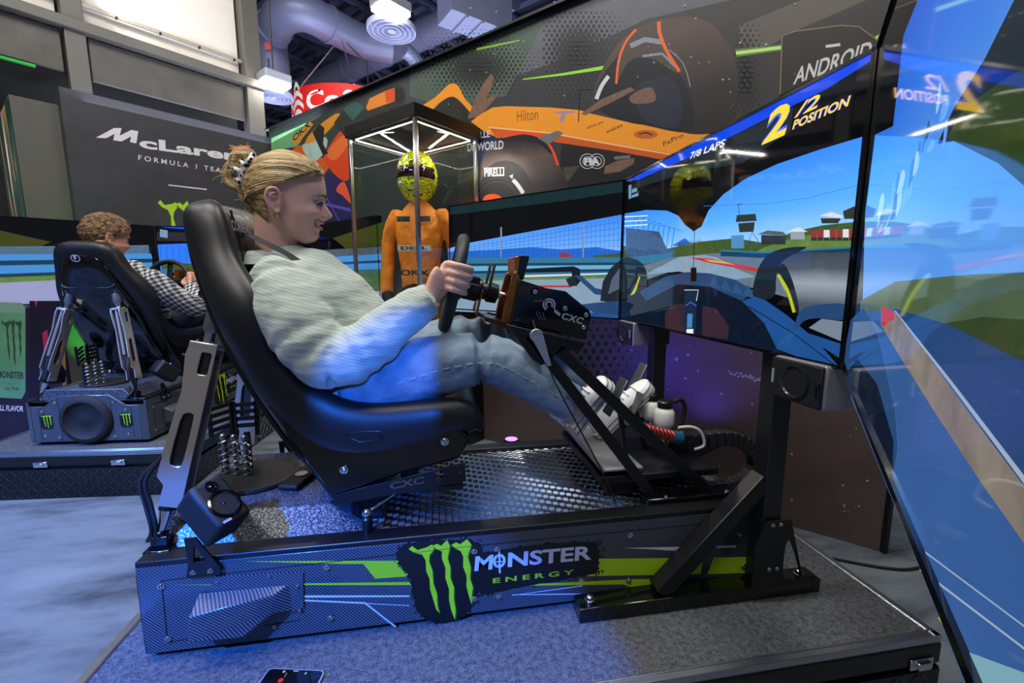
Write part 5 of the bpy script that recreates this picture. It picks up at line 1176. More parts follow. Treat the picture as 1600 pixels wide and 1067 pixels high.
# pictures for the second rig, each on its own panel
def flatB(k, idx):
    root, O, U, N = SCR[k]; Ow, Uw, Nw = BO+RB @ O, RB @ U, RB @ N
    f = Flat(Ow, Uw, (0, 0, 1), Nw, step=.00003); f.root = BT[idx]; return f
def buildB(f, label):
    M = Matrix.Translation(f.root.location) @ Matrix.Rotation(BR, 4, 'Z'); Mi = M.inverted()
    o = f.build('screen_picture', None, label); o.data.transform(Mi); o.parent = f.root
skyB = E_('sky_far', '', 1.1, stops=[(0, 'a3c4ee'), (.5, '5f9df0'), (1, '2a6ee0')], lo=-.05, hi=.35)
f = flatB('L', 1)
f.poly([(-60, 400), (0, 360), (80, 378), (60, 386), (-60, 430)], E_('olive', '3a3f16', 1)); f.poly([(-60, 386), (232, 383), (240, 470), (-60, 480)], E_('fence_far', '55708c', 1, ns=.3, sc=40))
for k in range(8): f.line([(-40, 388+k*2), (236, 386+k*2)], .5, teald)
f.poly([(-60, 398), (236, 396), (238, 404), (-60, 408)], E_('rail_blue', '3f80c0', 1.1)); f.poly([(-60, 408), (238, 404), (238, 410), (-60, 416)], teald); f.poly([(-60, 416), (238, 410), (238, 420), (-60, 430)], MATS['rail_blue']); f.poly([(-60, 430), (238, 420), (238, 424), (-60, 436)], teald)
f.poly([(-60, 436), (238, 424), (240, 432), (-60, 447)], grass); f.poly([(-60, 445), (240, 430), (254, 470), (-60, 478)], E_('road_far', '8e93ba', 1.0, ns=.1))
buildB(f, 'racing game picture with blue guard rails')
f = flatB('C', 0)
f.poly([(245, 353), (468, 354), (468, 362), (330, 362), (260, 356)], hudb); f.poly([(245, 362), (460, 368), (460, 380), (245, 376)], E_('visor_far', '2a2530', 1, ns=.5, sc=90))
f.poly([(246, 382), (300, 380), (400, 386), (470, 396), (474, 440), (253, 440)], skyB)
for k in range(16): f.line([(250+k*10, 382+k*.4), (252+k*10, 428)], .6, fen)
f.poly([(252, 410), (474, 418), (474, 432), (253, 428)], tree); f.poly([(252, 420), (474, 426), (476, 445), (254, 440)], teal); f.poly([(254, 434), (476, 440), (476, 468), (256, 469)], hulld)
f.poly([(250, 358), (262, 360), (262, 372), (250, 370)], MATS['hud_dim'])
buildB(f, 'racing game picture with sky and fence')
f = flatB('R', 2)
f.poly([(478, 392), (600, 385), (604, 402), (480, 410)], E_('crowd', '4a5664', 1, ns=.8, sc=50)); f.poly([(520, 372), (604, 345), (604, 384), (540, 388)], E_('olive', '3a3f16', 1))
f.poly([(478, 404), (604, 396), (604, 425), (480, 428)], E_('rail_blue', '3f80c0', 1.1)); f.poly([(478, 412), (604, 406), (604, 410), (480, 416)], teald)
f.poly([(478, 424), (606, 420), (608, 460), (480, 462)], E_('grass_far', '3f5a3a', 1, ns=.3)); f.poly([(478, 455), (606, 455), (608, 474), (478, 468)], E_('road_far', '8e93ba', 1))
buildB(f, 'racing game picture with crowd and rails')
# ================================================================== DISPLAY CASE
hU, kU = -mU, wU            # left-back edge direction, right-back edge direction
K0 = Vector((-.101, 1.652, 0)); cwL, cwR = .672, .545; ctop = Vector(ony(648, 160, K0.y)).z; cbot = Vector(ony(648, 181, K0.y)).z
case = empty('display_case', 'tall glass display case with lit black top holding the orange race suit', 'showcase', (K0.x, K0.y, FZ))
mb = MB(); glass = NT('case_glass'); b = glass.b; b.inputs['Base Color'].default_value = (.93, .97, .95, 1); b.inputs['Roughness'].default_value = .01; b.inputs['Transmission Weight'].default_value = 1; b.inputs['IOR'].default_value = 1.03; b.inputs['Coat Weight'].default_value = .55; b.inputs['Coat Roughness'].default_value = .0; MATS['case_glass'] = glass.m
def cp_(a, b_, z): q = hU*a+kU*b_; return Vector((q.x, q.y, z-FZ))
def cbox(name, a0, a1, b0, b1, z0, z1, m, bev=.002, **k):
    mb = MB(); mb.add([cp_(a, b_, z) for z in (z0, z1) for a, b_ in ((a0, b0), (a1, b0), (a1, b1), (a0, b1))], [(3, 2, 1, 0), (4, 5, 6, 7), (0, 1, 5, 4), (1, 2, 6, 5), (2, 3, 7, 6), (3, 0, 4, 7)])
    return mb.build(name, m, case, bevel=bev, smooth=None, **k)
cbox('top_cover', -.012, cwL+.012, -.012, cwR+.012, cbot, ctop, MATS['black_satin'])
cbox('base_box', -.012, cwL+.012, -.012, cwR+.012, FZ, FZ+.42, MATS['black_satin'])
cbox('base_floor', .01, cwL-.01, .01, cwR-.01, FZ+.42, FZ+.43, P('case_floor', '2b2b2d', .4))
pz0_, pz1_ = FZ+.42, cbot
for a, b_ in ((0, 0), (cwL, 0), (0, cwR), (cwL, cwR)):
    s_, t_ = (1 if a == 0 else -1), (1 if b_ == 0 else -1); cbox('corner_post', *sorted((a, a+s_*.022)), *sorted((b_, b_+t_*.022)), pz0_, pz1_, MATS['alu'])
for nm, a0, a1, b0, b1 in (('glass_pane', .022, cwL-.022, .008, .012), ('glass_pane', .008, .012, .022, cwR-.022), ('glass_pane', cwL-.012, cwL-.008, .022, cwR-.022), ('glass_pane', .022, cwL-.022, cwR-.012, cwR-.008)):
    cbox(nm, a0, a1, b0, b1, pz0_, pz1_, MATS['case_glass'], 0)
for i in range(2):
    for (a0, a1, b0, b1) in (((.03, cwL-.03, .03, .045), (.03, .045, .03, cwR-.03)), ((.03, cwL-.03, cwR-.045, cwR-.03), (cwL-.045, cwL-.03, .03, cwR-.03)))[i]: pass
strips = [((.04, .034), (cwL-.04, .034)), ((.034, .04), (.034, cwR-.04)), ((.04, cwR-.034), (cwL-.04, cwR-.034)), ((cwL-.034, .04), (cwL-.034, cwR-.04))]
for a, b_ in strips:
    A_, B_ = cp_(*a, cbot-.006), cp_(*b_, cbot-.006); mb = MB(); mb.bar(A_, B_, .016, .008); st = mb.build('led_channel', MATS['alu'], case)
    n = 30; mb = MB()
    for k in range(n): c = A_.lerp(B_, (k+.5)/n)-Vector((0, 0, .005)); mb.box(c, (.008, .008, .003))
    mb.build('led_dots', MATS['warm_led'], st, smooth=None, kind='stuff')
for a, b_ in strips[:2]:
    A_, B_ = cp_(*a, cbot-.02), cp_(*b_, cbot-.02); c = (A_+B_)/2+Vector((K0.x, K0.y, FZ)); tgt = cp_(cwL*.5, cwR*.5, .9)+Vector((K0.x, K0.y, FZ))
    d = (B_-A_); l = area('case_led_light', c, tgt, .02, d.length*.9, 9, (1, .92, .80))
# ---- mannequin in race suit
def ring3(c, ax, rx, ry, n=20, xdir=None, p=2.3):
    ax = Vector(ax).normalized(); a = Vector(xdir) if xdir is not None else ax.orthogonal(); a = (a-ax*a.dot(ax)).normalized(); b = ax.cross(a); out = []
    for k in range(n):
        t = 2*math.pi*k/n; cc, ss = math.cos(t), math.sin(t); q = (abs(cc)**p+abs(ss)**p)**(-1/p); out.append(Vector(c)+a*(rx*cc*q)+b*(ry*ss*q))
    return out
def limb(mb, pts, rad, n=16, xdir=(1, 0, 0), sub=4):
    """smooth tapering limb; rad entries r or (rx,ry)"""
    P_ = smoothp([tuple(p) for p in pts], sub, False); Rr = smoothp([(r, r) if not isinstance(r, tuple) else r for r in rad], sub, False); m = len(P_); rings = []
    for i in range(m):
        d = Vector(P_[min(i+1, m-1)])-Vector(P_[max(i-1, 0)]); rings.append(ring3(P_[i], d, Rr[i][0], Rr[i][1], n, xdir, 2.0))
    c0, c1 = Vector(P_[0]), Vector(P_[-1]); d0 = (c0-Vector(P_[1])).normalized(); d1 = (c1-Vector(P_[-2])).normalized()
    pre = [[c0+(q-c0)*.6+d0*Rr[0][0]*.35 for q in rings[0]], [c0+(q-c0)*.15+d0*Rr[0][0]*.5 for q in rings[0]]]; post = [[c1+(q-c1)*.6+d1*Rr[-1][0]*.35 for q in rings[-1]], [c1+(q-c1)*.15+d1*Rr[-1][0]*.5 for q in rings[-1]]]
    mb.loft(list(reversed(pre))+rings+post); return mb
def fuse(mb, name, mat, parent, voxel=.008, smooth_it=6, disp=None, label=None):
    o = mb.build(name, mat, parent, smooth=180, label=label); r = o.modifiers.new('fuse', 'REMESH'); r.mode = 'VOXEL'; r.voxel_size = voxel; r.use_smooth_shade = True
    s = o.modifiers.new('soft', 'SMOOTH'); s.factor = .5; s.iterations = smooth_it
    for tex in (disp or []):
        d = o.modifiers.new('fold', 'DISPLACE'); d.texture = tex[0]; d.strength = tex[1]; d.mid_level = .5; d.texture_coords = 'LOCAL'
    return o
def cloud(name, size, depth=2, typ='CLOUDS'):
    t_ = bpy.data.textures.new(name, typ); t_.noise_scale = size
    if typ == 'CLOUDS': t_.noise_depth = depth
    return t_
MP = Vector(onplane(655, 330, K0+hU*cwL*.42+kU*cwR*.45, mN)); MP.z = 0
md = (Vector(CAM)-MP); md.z = 0; md.normalize(); md = (Matrix.Rotation(R(-16), 3, 'Z') @ md).normalized(); ms = Vector((-md.y, md.x, 0))   # facing, its left side
def mq(f, s_, z): return Vector((md.x*f+ms.x*s_, md.y*f+ms.y*s_, z))
def mz(v): return Vector(ony(655, v, MP.y)).z
z_sh, z_hel0, z_hel1, z_waist, z_sleeve = mz(322), mz(318), mz(243), mz(470), mz(455)
man = empty('race_suit_mannequin', 'mannequin in an orange race suit and yellow helmet inside the glass case', 'mannequin', (MP.x, MP.y, FZ+.43)); mo = FZ+.43
def mm(f, s_, z): return mq(f, s_, z-mo)
suit = P('suit_orange', 'f08a12', .6, var=.12, vs=20, bump=.15, bs=60)
mb = MB(); H = z_sh-z_waist
prof = [(z_waist-.30, .13, .10), (z_waist-.12, .13, .10), (z_waist, .125, .10), (z_waist+H*.35, .135, .11), (z_waist+H*.65, .155, .12), (z_waist+H*.85, .155, .105), (z_waist+H*.97, .10, .075), (z_sh+.02, .065, .06)]
limb(mb, [mm(0, 0, z) for z, _, _ in prof], [(rx, ry) for _, rx, ry in prof], 24, ms)
for s_ in (-1, 1): limb(mb, [mm(0, s_*.135, z_sh-.055), mm(-.01, s_*.195, z_sh-.15), mm(-.015, s_*.225, z_sh-.28), mm(.02, s_*.235, z_sleeve+.02), mm(.04, s_*.225, z_sleeve-.03)], [.06, .052, .047, .043, .040], 14, md)
fuse(mb, 'race_suit', suit, man, .007, 3, [(cloud('suit_fold', .05), .014)])
for s_ in (-1, 1): mb = MB(); limb(mb, [mm(.04, s_*.225, z_sleeve-.01), mm(.06, s_*.21, z_sleeve-.08), mm(.075, s_*.19, z_sleeve-.14)], [.040, .044, .03], 12, md); fuse(mb, 'glove', P('glove_black', '17171a', .7, bump=.2), man, .01, 4)
mb = MB(); limb(mb, [mm(.09, -.06, z_waist-.15), mm(.09, -.02, z_waist+.02), mm(.08, .01, z_waist+.10)], [(.16, .06), (.13, .06), (.05, .04)], 16, ms); fuse(mb, 'folded_jacket', P('jacket_black', '1b1a1a', .8, var=.4, vs=40, bump=.3), man, .01, 3)
mb = MB(); limb(mb, [mm(0, 0, z_sh-.01), mm(.0, 0, z_hel0+.05)], [.062, .058], 16, ms); mb.build('neck_guard', MATS['black_matte'], man, smooth=60)
# helmet
hc = mm(.02, 0, (z_hel0+z_hel1)/2+.01); hr = (z_hel1-z_hel0)/2*1.08
t = NT('helmet_shell'); v = t.n('ShaderNodeTexVoronoi'); v.feature = 'DISTANCE_TO_EDGE'; v.inputs['Scale'].default_value = 22; 
nz = t.n('ShaderNodeTexNoise'); nz.inputs['Scale'].default_value = 14; t.l(t.obj(), nz.inputs['Vector']); mx = t.n('ShaderNodeMix', data_type='RGBA'); mx.inputs[0].default_value = .06; t.l(t.obj(), mx.inputs[6]); t.l(nz.outputs['Color'], mx.inputs[7]); t.l(mx.outputs[2], v.inputs['Vector'])
e_ = t.math('ABSOLUTE', t.math('SUBTRACT', v.outputs['Distance'], .14)); t.l(t.ramp(e_, [(.035, lin('15180c')), (.05, lin('e4ee1a'))]), t.b.inputs['Base Color']); t.b.inputs['Roughness'].default_value = .15; t.b.inputs['Coat Weight'].default_value = .5; MATS['helmet'] = t.m
mb = MB(); rings = []
for i in range(1, 22):
    th = math.pi*i/22; z = math.cos(th); ring = []
    for k in range(32):
        ph = 2*math.pi*k/32; x, y = math.cos(ph)*math.sin(th), math.sin(ph)*math.sin(th)
        fx = .93+.10*max(0, x)*(1 if z < .1 else .4)+(-.02 if x < 0 else 0); wy = .80; zz = z if z > -.55 else -.55-(z+.55)*-.8
        sh_ = 1 if z > -.3 else 1+.12*max(0, x)-.08*max(0, -x); ring.append(hc+md*(x*hr*fx*sh_*1.05)+ms*(y*hr*wy)+Vector((0, 0, z*hr*(1.0 if z > 0 else 1.02))))
    rings.append(ring)
mb.loft(rings); hel = mb.build('helmet', MATS['helmet'], man, smooth=180, label='yellow helmet with black doodle lines')
mb = MB(); rows = []
for zz_ in (-.18, -.08, .05, .16, .24):
    row = []
    for k in range(13):
        ph = R(-72+144*k/12); r_ = math.sqrt(1-zz_**2); x, y = math.cos(ph)*r_, math.sin(ph)*r_; fx = .93+.10*max(0, x)*(1 if zz_ < .1 else .4); row.append(hc+(md*(x*hr*fx*1.07)+ms*(y*hr*.82))*1.0+Vector((0, 0, zz_*hr)))
    rows.append(row)
mb.loft(rows, cap=False, closed=False); o = mb.build('visor', P('visor_iris', '3a2530', .05, .8, coat=.6, var=.8, vs=18), hel, smooth=180); sd = o.modifiers.new('s', 'SOLIDIFY'); sd.thickness = .006
mb = MB(); mb.ball(hc+md*hr*1.02-ms*hr*.35-Vector((0, 0, hr*.42)), .014, 10, 8); mb.build('helmet_tab', MATS['white_plastic'], hel)
# sponsor patches on the suit, laid on the chest and sleeve
def patch(name, f0, s0, z0, w_, h_, bg, txt=None, col=None, nrm=None, side=None):
    n_ = (md if nrm is None else nrm); s1_ = (ms if side is None else side); c = mm(f0, s0, z0)
    F_ = Flat(c-s1_*w_/2-Vector((0, 0, h_/2)), s1_, (0, 0, 1), n_, step=.0006, px=False)
    if bg: F_.poly([(0, 0), (w_, 0), (w_, h_), (0, h_)], bg)
    if txt: F_.text(txt, (w_*.1, h_*.2), (w_*.9, h_*.2), (w_*.1, h_*.8), col, .03)
    o = F_.build(name, man); return o
pk = P('patch_dark', '2a3038', .6); pw_ = P('patch_white', 'd9d6cc', .6); pb = P('patch_black', '15161a', .6); pb2 = P('patch_blue', '2f62b8', .6); prd = P('patch_red', 'c8352a', .6); pp = P('patch_purple', '2a2050', .6)
for (nm, z_, s0, w_, h_, bg, tx, cl) in (('chest_patch', .84, .075, .07, .034, pk, None, None), ('chest_patch', .84, -.065, .085, .034, pk, None, None), ('chest_patch', .55, .0, .22, .036, pw_, 'DELL', pb), ('chest_letters', .30, .0, .24, .065, None, 'OKX', pb), ('waist_patch', .07, -.03, .07, .012, pk, None, None)):
    patch(nm, .138, s0, z_waist+H*z_, w_, h_, bg, tx, cl)
sn = (md*.72+ms*.69).normalized(); ss_ = Vector((-sn.y, sn.x, 0))*1
ss_ = Vector((sn.y*-1, sn.x, 0)); ss_ = -ss_ if ss_.dot(ms) < 0 else ss_
for k, m_ in enumerate((pb, prd, pb2, pb, pw_, pp, pw_)):
    zk = z_sh-.115-.042*k; patch('sleeve_patch', .045, .262-.004*abs(k-3), zk, .05, .03, m_, None, None, sn, ss_)
# ================================================================== PEOPLE
def interp(tab, u):
    xs = [q[0] for q in tab]; ys = [q[1] for q in tab]; return float(np.interp(u, xs, ys))
FB = [(-.104, .070), (-.098, .086), (-.085, .094), (-.071, .096), (-.06, .100), (-.05, .103), (-.038, .109), (-.025, .111), (.01, .115), (.025, .121), (.044, .125), (.079, .121), (.10, .108), (.12, .083), (.132, .055), (.138, .03)]
PR = [(-.104, 0), (-.098, .001), (-.085, .005), (-.071, .002), (-.06, .006), (-.053, .003), (-.045, .008), (-.038, .005), (-.033, .020), (-.026, .030), (-.018, .0255), (-.008, .018), (.005, .008), (.012, .004), (.025, .003), (.04, 0), (.14, 0)]
SG = [(-.104, .022), (-.085, .020), (-.06, .022), (-.045, .020), (-.038, .013), (-.03, .0135), (-.02, .012), (.0, .009), (.02, .012), (.14, .02)]
BK = [(-.104, .05), (-.098, .035), (-.085, .0), (-.07, -.02), (-.05, -.035), (-.02, -.055), (.02, -.076), (.06, -.078), (.10, -.055), (.12, -.025), (.132, .0), (.138, .015)]
HW = [(-.104, .018), (-.098, .028), (-.085, .040), (-.07, .050), (-.05, .058), (-.02, .065), (.01, .070), (.05, .072), (.09, .064), (.12, .042), (.132, .022), (.138, .008)]
def head_rings(fr, off=0.0, nu=64, na=72, feat=1.0, jaw=1.0):
    rings = []
    for i in range(nu):
        u = -.104+.242*(i/(nu-1)); ff, pr, sg, bk, hw = (interp(t_, u) for t_ in (FB, PR, SG, BK, HW))
        if u < -.02: hw *= jaw
        c = (ff+bk)/2; ring = []
        for k in range(na):
            t_ = 2*math.pi*k/na; ct, st_ = math.cos(t_), math.sin(t_); p = 2.25; q = (abs(ct)**p+abs(st_)**p)**(-1/p)
            f = c+(ff-c)*ct*q; s = hw*st_*q
            if ct > 0:
                f += feat*pr*math.exp(-(s/sg)**2)
                for sy in (-1, 1):
                    f -= feat*.009*math.exp(-((s-sy*.031)/.016)**2-((u-.006)/.011)**2)
                    f += feat*.004*math.exp(-((s-sy*.03)/.02)**2-((u-.028)/.007)**2)
                    f += feat*.008*math.exp(-((s-sy*.042)/.016)**2-((u+.022)/.015)**2); s += sy*feat*.004*math.exp(-((s-sy*.055)/.016)**2-((u+.028)/.018)**2)
                    f -= feat*.004*math.exp(-((s-sy*.027)/.007)**2-((u+.05)/.010)**2)
                um = -.0535+8.0*min(abs(s), .042)**2; f -= feat*.0085*math.exp(-((u-um)/.0050)**2)*(1/(1+math.exp((abs(s)-.037)/.0018)))
            n_ = Vector((f-c, s, 0)); l = n_.length; n_ = n_/(l+1e-6)
            ring.append(fr(f+n_.x*off, s+n_.y*off, u+off*(.0 if abs(u) < .1 else (1 if u > 0 else -.0))))
        rings.append(ring)
    return rings
def add_ear(mb, fr, sy):
    b = [fr(-.002+.016*math.cos(a)*1.0-.006*math.sin(a), sy*(.071), .0+.030*math.sin(a)) for a in [2*math.pi*k/16 for k in range(16)]]
    mb.loft([[q for q in b], [Vector(q)+(Vector(fr(0, sy*.004, 0))-Vector(fr(0, 0, 0))) for q in b]])
    pts = [fr(.010, sy*.074, -.008), fr(.014, sy*.080, .016), fr(.004, sy*.086, .030), fr(-.012, sy*.090, .027), fr(-.020, sy*.090, .010), fr(-.016, sy*.086, -.010), fr(-.004, sy*.078, -.024), fr(.004, sy*.074, -.030)]
    mb.tube(smoothp([tuple(q) for q in pts], 4, False), .005, 8); mb.ball(fr(.003, sy*.075, -.029), .0075, 10, 8)
    mb.tube(smoothp([tuple(fr(.006, sy*.076, .012)), tuple(fr(-.006, sy*.082, .014)), tuple(fr(-.010, sy*.082, .0)), tuple(fr(.0, sy*.078, -.014))], 4, False), .003, 6)
def frame_at(o, yaw, pitch=0, roll=0, k=1.0):
    M = Matrix.Rotation(R(yaw), 3, 'Z') @ Matrix.Rotation(R(pitch), 3, 'Y') @ Matrix.Rotation(R(roll), 3, 'X'); o = Vector(o)
    return lambda f, s, u: o+M @ Vector((f*k, s*k, u*k))
skin = NT('skin'); n_ = skin.noise(18, 4); skin.l(skin.mix(n_, lin('d69e8b'), lin('eec4b2')), skin.b.inputs['Base Color']); skin.b.inputs['Roughness'].default_value = .45
skin.b.inputs['Subsurface Weight'].default_value = .12; skin.b.inputs['Subsurface Radius'].default_value = (.012, .005, .003); skin.b.inputs['Subsurface Scale'].default_value = .5; skin.bump(skin.noise(220, 3), .08, .002); MATS['skin'] = skin.m
skin2 = P('skin_ruddy', 'cf9479', .5, var=.12, vs=20)
def grip_hand(mb, N, e1o, ax, e2, wrist, size=1.0):
    """hand closed round a rim: N rim point, e1o outward from the wheel, ax forward, e2 along the rim (up)"""
    def at(r, al, h): return N+(e1o*math.cos(R(al))+ax*math.sin(R(al)))*r*1.04+e2*(h*1.08+.016)
    offs = [.031, .0105, -.010, -.030]; lens = [1.0, 1.06, 1.0, .86]; rad = [.0096, .0100, .0096, .0086]
    mc = []
    for h, l, r in zip(offs, lens, rad):
        r *= size; m0 = at(.040, -62, h*.92); mc.append(m0)
        pts = [m0+(wrist-m0)*.25, m0, at(.041, -10, h), at(.038*l, 42, h), at(.031, 85, h-.002), at(.028, 135, h-.003), at(.026, 185, h-.003)]
        P_ = smoothp([tuple(p) for p in pts], 3, False); rr = smoothp([(x, x) for x in (r*1.15, r*1.22, r*1.02, r*1.12, r*.95, r*.95, r*.72)], 3, False); mb.tube(P_, [q[0] for q in rr], 10)
    mid = sum(mc, Vector())/4; a = (mid-wrist); hw_ = e2
    rings = []
    for t_, wdt, th in ((0, .027, .020), (.2, .031, .019), (.45, .038, .019), (.7, .043, .018), (.95, .043, .015), (1.05, .038, .010)):
        c = wrist+a*t_; nrm = a.normalized().cross(hw_).normalized(); hh = nrm.cross(a.normalized()); rings.append([c+hh*(wdt*math.cos(b))+nrm*(th*math.sin(b)) for b in [2*math.pi*k/16 for k in range(16)]])
    mb.loft(rings)
    th = [wrist+a*.18-e2*.012, at(.046, -95, -.046), at(.036, -130, -.028), at(.028, -175, -.006), at(.027, -205, .008)]
    P_ = smoothp([tuple(p) for p in th], 3, False); rr = smoothp([(x, x) for x in (.016, .0135, .0115, .0105, .008)], 3, False); mb.tube(P_, [q[0] for q in rr], 10)
def person(spec):
    """spec: dict of rig-frame joints; X maps rig frame to the local frame of the root"""
    X = spec['X']; root_loc = X(spec['base']); V = lambda p: X(p)-root_loc
    fr0 = spec['head']; mb = MB()
    fr = lambda f, s, u: V(fr0(f, s, u))
    mb.loft(head_rings(fr, jaw=spec.get('jaw', 1)))
    for sy in (-1, 1): add_ear(mb, fr, sy); mb.ball(fr(.117, sy*.0115, -.031), .0066, 12, 8)
    nk = spec['neck']; limb(mb, [V(p) for p in nk], spec.get('neck_r', [.062, .054, .052, .05]), 18)
    tp = spec['torso']; ctr = [V(p) for p, _, _ in tp]; limb(mb, ctr, [(rx-.03, ry-.03) for _, rx, ry in tp], 20, X((0, 1, 0))-X((0, 0, 0)))
    for arm in spec['arms']: limb(mb, [V(p) for p in arm], [.055, .045, .040, .040, .036, .026], 14)
    for h in spec['hands']: grip_hand(mb, V(h[0]), *[X(q)-X((0, 0, 0)) for q in h[1:4]], V(h[4]), h[5] if len(h) > 5 else 1)
    for leg in spec['legs']: limb(mb, [V(p) for p in leg], [.07, .065, .052, .045, .042, .036], 14)
    o = fuse(mb, 'person', spec['skin'], None, spec.get('voxel', .0036), 2); o.location = root_loc
    return o, V, fr
def eyes_brow(o, fr, iris, browc, wink=1.0):
    for sy in (-1, 1):
        mb = MB(); mb.ball(fr(.0990, sy*.031, .0035), .0118, 16, 10); e = mb.build('eye', P('eye_white', 'a9a09a', .2), o, smooth=180)
        mb = MB(); mb.ball(fr(.1046, sy*.0312, .0030), .0074, 12, 8); mb.build('iris', P('iris_'+iris, iris, .1), e, smooth=180)
        mb = MB(); mb.tube(smoothp([tuple(fr(.1085, sy*.018, .003)), tuple(fr(.1130, sy*.027, .0070)), tuple(fr(.1095, sy*.038, .0060)), tuple(fr(.1005, sy*.046, .001))], 4, False), [.0026]*12+[.0018], 6); mb.tube(smoothp([tuple(fr(.1085, sy*.019, .001)), tuple(fr(.1110, sy*.029, -.0025)), tuple(fr(.1075, sy*.039, -.0015)), tuple(fr(.1005, sy*.046, .001))], 4, False), .0011, 6); mb.build('eyelash', P('lash', '2a1d16', .6), e)
        mb = MB(); mb.tube(smoothp([tuple(fr(.1225, sy*.016, .022)), tuple(fr(.1235, sy*.026, .0275)), tuple(fr(.117, sy*.040, .0275)), tuple(fr(.104, sy*.051, .020))], 4, False), [.0022]*6+[.0030]*4+[.0018]*3, 8); mb.build('eyebrow', P('brow_'+browc, browc, .8), o)
# ------------------------------------------------------------------ the woman
hfr = frame_at((-.432, .292, 1.126), 10, 0)
e1v = (0, 1, 0); wav = tuple(wa); e2v = tuple(e2*-1 if e2.z < 0 else e2)
Nn, Nf = WC-Vector((0, 1, 0))*Rw, WC+Vector((0, 1, 0))*Rw
Wn, Wf = Vector((-.018, .128, .868)), Vector((-.012, .500, .868))
TW = [((-.21, YM, .585), .165, .14), ((-.245, YM, .68), .170, .150), ((-.285, YM, .77), .178, .150), ((-.345, YM, .85), .188, .140), ((-.388, YM, .915), .172, .112), ((-.425, YM, .958), .105, .08), ((-.440, YM, .985), .072, .066)]
armN = [(-.40, .165, .885), (-.345, .105, .80), (-.268, .080, .712), (-.17, .088, .758), (-.075, .110, .828), tuple(Wn)]
armF = [(q[0], .62-q[1], q[2]) for q in armN]; armF[-1] = tuple(Wf)
legN = [(-.23, .22, .605), (-.05, .172, .665), (.142, .158, .690), (.255, .152, .632), (.375, .15, .560), (.42, .15, .53)]
legF = [(-.23, .40, .605), (-.02, .43, .690), (.195, .43, .715), (.33, .41, .640), (.475, .375, .545), (.53, .355, .505)]
I3 = lambda p: Vector(p)
spec = dict(X=I3, base=(-.25, YM, .5), head=hfr, neck=[(-.455, .305, .93), (-.452, .302, 1.0), (-.452, .298, 1.06), (-.45, .295, 1.12)], torso=TW, arms=[armN, armF], legs=[legN, legF], skin=MATS['skin'],
            hands=[(Nn, (0, -1, 0), wav, e2v, Wn, .95), (Nf, (0, 1, 0), wav, e2v, Wf, .95)])
wom, V, hf = person(spec)
tag(wom, 'woman in a pale striped shirt and blue jeans smiling and gripping the steering wheel', 'person')
eyes_brow(wom, hf, '4a5a52', '6a513c')
# mouth: teeth and lips in a smile
def face_f(s, u):
    ff, pr, sg, bk, hw = (interp(t_, u) for t_ in (FB, PR, SG, BK, HW)); c = (ff+bk)/2
    return c+(ff-c)*(1-min(.99, abs(s)/hw)**2.25)**(1/2.25)+pr*math.exp(-(s/sg)**2)
um_ = lambda s: -.0535+8.0*min(abs(s), .042)**2
mb = MB(); ss = [(-.034+.068*k/16) for k in range(17)]
mb.loft([[hf(face_f(s, um_(s))-.0042, s, um_(s)+.0062) for s in ss], [hf(face_f(s, um_(s))-.0032, s, um_(s)+.0005) for s in ss], [hf(face_f(s, um_(s))-.0042, s, um_(s)-.0052) for s in ss]], cap=False, closed=False); o = mb.build('teeth', P('teeth', 'efe9e0', .2), wom, smooth=180); sd = o.modifiers.new('s', 'SOLIDIFY'); sd.thickness = .003
lipc = P('lips', 'b8695f', .35, var=.1)
mb = MB(); ss = [(-.042+.084*k/24) for k in range(25)]; n = 25; rr = [.0014+.0021*math.sin(math.pi*i/(n-1)) for i in range(n)]
op = lambda s: .0072*math.sqrt(max(0, 1-(s/.0425)**2))
mb.tube([hf(face_f(s, um_(s)+op(s))-.0006, s, um_(s)+op(s)+.001) for s in ss], rr, 8); mb.tube([hf(face_f(s, um_(s)-op(s))-.0002, s, um_(s)-op(s)-.001) for s in ss], [r*1.25 for r in rr], 8); mb.build('lips', lipc, wom, smooth=180)
for sy in (-1, 1): mb = MB(); mb.tube([hf(.003+.007*math.cos(a), sy*.080, -.038+.0085*math.sin(a)) for a in [2*math.pi*k/18 for k in range(19)]], .0017, 8); mb.build('earring', P('gold_metal', 'c9a24a', .2, 1), wom, smooth=180)
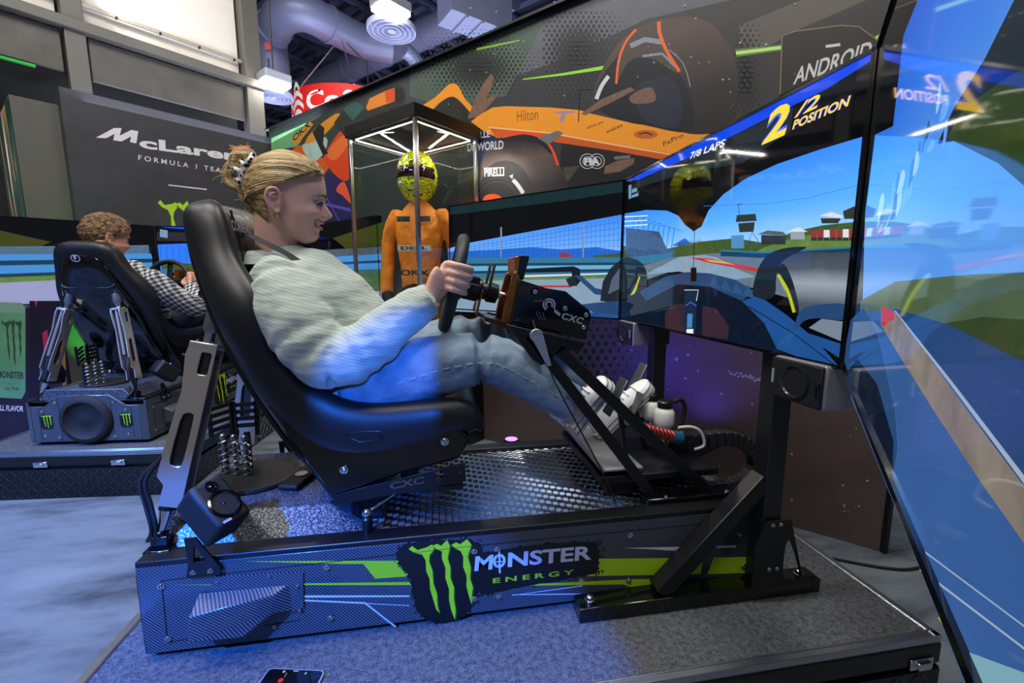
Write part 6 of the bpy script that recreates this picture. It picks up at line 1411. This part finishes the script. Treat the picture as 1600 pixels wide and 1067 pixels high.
# hair
t = NT('blonde_hair'); mp = t.n('ShaderNodeMapping'); mp.inputs['Scale'].default_value = (5, 70, 95); mp.inputs['Rotation'].default_value = (0, .12, 0); t.l(t.obj(), mp.inputs[0])
h1 = t.noise(1.0, 5, .65, mp.outputs[0]); t.l(t.ramp(h1, [(.30, lin('5a4226')), (.43, lin('977748')), (.56, lin('c2a468')), (.7, lin('ead49c'))]), t.b.inputs['Base Color']); t.b.inputs['Roughness'].default_value = .42; t.b.inputs['Anisotropic'].default_value = .4
t.bump(h1, .8, .008); MATS['blonde'] = t.m
def hair_cap(parent, fr, mat, hairline, off=.014, name='hair', na=96, nu=72, nap=-.06, wob=0):
    R_ = head_rings(lambda f, s, u: Vector((f, s, u)), off, nu, na, 0.0); mb = MB(); keep = []
    n = na; vs = [q for r in R_ for q in r]
    for i in range(nu-1):
        for k in range(na):
            ids = (i*n+k, i*n+(k+1) % n, (i+1)*n+(k+1) % n, (i+1)*n+k); c = sum((vs[j] for j in ids), Vector())/4
            if hairline(c.x, abs(c.y), c.z): keep.append(ids)
    top = (nu-1)*n; keep.append(tuple(range(top, top+n)))
    random.seed(2); vv = []
    for q in vs:
        w_ = 1+wob*(random.random()-.5) if wob else 1; vv.append(fr(q.x*w_, q.y*w_, q.z*w_))
    mb.add(vv, keep); me = bpy.data.meshes.new(name); me.from_pydata([tuple(q) for q in mb.v], [], mb.f)
    bm = bmesh.new(); bm.from_mesh(me); bmesh.ops.delete(bm, geom=[v_ for v_ in bm.verts if not v_.link_faces], context='VERTS'); bmesh.ops.recalc_face_normals(bm, faces=bm.faces); bm.to_mesh(me); bm.free()
    o = link(name, me, mat, parent, 180); s = o.modifiers.new('s', 'SMOOTH'); s.iterations = 6; s.factor = .5; d = o.modifiers.new('t', 'SOLIDIFY'); d.thickness = .012; d.offset = -1
    return o
def wom_line(x, y, z):
    if x > -.006: return z > .036+.40*x
    if x > -.026: return z > .034
    return z > -.066
hair = hair_cap(wom, hf, MATS['blonde'], wom_line, .010)
# combed locks over the cap
random.seed(7); mb = MB()
for k in range(150):
    sy = random.choice((-1, -1, -1, 1)); a0 = random.uniform(0, 1)
    z0 = .094-.052*a0; s0 = sy*(.012+.058*a0); x0_ = .116-.112*a0
    def on(f, s, u, d_):  # push point out onto the cap
        return hf(f, s, u)
    pts = []
    for j in range(6):
        t_ = j/5; f = x0_+(-.088-x0_)*t_; zt2 = .085-.06*a0; u = z0+(zt2-.02-z0)*t_+.035*math.sin(math.pi*t_)*(1-a0)*.9
        ff, bk, hw_ = interp(FB, u), interp(BK, u), interp(HW, u); c = (ff+bk)/2; rx = (ff-c if f > c else c-bk)+.0125; v_ = min(.999, abs(f-c)/rx); sw_ = (hw_+.0125)*(1-v_**2.25)**(1/2.25); pts.append((f, sy*sw_, u))
    pts = smoothp(pts, 3, False); r = random.uniform(.0012, .0028); n = len(pts); mb.tube([hf(*q) for q in pts], [r*(.35+.65*math.sin(math.pi*min(1, .12+.88*i/(n-1)))) for i in range(n)], 5)
mb.build('combed_locks', MATS['blonde'], hair, smooth=180, kind='stuff')
def hp(u, v, y): q = ony(u, v, y); return q-Vector(spec['base'])
mb = MB()
for pts, rd in (([(398, 262, .29), (388, 243, .285), (376, 240, .285), (371, 256, .285), (380, 274, .285), (392, 282, .29)], [.010, .020, .022, .020, .018, .012]),
                ([(392, 275, .30), (372, 258, .30), (362, 258, .30), (357, 270, .30), (362, 284, .30), (374, 292, .30), (388, 296, .30)], [.012, .018, .017, .016, .018, .018, .012]),
                ([(395, 270, .29), (386, 292, .285), (386, 308, .285), (392, 322, .285), (395, 330, .285)], [.016, .020, .018, .013, .005])):
    P_ = smoothp([tuple(hp(*q)) for q in pts], 5, False); rr = smoothp([(x, x) for x in rd], 5, False)
    for q in range(7):
        a = 2*math.pi*q/7; off = Vector((math.cos(a), .9*math.sin(a), math.sin(a)*.6)); mb.tube([Vector(p)+off*rr[i][0]*.62 for i, p in enumerate(P_)], [r_[0]*.46 for r_ in rr], 8)
bun = mb.build('hair_bun', MATS['blonde'], hair, smooth=180)
t = NT('spotted_clip'); v = t.n('ShaderNodeTexVoronoi'); v.inputs['Scale'].default_value = 75; t.l(t.obj(), v.inputs['Vector']); t.l(t.ramp(v.outputs['Distance'], [(.36, lin('1c1a1c')), (.42, lin('dcd8d6'))]), t.b.inputs['Base Color']); t.b.inputs['Roughness'].default_value = .2; MATS['clip'] = t.m
mb = MB(); cl = smoothp([tuple(hp(*q)) for q in ((396, 240, .268), (390, 252, .262), (382, 265, .26), (379, 280, .26), (383, 292, .262), (387, 299, .265))], 4, False)
n = len(cl); mb.tube(cl, [.006+.005*math.sin(math.pi*i/(n-1)) for i in range(n)], 10)
for a_, b_ in (((386, 258), (398, 244)), ((380, 272), (364, 262)), ((380, 285), (368, 281)), ((384, 262), (376, 252)), ((383, 294), (389, 300))):
    mb.tube(smoothp([tuple(hp(*a_, .262)), tuple((hp(*a_, .262)+hp(*b_, .262))/2+Vector((0, -.006, 0))), tuple(hp(*b_, .275))], 4, False), [.009]*4+[.008]*2+[.006]*3, 8)
mb.build('hair_clip', MATS['clip'], hair, smooth=180)
random.seed(21); mb = MB()
for k in range(90):
    u0, v0 = random.choice(((375, 262), (362, 272), (388, 240), (390, 318), (400, 345), (412, 335))); u0 += random.uniform(-12, 12); v0 += random.uniform(-10, 12); dx, dy = random.uniform(-22, 3), random.uniform(-16, 14); y = random.uniform(.26, .32)
    mb.tube(smoothp([tuple(hp(u0, v0, y)), tuple(hp(u0+dx*.5+random.uniform(-5, 5), v0+dy*.5, y)), tuple(hp(u0+dx, v0+dy+random.uniform(-5, 5), y))], 3, False), .00055, 4)
for k in range(46):
    a = random.uniform(.05, .95); u0 = 405+100*a; v0 = 240+30*(2*a-1)**2+(12*a if a > .5 else 0)-2; y = random.uniform(.27, .31)
    mb.tube([hp(u0, v0+4, y), hp(u0+random.uniform(-8, 8), v0-random.uniform(0, 5), y), hp(u0+random.uniform(-16, 16), v0-random.uniform(1, 8), y)], .0005, 4)
mb.build('flyaway_strands', P('strand', 'd8c79f', .5), hair, smooth=None, kind='stuff')
# shirt
t = NT('striped_shirt'); s = t.sep(); q = t.math('ADD', s[2], t.math('MULTIPLY', s[0], .35)); q = t.math('ADD', q, t.math('MULTIPLY', t.noise(7, 2), .012))
f = t.math('ABSOLUTE', t.math('SUBTRACT', t.math('FRACT', t.math('DIVIDE', q, .0082)), .5)); c = t.ramp(f, [(.06, lin('9dada5')), (.22, lin('b5bfb3'))])
t.l(c, t.b.inputs['Base Color']); t.b.inputs['Roughness'].default_value = .85; t.b.inputs['Sheen Weight'].default_value = .15
mp = t.n('ShaderNodeMapping'); mp.inputs['Scale'].default_value = (.8, 1, 3.2); mp.inputs['Rotation'].default_value = (0, -.5, 0); t.l(t.obj(), mp.inputs[0]); t.bump(t.noise(7, 2, .5, mp.outputs[0]), .5, .03); MATS['shirt'] = t.m
mb = MB(); limb(mb, [V(p) for p, _, _ in TW], [(rx, ry) for _, rx, ry in TW], 26, (0, 1, 0))
for arm in (armN, armF):
    P_ = smoothp([tuple(V(p)) for p in arm[:-1]]+[tuple(V(arm[-1])*.75+V(arm[-2])*.25)], 8, False); Rr = [q[0] for q in smoothp([(x, x) for x in (.090, .086, .077, .067, .056, .047)], 8, False)]; m_ = len(P_)
    random.seed(9); Rr = [r*(1+.055*math.sin(i*1.75+1.3*math.sin(i*.6))*math.exp(-((i/(m_-1)-.45)/.28)**2)+.03*math.sin(i*2.3)*(i/(m_-1))) for i, r in enumerate(Rr)]
    limb(mb, P_, Rr, 18, sub=2)

for s_ in (-1, 1): limb(mb, [V((-.45, YM, .94)), V((-.435, YM+s_*.07, .930)), V((-.41, YM+s_*.14, .905))], [.05, .058, .072], 16)
limb(mb, [V((-.26, YM-.09, .60)), V((-.24, YM, .60)), V((-.26, YM+.09, .60))], [(.14, .09), (.15, .10), (.14, .09)], 18, (1, 0, 0))
folds = [(cloud('shirt_fold', .07, 1), .010), (cloud('shirt_big', .15, 1), .018)]
sh = fuse(mb, 'shirt', MATS['shirt'], wom, .0065, 4, folds, 'pale blue green shirt with thin stripes')
for W_, ar in ((Wn, armN), (Wf, armF)):
    a = V(ar[-2]); b = V(W_); d = (b-a).normalized(); c = b-d*.010; mb = MB()
    mb.loft([ring3(c-d*.055, d, .052, .047, 22, (0, 1, 0), 2), ring3(c-d*.03, d, .051, .047, 22, (0, 1, 0), 2), ring3(c, d, .052, .046, 22, (0, 1, 0), 2), ring3(c+d*.002, d, .046, .040, 22, (0, 1, 0), 2), ring3(c-d*.02, d, .038, .034, 22, (0, 1, 0), 2)], cap=False); mb.build('cuff', MATS['shirt'], sh, smooth=50)
# collar
mb = MB(); r0 = []; r1 = []; r2 = []
for k in range(25):
    a = R(40+280*k/24); ca, sa = math.cos(a), math.sin(a); open_ = max(0, 1-abs(k-0)/5)+max(0, 1-abs(k-24)/5)
    base_ = Vector((-.440+.084*ca+.02*open_, YM-.006+.084*sa, .978-.026*max(0, ca)-.05*open_)); r0.append(base_+Vector((0, 0, -.012))); r1.append(base_+Vector((-.006*ca, -.004*sa, .036-.01*open_))); r2.append(base_+Vector((.030*ca+.03*open_, .034*sa, -.022-.03*open_)))
mb.loft([[V(q) for q in r] for r in (r0, r1, r2)], cap=False, closed=False); o = mb.build('collar', MATS['shirt'], sh, smooth=180); sd = o.modifiers.new('s', 'SOLIDIFY'); sd.thickness = .004; sb = o.modifiers.new('u', 'SUBSURF'); sb.levels = sb.render_levels = 2
# lanyard
mb = MB(); lp = [hp(*q) for q in ((378, 366, .30), (392, 369, .235), (416, 380, .205), (442, 393, .195), (466, 408, .188), (492, 428, .18), (520, 455, .172), (545, 482, .166))]
P_ = smoothp([tuple(q) for q in lp], 5, False)
for i in range(len(P_)-1): mb.bar(P_[i], P_[i+1], .014, .002, (0, -1, .6))
mb.build('lanyard', P('lanyard_black', '20222a', .7, var=.9, vs=160), wom, smooth=None)
mb = MB(); A_ = hp(612, 545, .20); mb.box(A_, (.10, .07, .002), Matrix.Rotation(R(28), 3, 'Y') @ Matrix.Rotation(R(-14), 3, 'X')); mb.build('badge_card', P('badge_card', 'cfd3cf', .4, var=.2, vs=25), wom)
# jeans
t = NT('denim'); n1 = t.noise(9, 3); n2 = t.noise(300, 2); c = t.ramp(t.math('ADD', t.math('MULTIPLY', n1, .7), t.math('MULTIPLY', n2, .3)), [(.3, lin('4d6072')), (.5, lin('7c92a4')), (.72, lin('a3b4c0'))]); t.l(c, t.b.inputs['Base Color']); t.b.inputs['Roughness'].default_value = .9; t.bump(n2, .25, .003); MATS['denim'] = t.m
mb = MB(); limb(mb, [V((-.33, YM, .575)), V((-.25, YM, .58)), V((-.16, YM, .60))], [(.15, .10), (.165, .115), (.14, .09)], 22, (0, 1, 0))
for leg in (legN, legF): limb(mb, [V(p) for p in leg[:-1]], [.100, .090, .074, .066, .056], 20)
je = fuse(mb, 'jeans', MATS['denim'], wom, .0065, 4, [(cloud('jean_fold', .05, 1), .012)], 'washed blue jeans')
mb = MB(); pts = smoothp([tuple(V((-.20, .118, .60))), tuple(V((-.05, .082, .665))), tuple(V((.13, .082, .695))), tuple(V((.25, .086, .64))), tuple(V((.37, .092, .565)))], 6, False)
for i in range(0, len(pts)-1): mb.bar(Vector(pts[i]), Vector(pts[i]).lerp(Vector(pts[i+1]), .6), .0018, .0018)
mb.build('seam_stitch', P('stitch', 'c3cbd2', .8), je, smooth=None)
for leg in (legN, legF):
    b = V(leg[-2]); d = (V(leg[-1])-V(leg[-3])).normalized(); mb = MB(); c = b+d*.012
    mb.loft([ring3(c-d*.03, d, .060, .058, 20, (0, 1, 0), 2), ring3(c, d, .059, .057, 20, (0, 1, 0), 2), ring3(c+d*.003, d, .053, .051, 20, (0, 1, 0), 2), ring3(c-d*.02, d, .045, .044, 20, (0, 1, 0), 2)], cap=False); mb.build('hem', MATS['denim'], je, smooth=50)
def shoe(parent, heel, toe, yc, Vf, mat=None, solem=None, name='sneaker'):
    heel, toe = Vector((heel[0], yc, heel[1])), Vector((toe[0], yc, toe[1])); d = (toe-heel); L = d.length; d.normalize(); upv = Vector((-d.z, 0, d.x)); sd_ = Vector((0, 1, 0))
    W_ = lambda a, s, h: Vf(heel+d*a*L+sd_*s+upv*h)
    outl = [(0, 0), (.02, .022), (.10, .031), (.3, .031), (.5, .036), (.7, .044), (.85, .043), (.95, .032), (1.0, .0)]
    half = smoothp(outl, 3, False); lo = [(a, s) for a, s in half]+[(a, -s) for a, s in reversed(half[1:-1])]
    mb = MB(); mb.loft([[W_(a, s*.96, 0) for a, s in lo], [W_(a, s*1.04, .010) for a, s in lo], [W_(a, s*1.04, .030) for a, s in lo], [W_(a, s*1.0, .034) for a, s in lo]]); sh_ = mb.build(name, solem or P('sole_white', 'd9d8d4', .5), parent, smooth=50, label='white canvas sneaker with black sole lines' if name == 'sneaker' else None)
    mb = MB()
    for hh in (.0115, .029):
        mb.tube([W_(a, s*1.055, hh) for a, s in lo]+[W_(*[lo[0][0], lo[0][1]*1.055, hh])], .0012, 5)
    mb.build('sole_line', P('sole_line', '2a2d33', .5), sh_)
    mb = MB(); sec = [(.03, .026, .115), (.12, .032, .118), (.24, .034, .115), (.34, .034, .098), (.48, .037, .078), (.62, .041, .064), (.76, .043, .055), (.88, .038, .048), (.97, .020, .040)]
    rg = []
    for a, w_, h_ in sec:
        rg.append([W_(a, w_*math.cos(t_)*(1 if math.sin(t_) < .2 else 1-.35*(math.sin(t_)-.2)), .03+(h_-.03)*max(0, math.sin(t_))+(-.004 if math.sin(t_) < 0 else 0)) for t_ in [math.pi*2*k/20 for k in range(20)]])
    mb.loft(rg); mb.build('canvas_upper', mat or P('canvas_white', 'e2e3e2', .8, var=.06, bump=.2), sh_, smooth=180, sub=1)
    mb = MB(); rg = []
    for a, w_, h_ in ((.78, .0445, .056), (.88, .0395, .0495), (.955, .026, .0435), (.985, .012, .038)):
        rg.append([W_(a, w_*math.cos(t_), .03+(h_-.028)*max(0, math.sin(t_))) for t_ in [math.pi*k/12 for k in range(13)]])
    mb.loft(rg, cap=False, closed=False); mb.build('toe_cap', P('toe_rubber', 'e6e5e2', .4), sh_, smooth=180)
    mb = MB()
    for k in range(5):
        a = .36+.075*k; h_ = interp([(.24, .115), (.34, .098), (.48, .078), (.62, .064), (.76, .055)], a)+.004
        mb.tube(smoothp([tuple(W_(a, -.024, h_-.012)), tuple(W_(a+.01, 0, h_+.003)), tuple(W_(a+.02, .024, h_-.012))], 4, False), .0028, 6)
    mb.tube(smoothp([tuple(W_(.36, 0, .105)), tuple(W_(.34, -.03, .115)), tuple(W_(.42, -.045, .095)), tuple(W_(.47, -.05, .07))], 4, False), .0025, 6); mb.build('laces', P('lace', 'eeeeea', .8), sh_, smooth=180)
    return sh_
hq, tq = ony(936, 688, .345), ony(1021, 603, .345)
shoe(wom, (.402, .447), (.520, .610), .15, V); shoe(wom, (hq.x, hq.z), (tq.x, tq.z), .345, V)
# ------------------------------------------------------------------ the man in the second rig (same seat, other pose)
XB = lambda p: BO+RB @ Vector(p)
sk = dict(X=XB, base=(-.25, YM, .5), head=None, skin=skin2, voxel=.006)
mh0 = (-.455, .325, 1.145)
sk['head'] = frame_at(mh0, -28, 4, 0, 1.06); sk['neck'] = [(-.46, .31, .94), (-.475, .31, 1.0), (-.48, .308, 1.06), (-.475, .306, 1.13)]; sk['neck_r'] = [.07, .064, .062, .058]
TM = [((-.22, YM, .585), .175, .14), ((-.26, YM, .68), .180, .140), ((-.31, YM, .77), .195, .138), ((-.375, YM-.01, .87), .205, .125), ((-.415, YM-.01, .95), .185, .105), ((-.445, YM, 1.0), .11, .08), ((-.46, YM, 1.02), .08, .07)]
sk['torso'] = TM
aN = [(-.41, .13, .915), (-.33, .03, .80), (-.215, -.015, .735), (-.13, .03, .775), (-.05, .09, .835), (-.02, .125, .868)]; aF = [(q[0], .62-q[1], q[2]) for q in aN]
sk['arms'] = [aN, aF]; sk['legs'] = [legN, legF]; sk['hands'] = [(Nn, (0, -1, 0), wav, e2v, Vector((-.02, .125, .868)), 1.1), (Nf, (0, 1, 0), wav, e2v, Vector((-.02, .495, .868)), 1.1)]; sk['jaw'] = 1.08
mn, V2, mf = person(sk)
tag(mn, 'man with curly brown hair in a checked shirt seen from behind at the far wheel', 'person')
eyes_brow(mn, mf, '4a3a2a', '6a513c')
t = NT('brown_hair'); h1 = t.noise(70, 5, .7); t.l(t.ramp(h1, [(.35, lin('4a3322')), (.5, lin('80603f')), (.66, lin('b8966a'))]), t.b.inputs['Base Color']); t.b.inputs['Roughness'].default_value = .55; t.bump(h1, 1, .02); MATS['brown_hair'] = t.m
def man_line(x, y, z):
    if x > .02: return z > .085-max(0, y-.03)*1.1
    if x > -.02: return z > .03
    return z > -.065
hm = hair_cap(mn, mf, MATS['brown_hair'], man_line, .014, wob=.05)
random.seed(5); mb = MB()
for k in range(420):
    th, ph = random.uniform(0, 6.28), random.uniform(0, 1); u = -.05+.185*ph; ff, bk, hw_ = interp(FB, u), interp(BK, u), interp(HW, u); c = (ff+bk)/2; f = c+(ff-c+.012)*math.cos(th); s = (hw_+.013)*math.sin(th)
    if not man_line(f, abs(s), u): continue
    r = random.uniform(.004, .008); p0 = Vector((f, s, u)); a0 = random.uniform(0, 6.28)
    mb.tube([mf(*(p0+Vector((r*math.cos(a0+a)*.9, r*math.sin(a0+a)*.9, .001*a+r*math.sin(a0+a*1.3)))+Vector((0, 0, .003)))) for a in (0, .8, 1.6, 2.4, 3.2)], [.0016, .003, .0032, .0028, .001], 5)
mb.build('hair_curls', MATS['brown_hair'], hm, smooth=180, kind='stuff')
t = NT('gingham'); s = t.sep(); ga = t.math('GREATER_THAN', t.math('FRACT', t.math('DIVIDE', t.math('ADD', s[0], t.math('MULTIPLY', s[2], .5)), .026)), .5); gb = t.math('GREATER_THAN', t.math('FRACT', t.math('DIVIDE', t.math('SUBTRACT', s[2], t.math('MULTIPLY', s[0], .5)), .026)), .5)
gs = t.math('MULTIPLY', t.math('ADD', ga, gb), .5); t.l(t.ramp(gs, [(.0, lin('c9c6bd')), (.5, lin('7a7d86')), (1, lin('23262f'))]), t.b.inputs['Base Color']); t.b.inputs['Roughness'].default_value = .85; MATS['gingham'] = t.m
mb = MB(); limb(mb, [V2(p) for p, _, _ in TM], [(rx, ry) for _, rx, ry in TM], 24, RB @ Vector((0, 1, 0)))
for arm in (aN, aF): limb(mb, [V2(p) for p in arm[:-1]]+[V2(arm[-1])], [.088, .076, .066, .060, .052, .045], 16)
fuse(mb, 'checked_shirt', MATS['gingham'], mn, .009, 4, [(cloud('g_fold', .07, 1), .016)], 'black and white checked shirt')
mb = MB(); limb(mb, [V2((-.33, YM, .575)), V2((-.25, YM, .58)), V2((-.16, YM, .60))], [(.15, .10), (.165, .115), (.14, .09)], 22, RB @ Vector((0, 1, 0)))
for leg in (legN, legF): limb(mb, [V2(p) for p in leg[:-1]], [.104, .096, .08, .07, .058], 18)
fuse(mb, 'dark_jeans', P('dark_denim', '1c2330', .85, var=.2), mn, .010, 4)
vf = V2
shoe(mn, (.402, .447), (.52, .61), .15, vf, P('shoe_grey', '8c8780', .7), P('shoe_sole', 'b5aea6', .6), 'shoe'); shoe(mn, (hq.x, hq.z), (tq.x, tq.z), .345, vf, MATS['shoe_grey'], MATS['shoe_sole'], 'shoe')
# ================================================================== LOOSE THINGS
# smartphone on the platform
q = [onz(u, v, .004) for u, v in ((424, 1045), (508, 1050))]
ang = math.atan2((q[1]-q[0]).y, (q[1]-q[0]).x); c0 = (q[0]+q[1])/2; dn = Vector((math.sin(ang), -math.cos(ang), 0))
wph = (q[1]-q[0]).length+.006; ctr = c0+dn*.078
ph = empty('smartphone', 'smartphone lying face up on the carpet at the lower edge', 'phone', (ctr.x, ctr.y, .0005), ang+R(1))
mb = MB(); mb.prism(rrect(-wph/2, wph/2, -.078, .078, .012), 'z', 0, .008); mb.build('phone_body', P('phone_silver', 'bcd0e0', .3, .6), ph, bevel=.0015)
mb = MB(); mb.prism(rrect(-wph/2+.003, wph/2-.003, -.075, .075, .010), 'z', .0078, .0084); mb.build('phone_glass', MATS['black_gloss'], ph)
Fp = Flat((0, 0, .0085), (1, 0, 0), (0, 1, 0), (0, 0, 1), px=False, step=.0001); iw = E_('phone_white', 'cfd6e2', .6); 
Fp.polys([rrect(-.006, .006, .070, .0725, .001), rrect(-.030, -.024, .066, .071, .001), rrect(.024, .028, .064, .069, .001)], iw); Fp.poly(circ(-.022, .046, .006, n=16), E_('phone_red', 'd0322c', .8)); Fp.line([(-.018, .066), (-.018, .054)], .001, iw)
Fp.build('phone_icons', ph)
# purple uplight on the floor behind the rig
upc = Vector(ony(799, 690, .68)); ub = empty('uplight', 'small black floor uplight glowing purple behind the deck', 'lamp', (upc.x, upc.y, 0))
mb = MB(); mb.lathe([(.032, 0), (.034, .01), (.034, upc.z), (.028, upc.z+.012)], n=24); mb.build('lamp_body', MATS['black_satin'], ub, smooth=40)
mb = MB(); mb.lathe([(.026, upc.z+.0125), (.012, upc.z+.014), (.0001, upc.z+.014)], n=20); mb.build('lens', MATS['purple_led'], ub)
spot('uplight_beam', (upc.x, upc.y, upc.z+.03), (1.05, 1.05, .75), 80, .8, 15, (.12, .08, 1), .02)
spot('uplight_beam', (1.05, .72, .12), (1.35, .92, .55), 90, .8, 3.5, (.18, .10, 1), .02)
# loose cable on the hall floor
mb = MB(); pts = smoothp([tuple(onz(u, v, FZ+.006)) for u, v in ((1300, 872), (1340, 880), (1390, 888), (1430, 888), (1500, 870))], 6, False); o0 = Vector(pts[0])
mb.tube([Vector(p)-o0 for p in pts], .006, 8); o = mb.build('floor_cable', MATS['black_rubber'], smooth=60); o.location = o0; tag(o, 'black cable lying on the carpet beside the platform corner', 'cable')
# drink can poster at the far left
pb0 = Vector((-3.1, 2.62, FZ)); pu = hdir(84); pn = Vector((pu.y, -pu.x, 0)); pn = -pn if pn.dot(Vector(CAM)-pb0) < 0 else pn
pc = Vector(onplane(-20, 600, pb0, pn)); pr_ = Vector(onplane(106, 600, pb0, pn)); ztop = min(.715, Vector(onplane(40, 470, pb0, pn)).z)
bn = empty('drink_poster', 'dark poster board with a big green drink can under the left screen', 'poster', (pc.x, pc.y, FZ)); wd = (pr_-pc).dot(pu)
mb = MB(); mb.add([(pu*a+(-pn)*d_)[:2]+(z,) if False else tuple((pu*a-pn*d_)+Vector((0, 0, z))) for z in (0, ztop-FZ) for a, d_ in ((-.6, 0), (wd, 0), (wd, .04), (-.6, .04))], [(0, 1, 5, 4), (1, 2, 6, 5), (2, 3, 7, 6), (3, 0, 4, 7), (4, 5, 6, 7), (3, 2, 1, 0)])
mb.build('board', P('poster_dark', '241a2e', .4, var=.6, vs=4), bn, smooth=None)
Fp = Flat(pc, pu, (0, 0, 1), pn, step=.0002); pcan = P('can_green', '5f9a72', .35, var=.35, vs=12); pcd = P('can_dark', '2f4a38', .4)
Fp.poly([(46, 470), (104, 470), (104, 640), (46, 640)], P('poster_night', '1a1428', .4, var=.8, vs=8)); Fp.poly([(66, 520), (74, 515), (78, 560), (70, 562)], P('poster_pink', 'b0285a', .4)); Fp.poly([(54, 470), (60, 470), (56, 480)], MATS['poster_pink']); Fp.poly([(92, 500), (100, 500), (104, 610), (98, 612)], P('poster_amber', '8a5a1c', .4)); Fp.poly([(76, 585), (90, 560), (100, 575), (80, 600)], P('poster_green', '2f7a2a', .4))
Fp.poly([(-6, 480), (0, 474), (34, 475), (40, 483), (40, 612), (34, 623), (0, 621), (-6, 612)], pcan); Fp.poly([(-6, 478), (2, 472), (34, 473), (40, 481), (38, 490), (-4, 488)], P('can_pale', '8fb59a', .35, .3))
claw(Fp, px_box((2, 500), (34, 502), (4, 570)), pcd, P('can_red', '6b4a3c', .4)); Fp.text('MONSTER', (-4, 590), (38, 592), (-4, 579), pcd, .03); Fp.text('ENERGY', (2, 600), (32, 602), (2, 596), pcan); Fp.text('ULTRA', (8, 609), (30, 610), (8, 604), pcd)
Fp.text('FULL FLAVOR', (-8, 641), (37, 643), (-8, 632), P('poster_letter', 'd8d4d8', .4), .02)
o = Fp.build('poster_print', bn); o.location = -bn.location
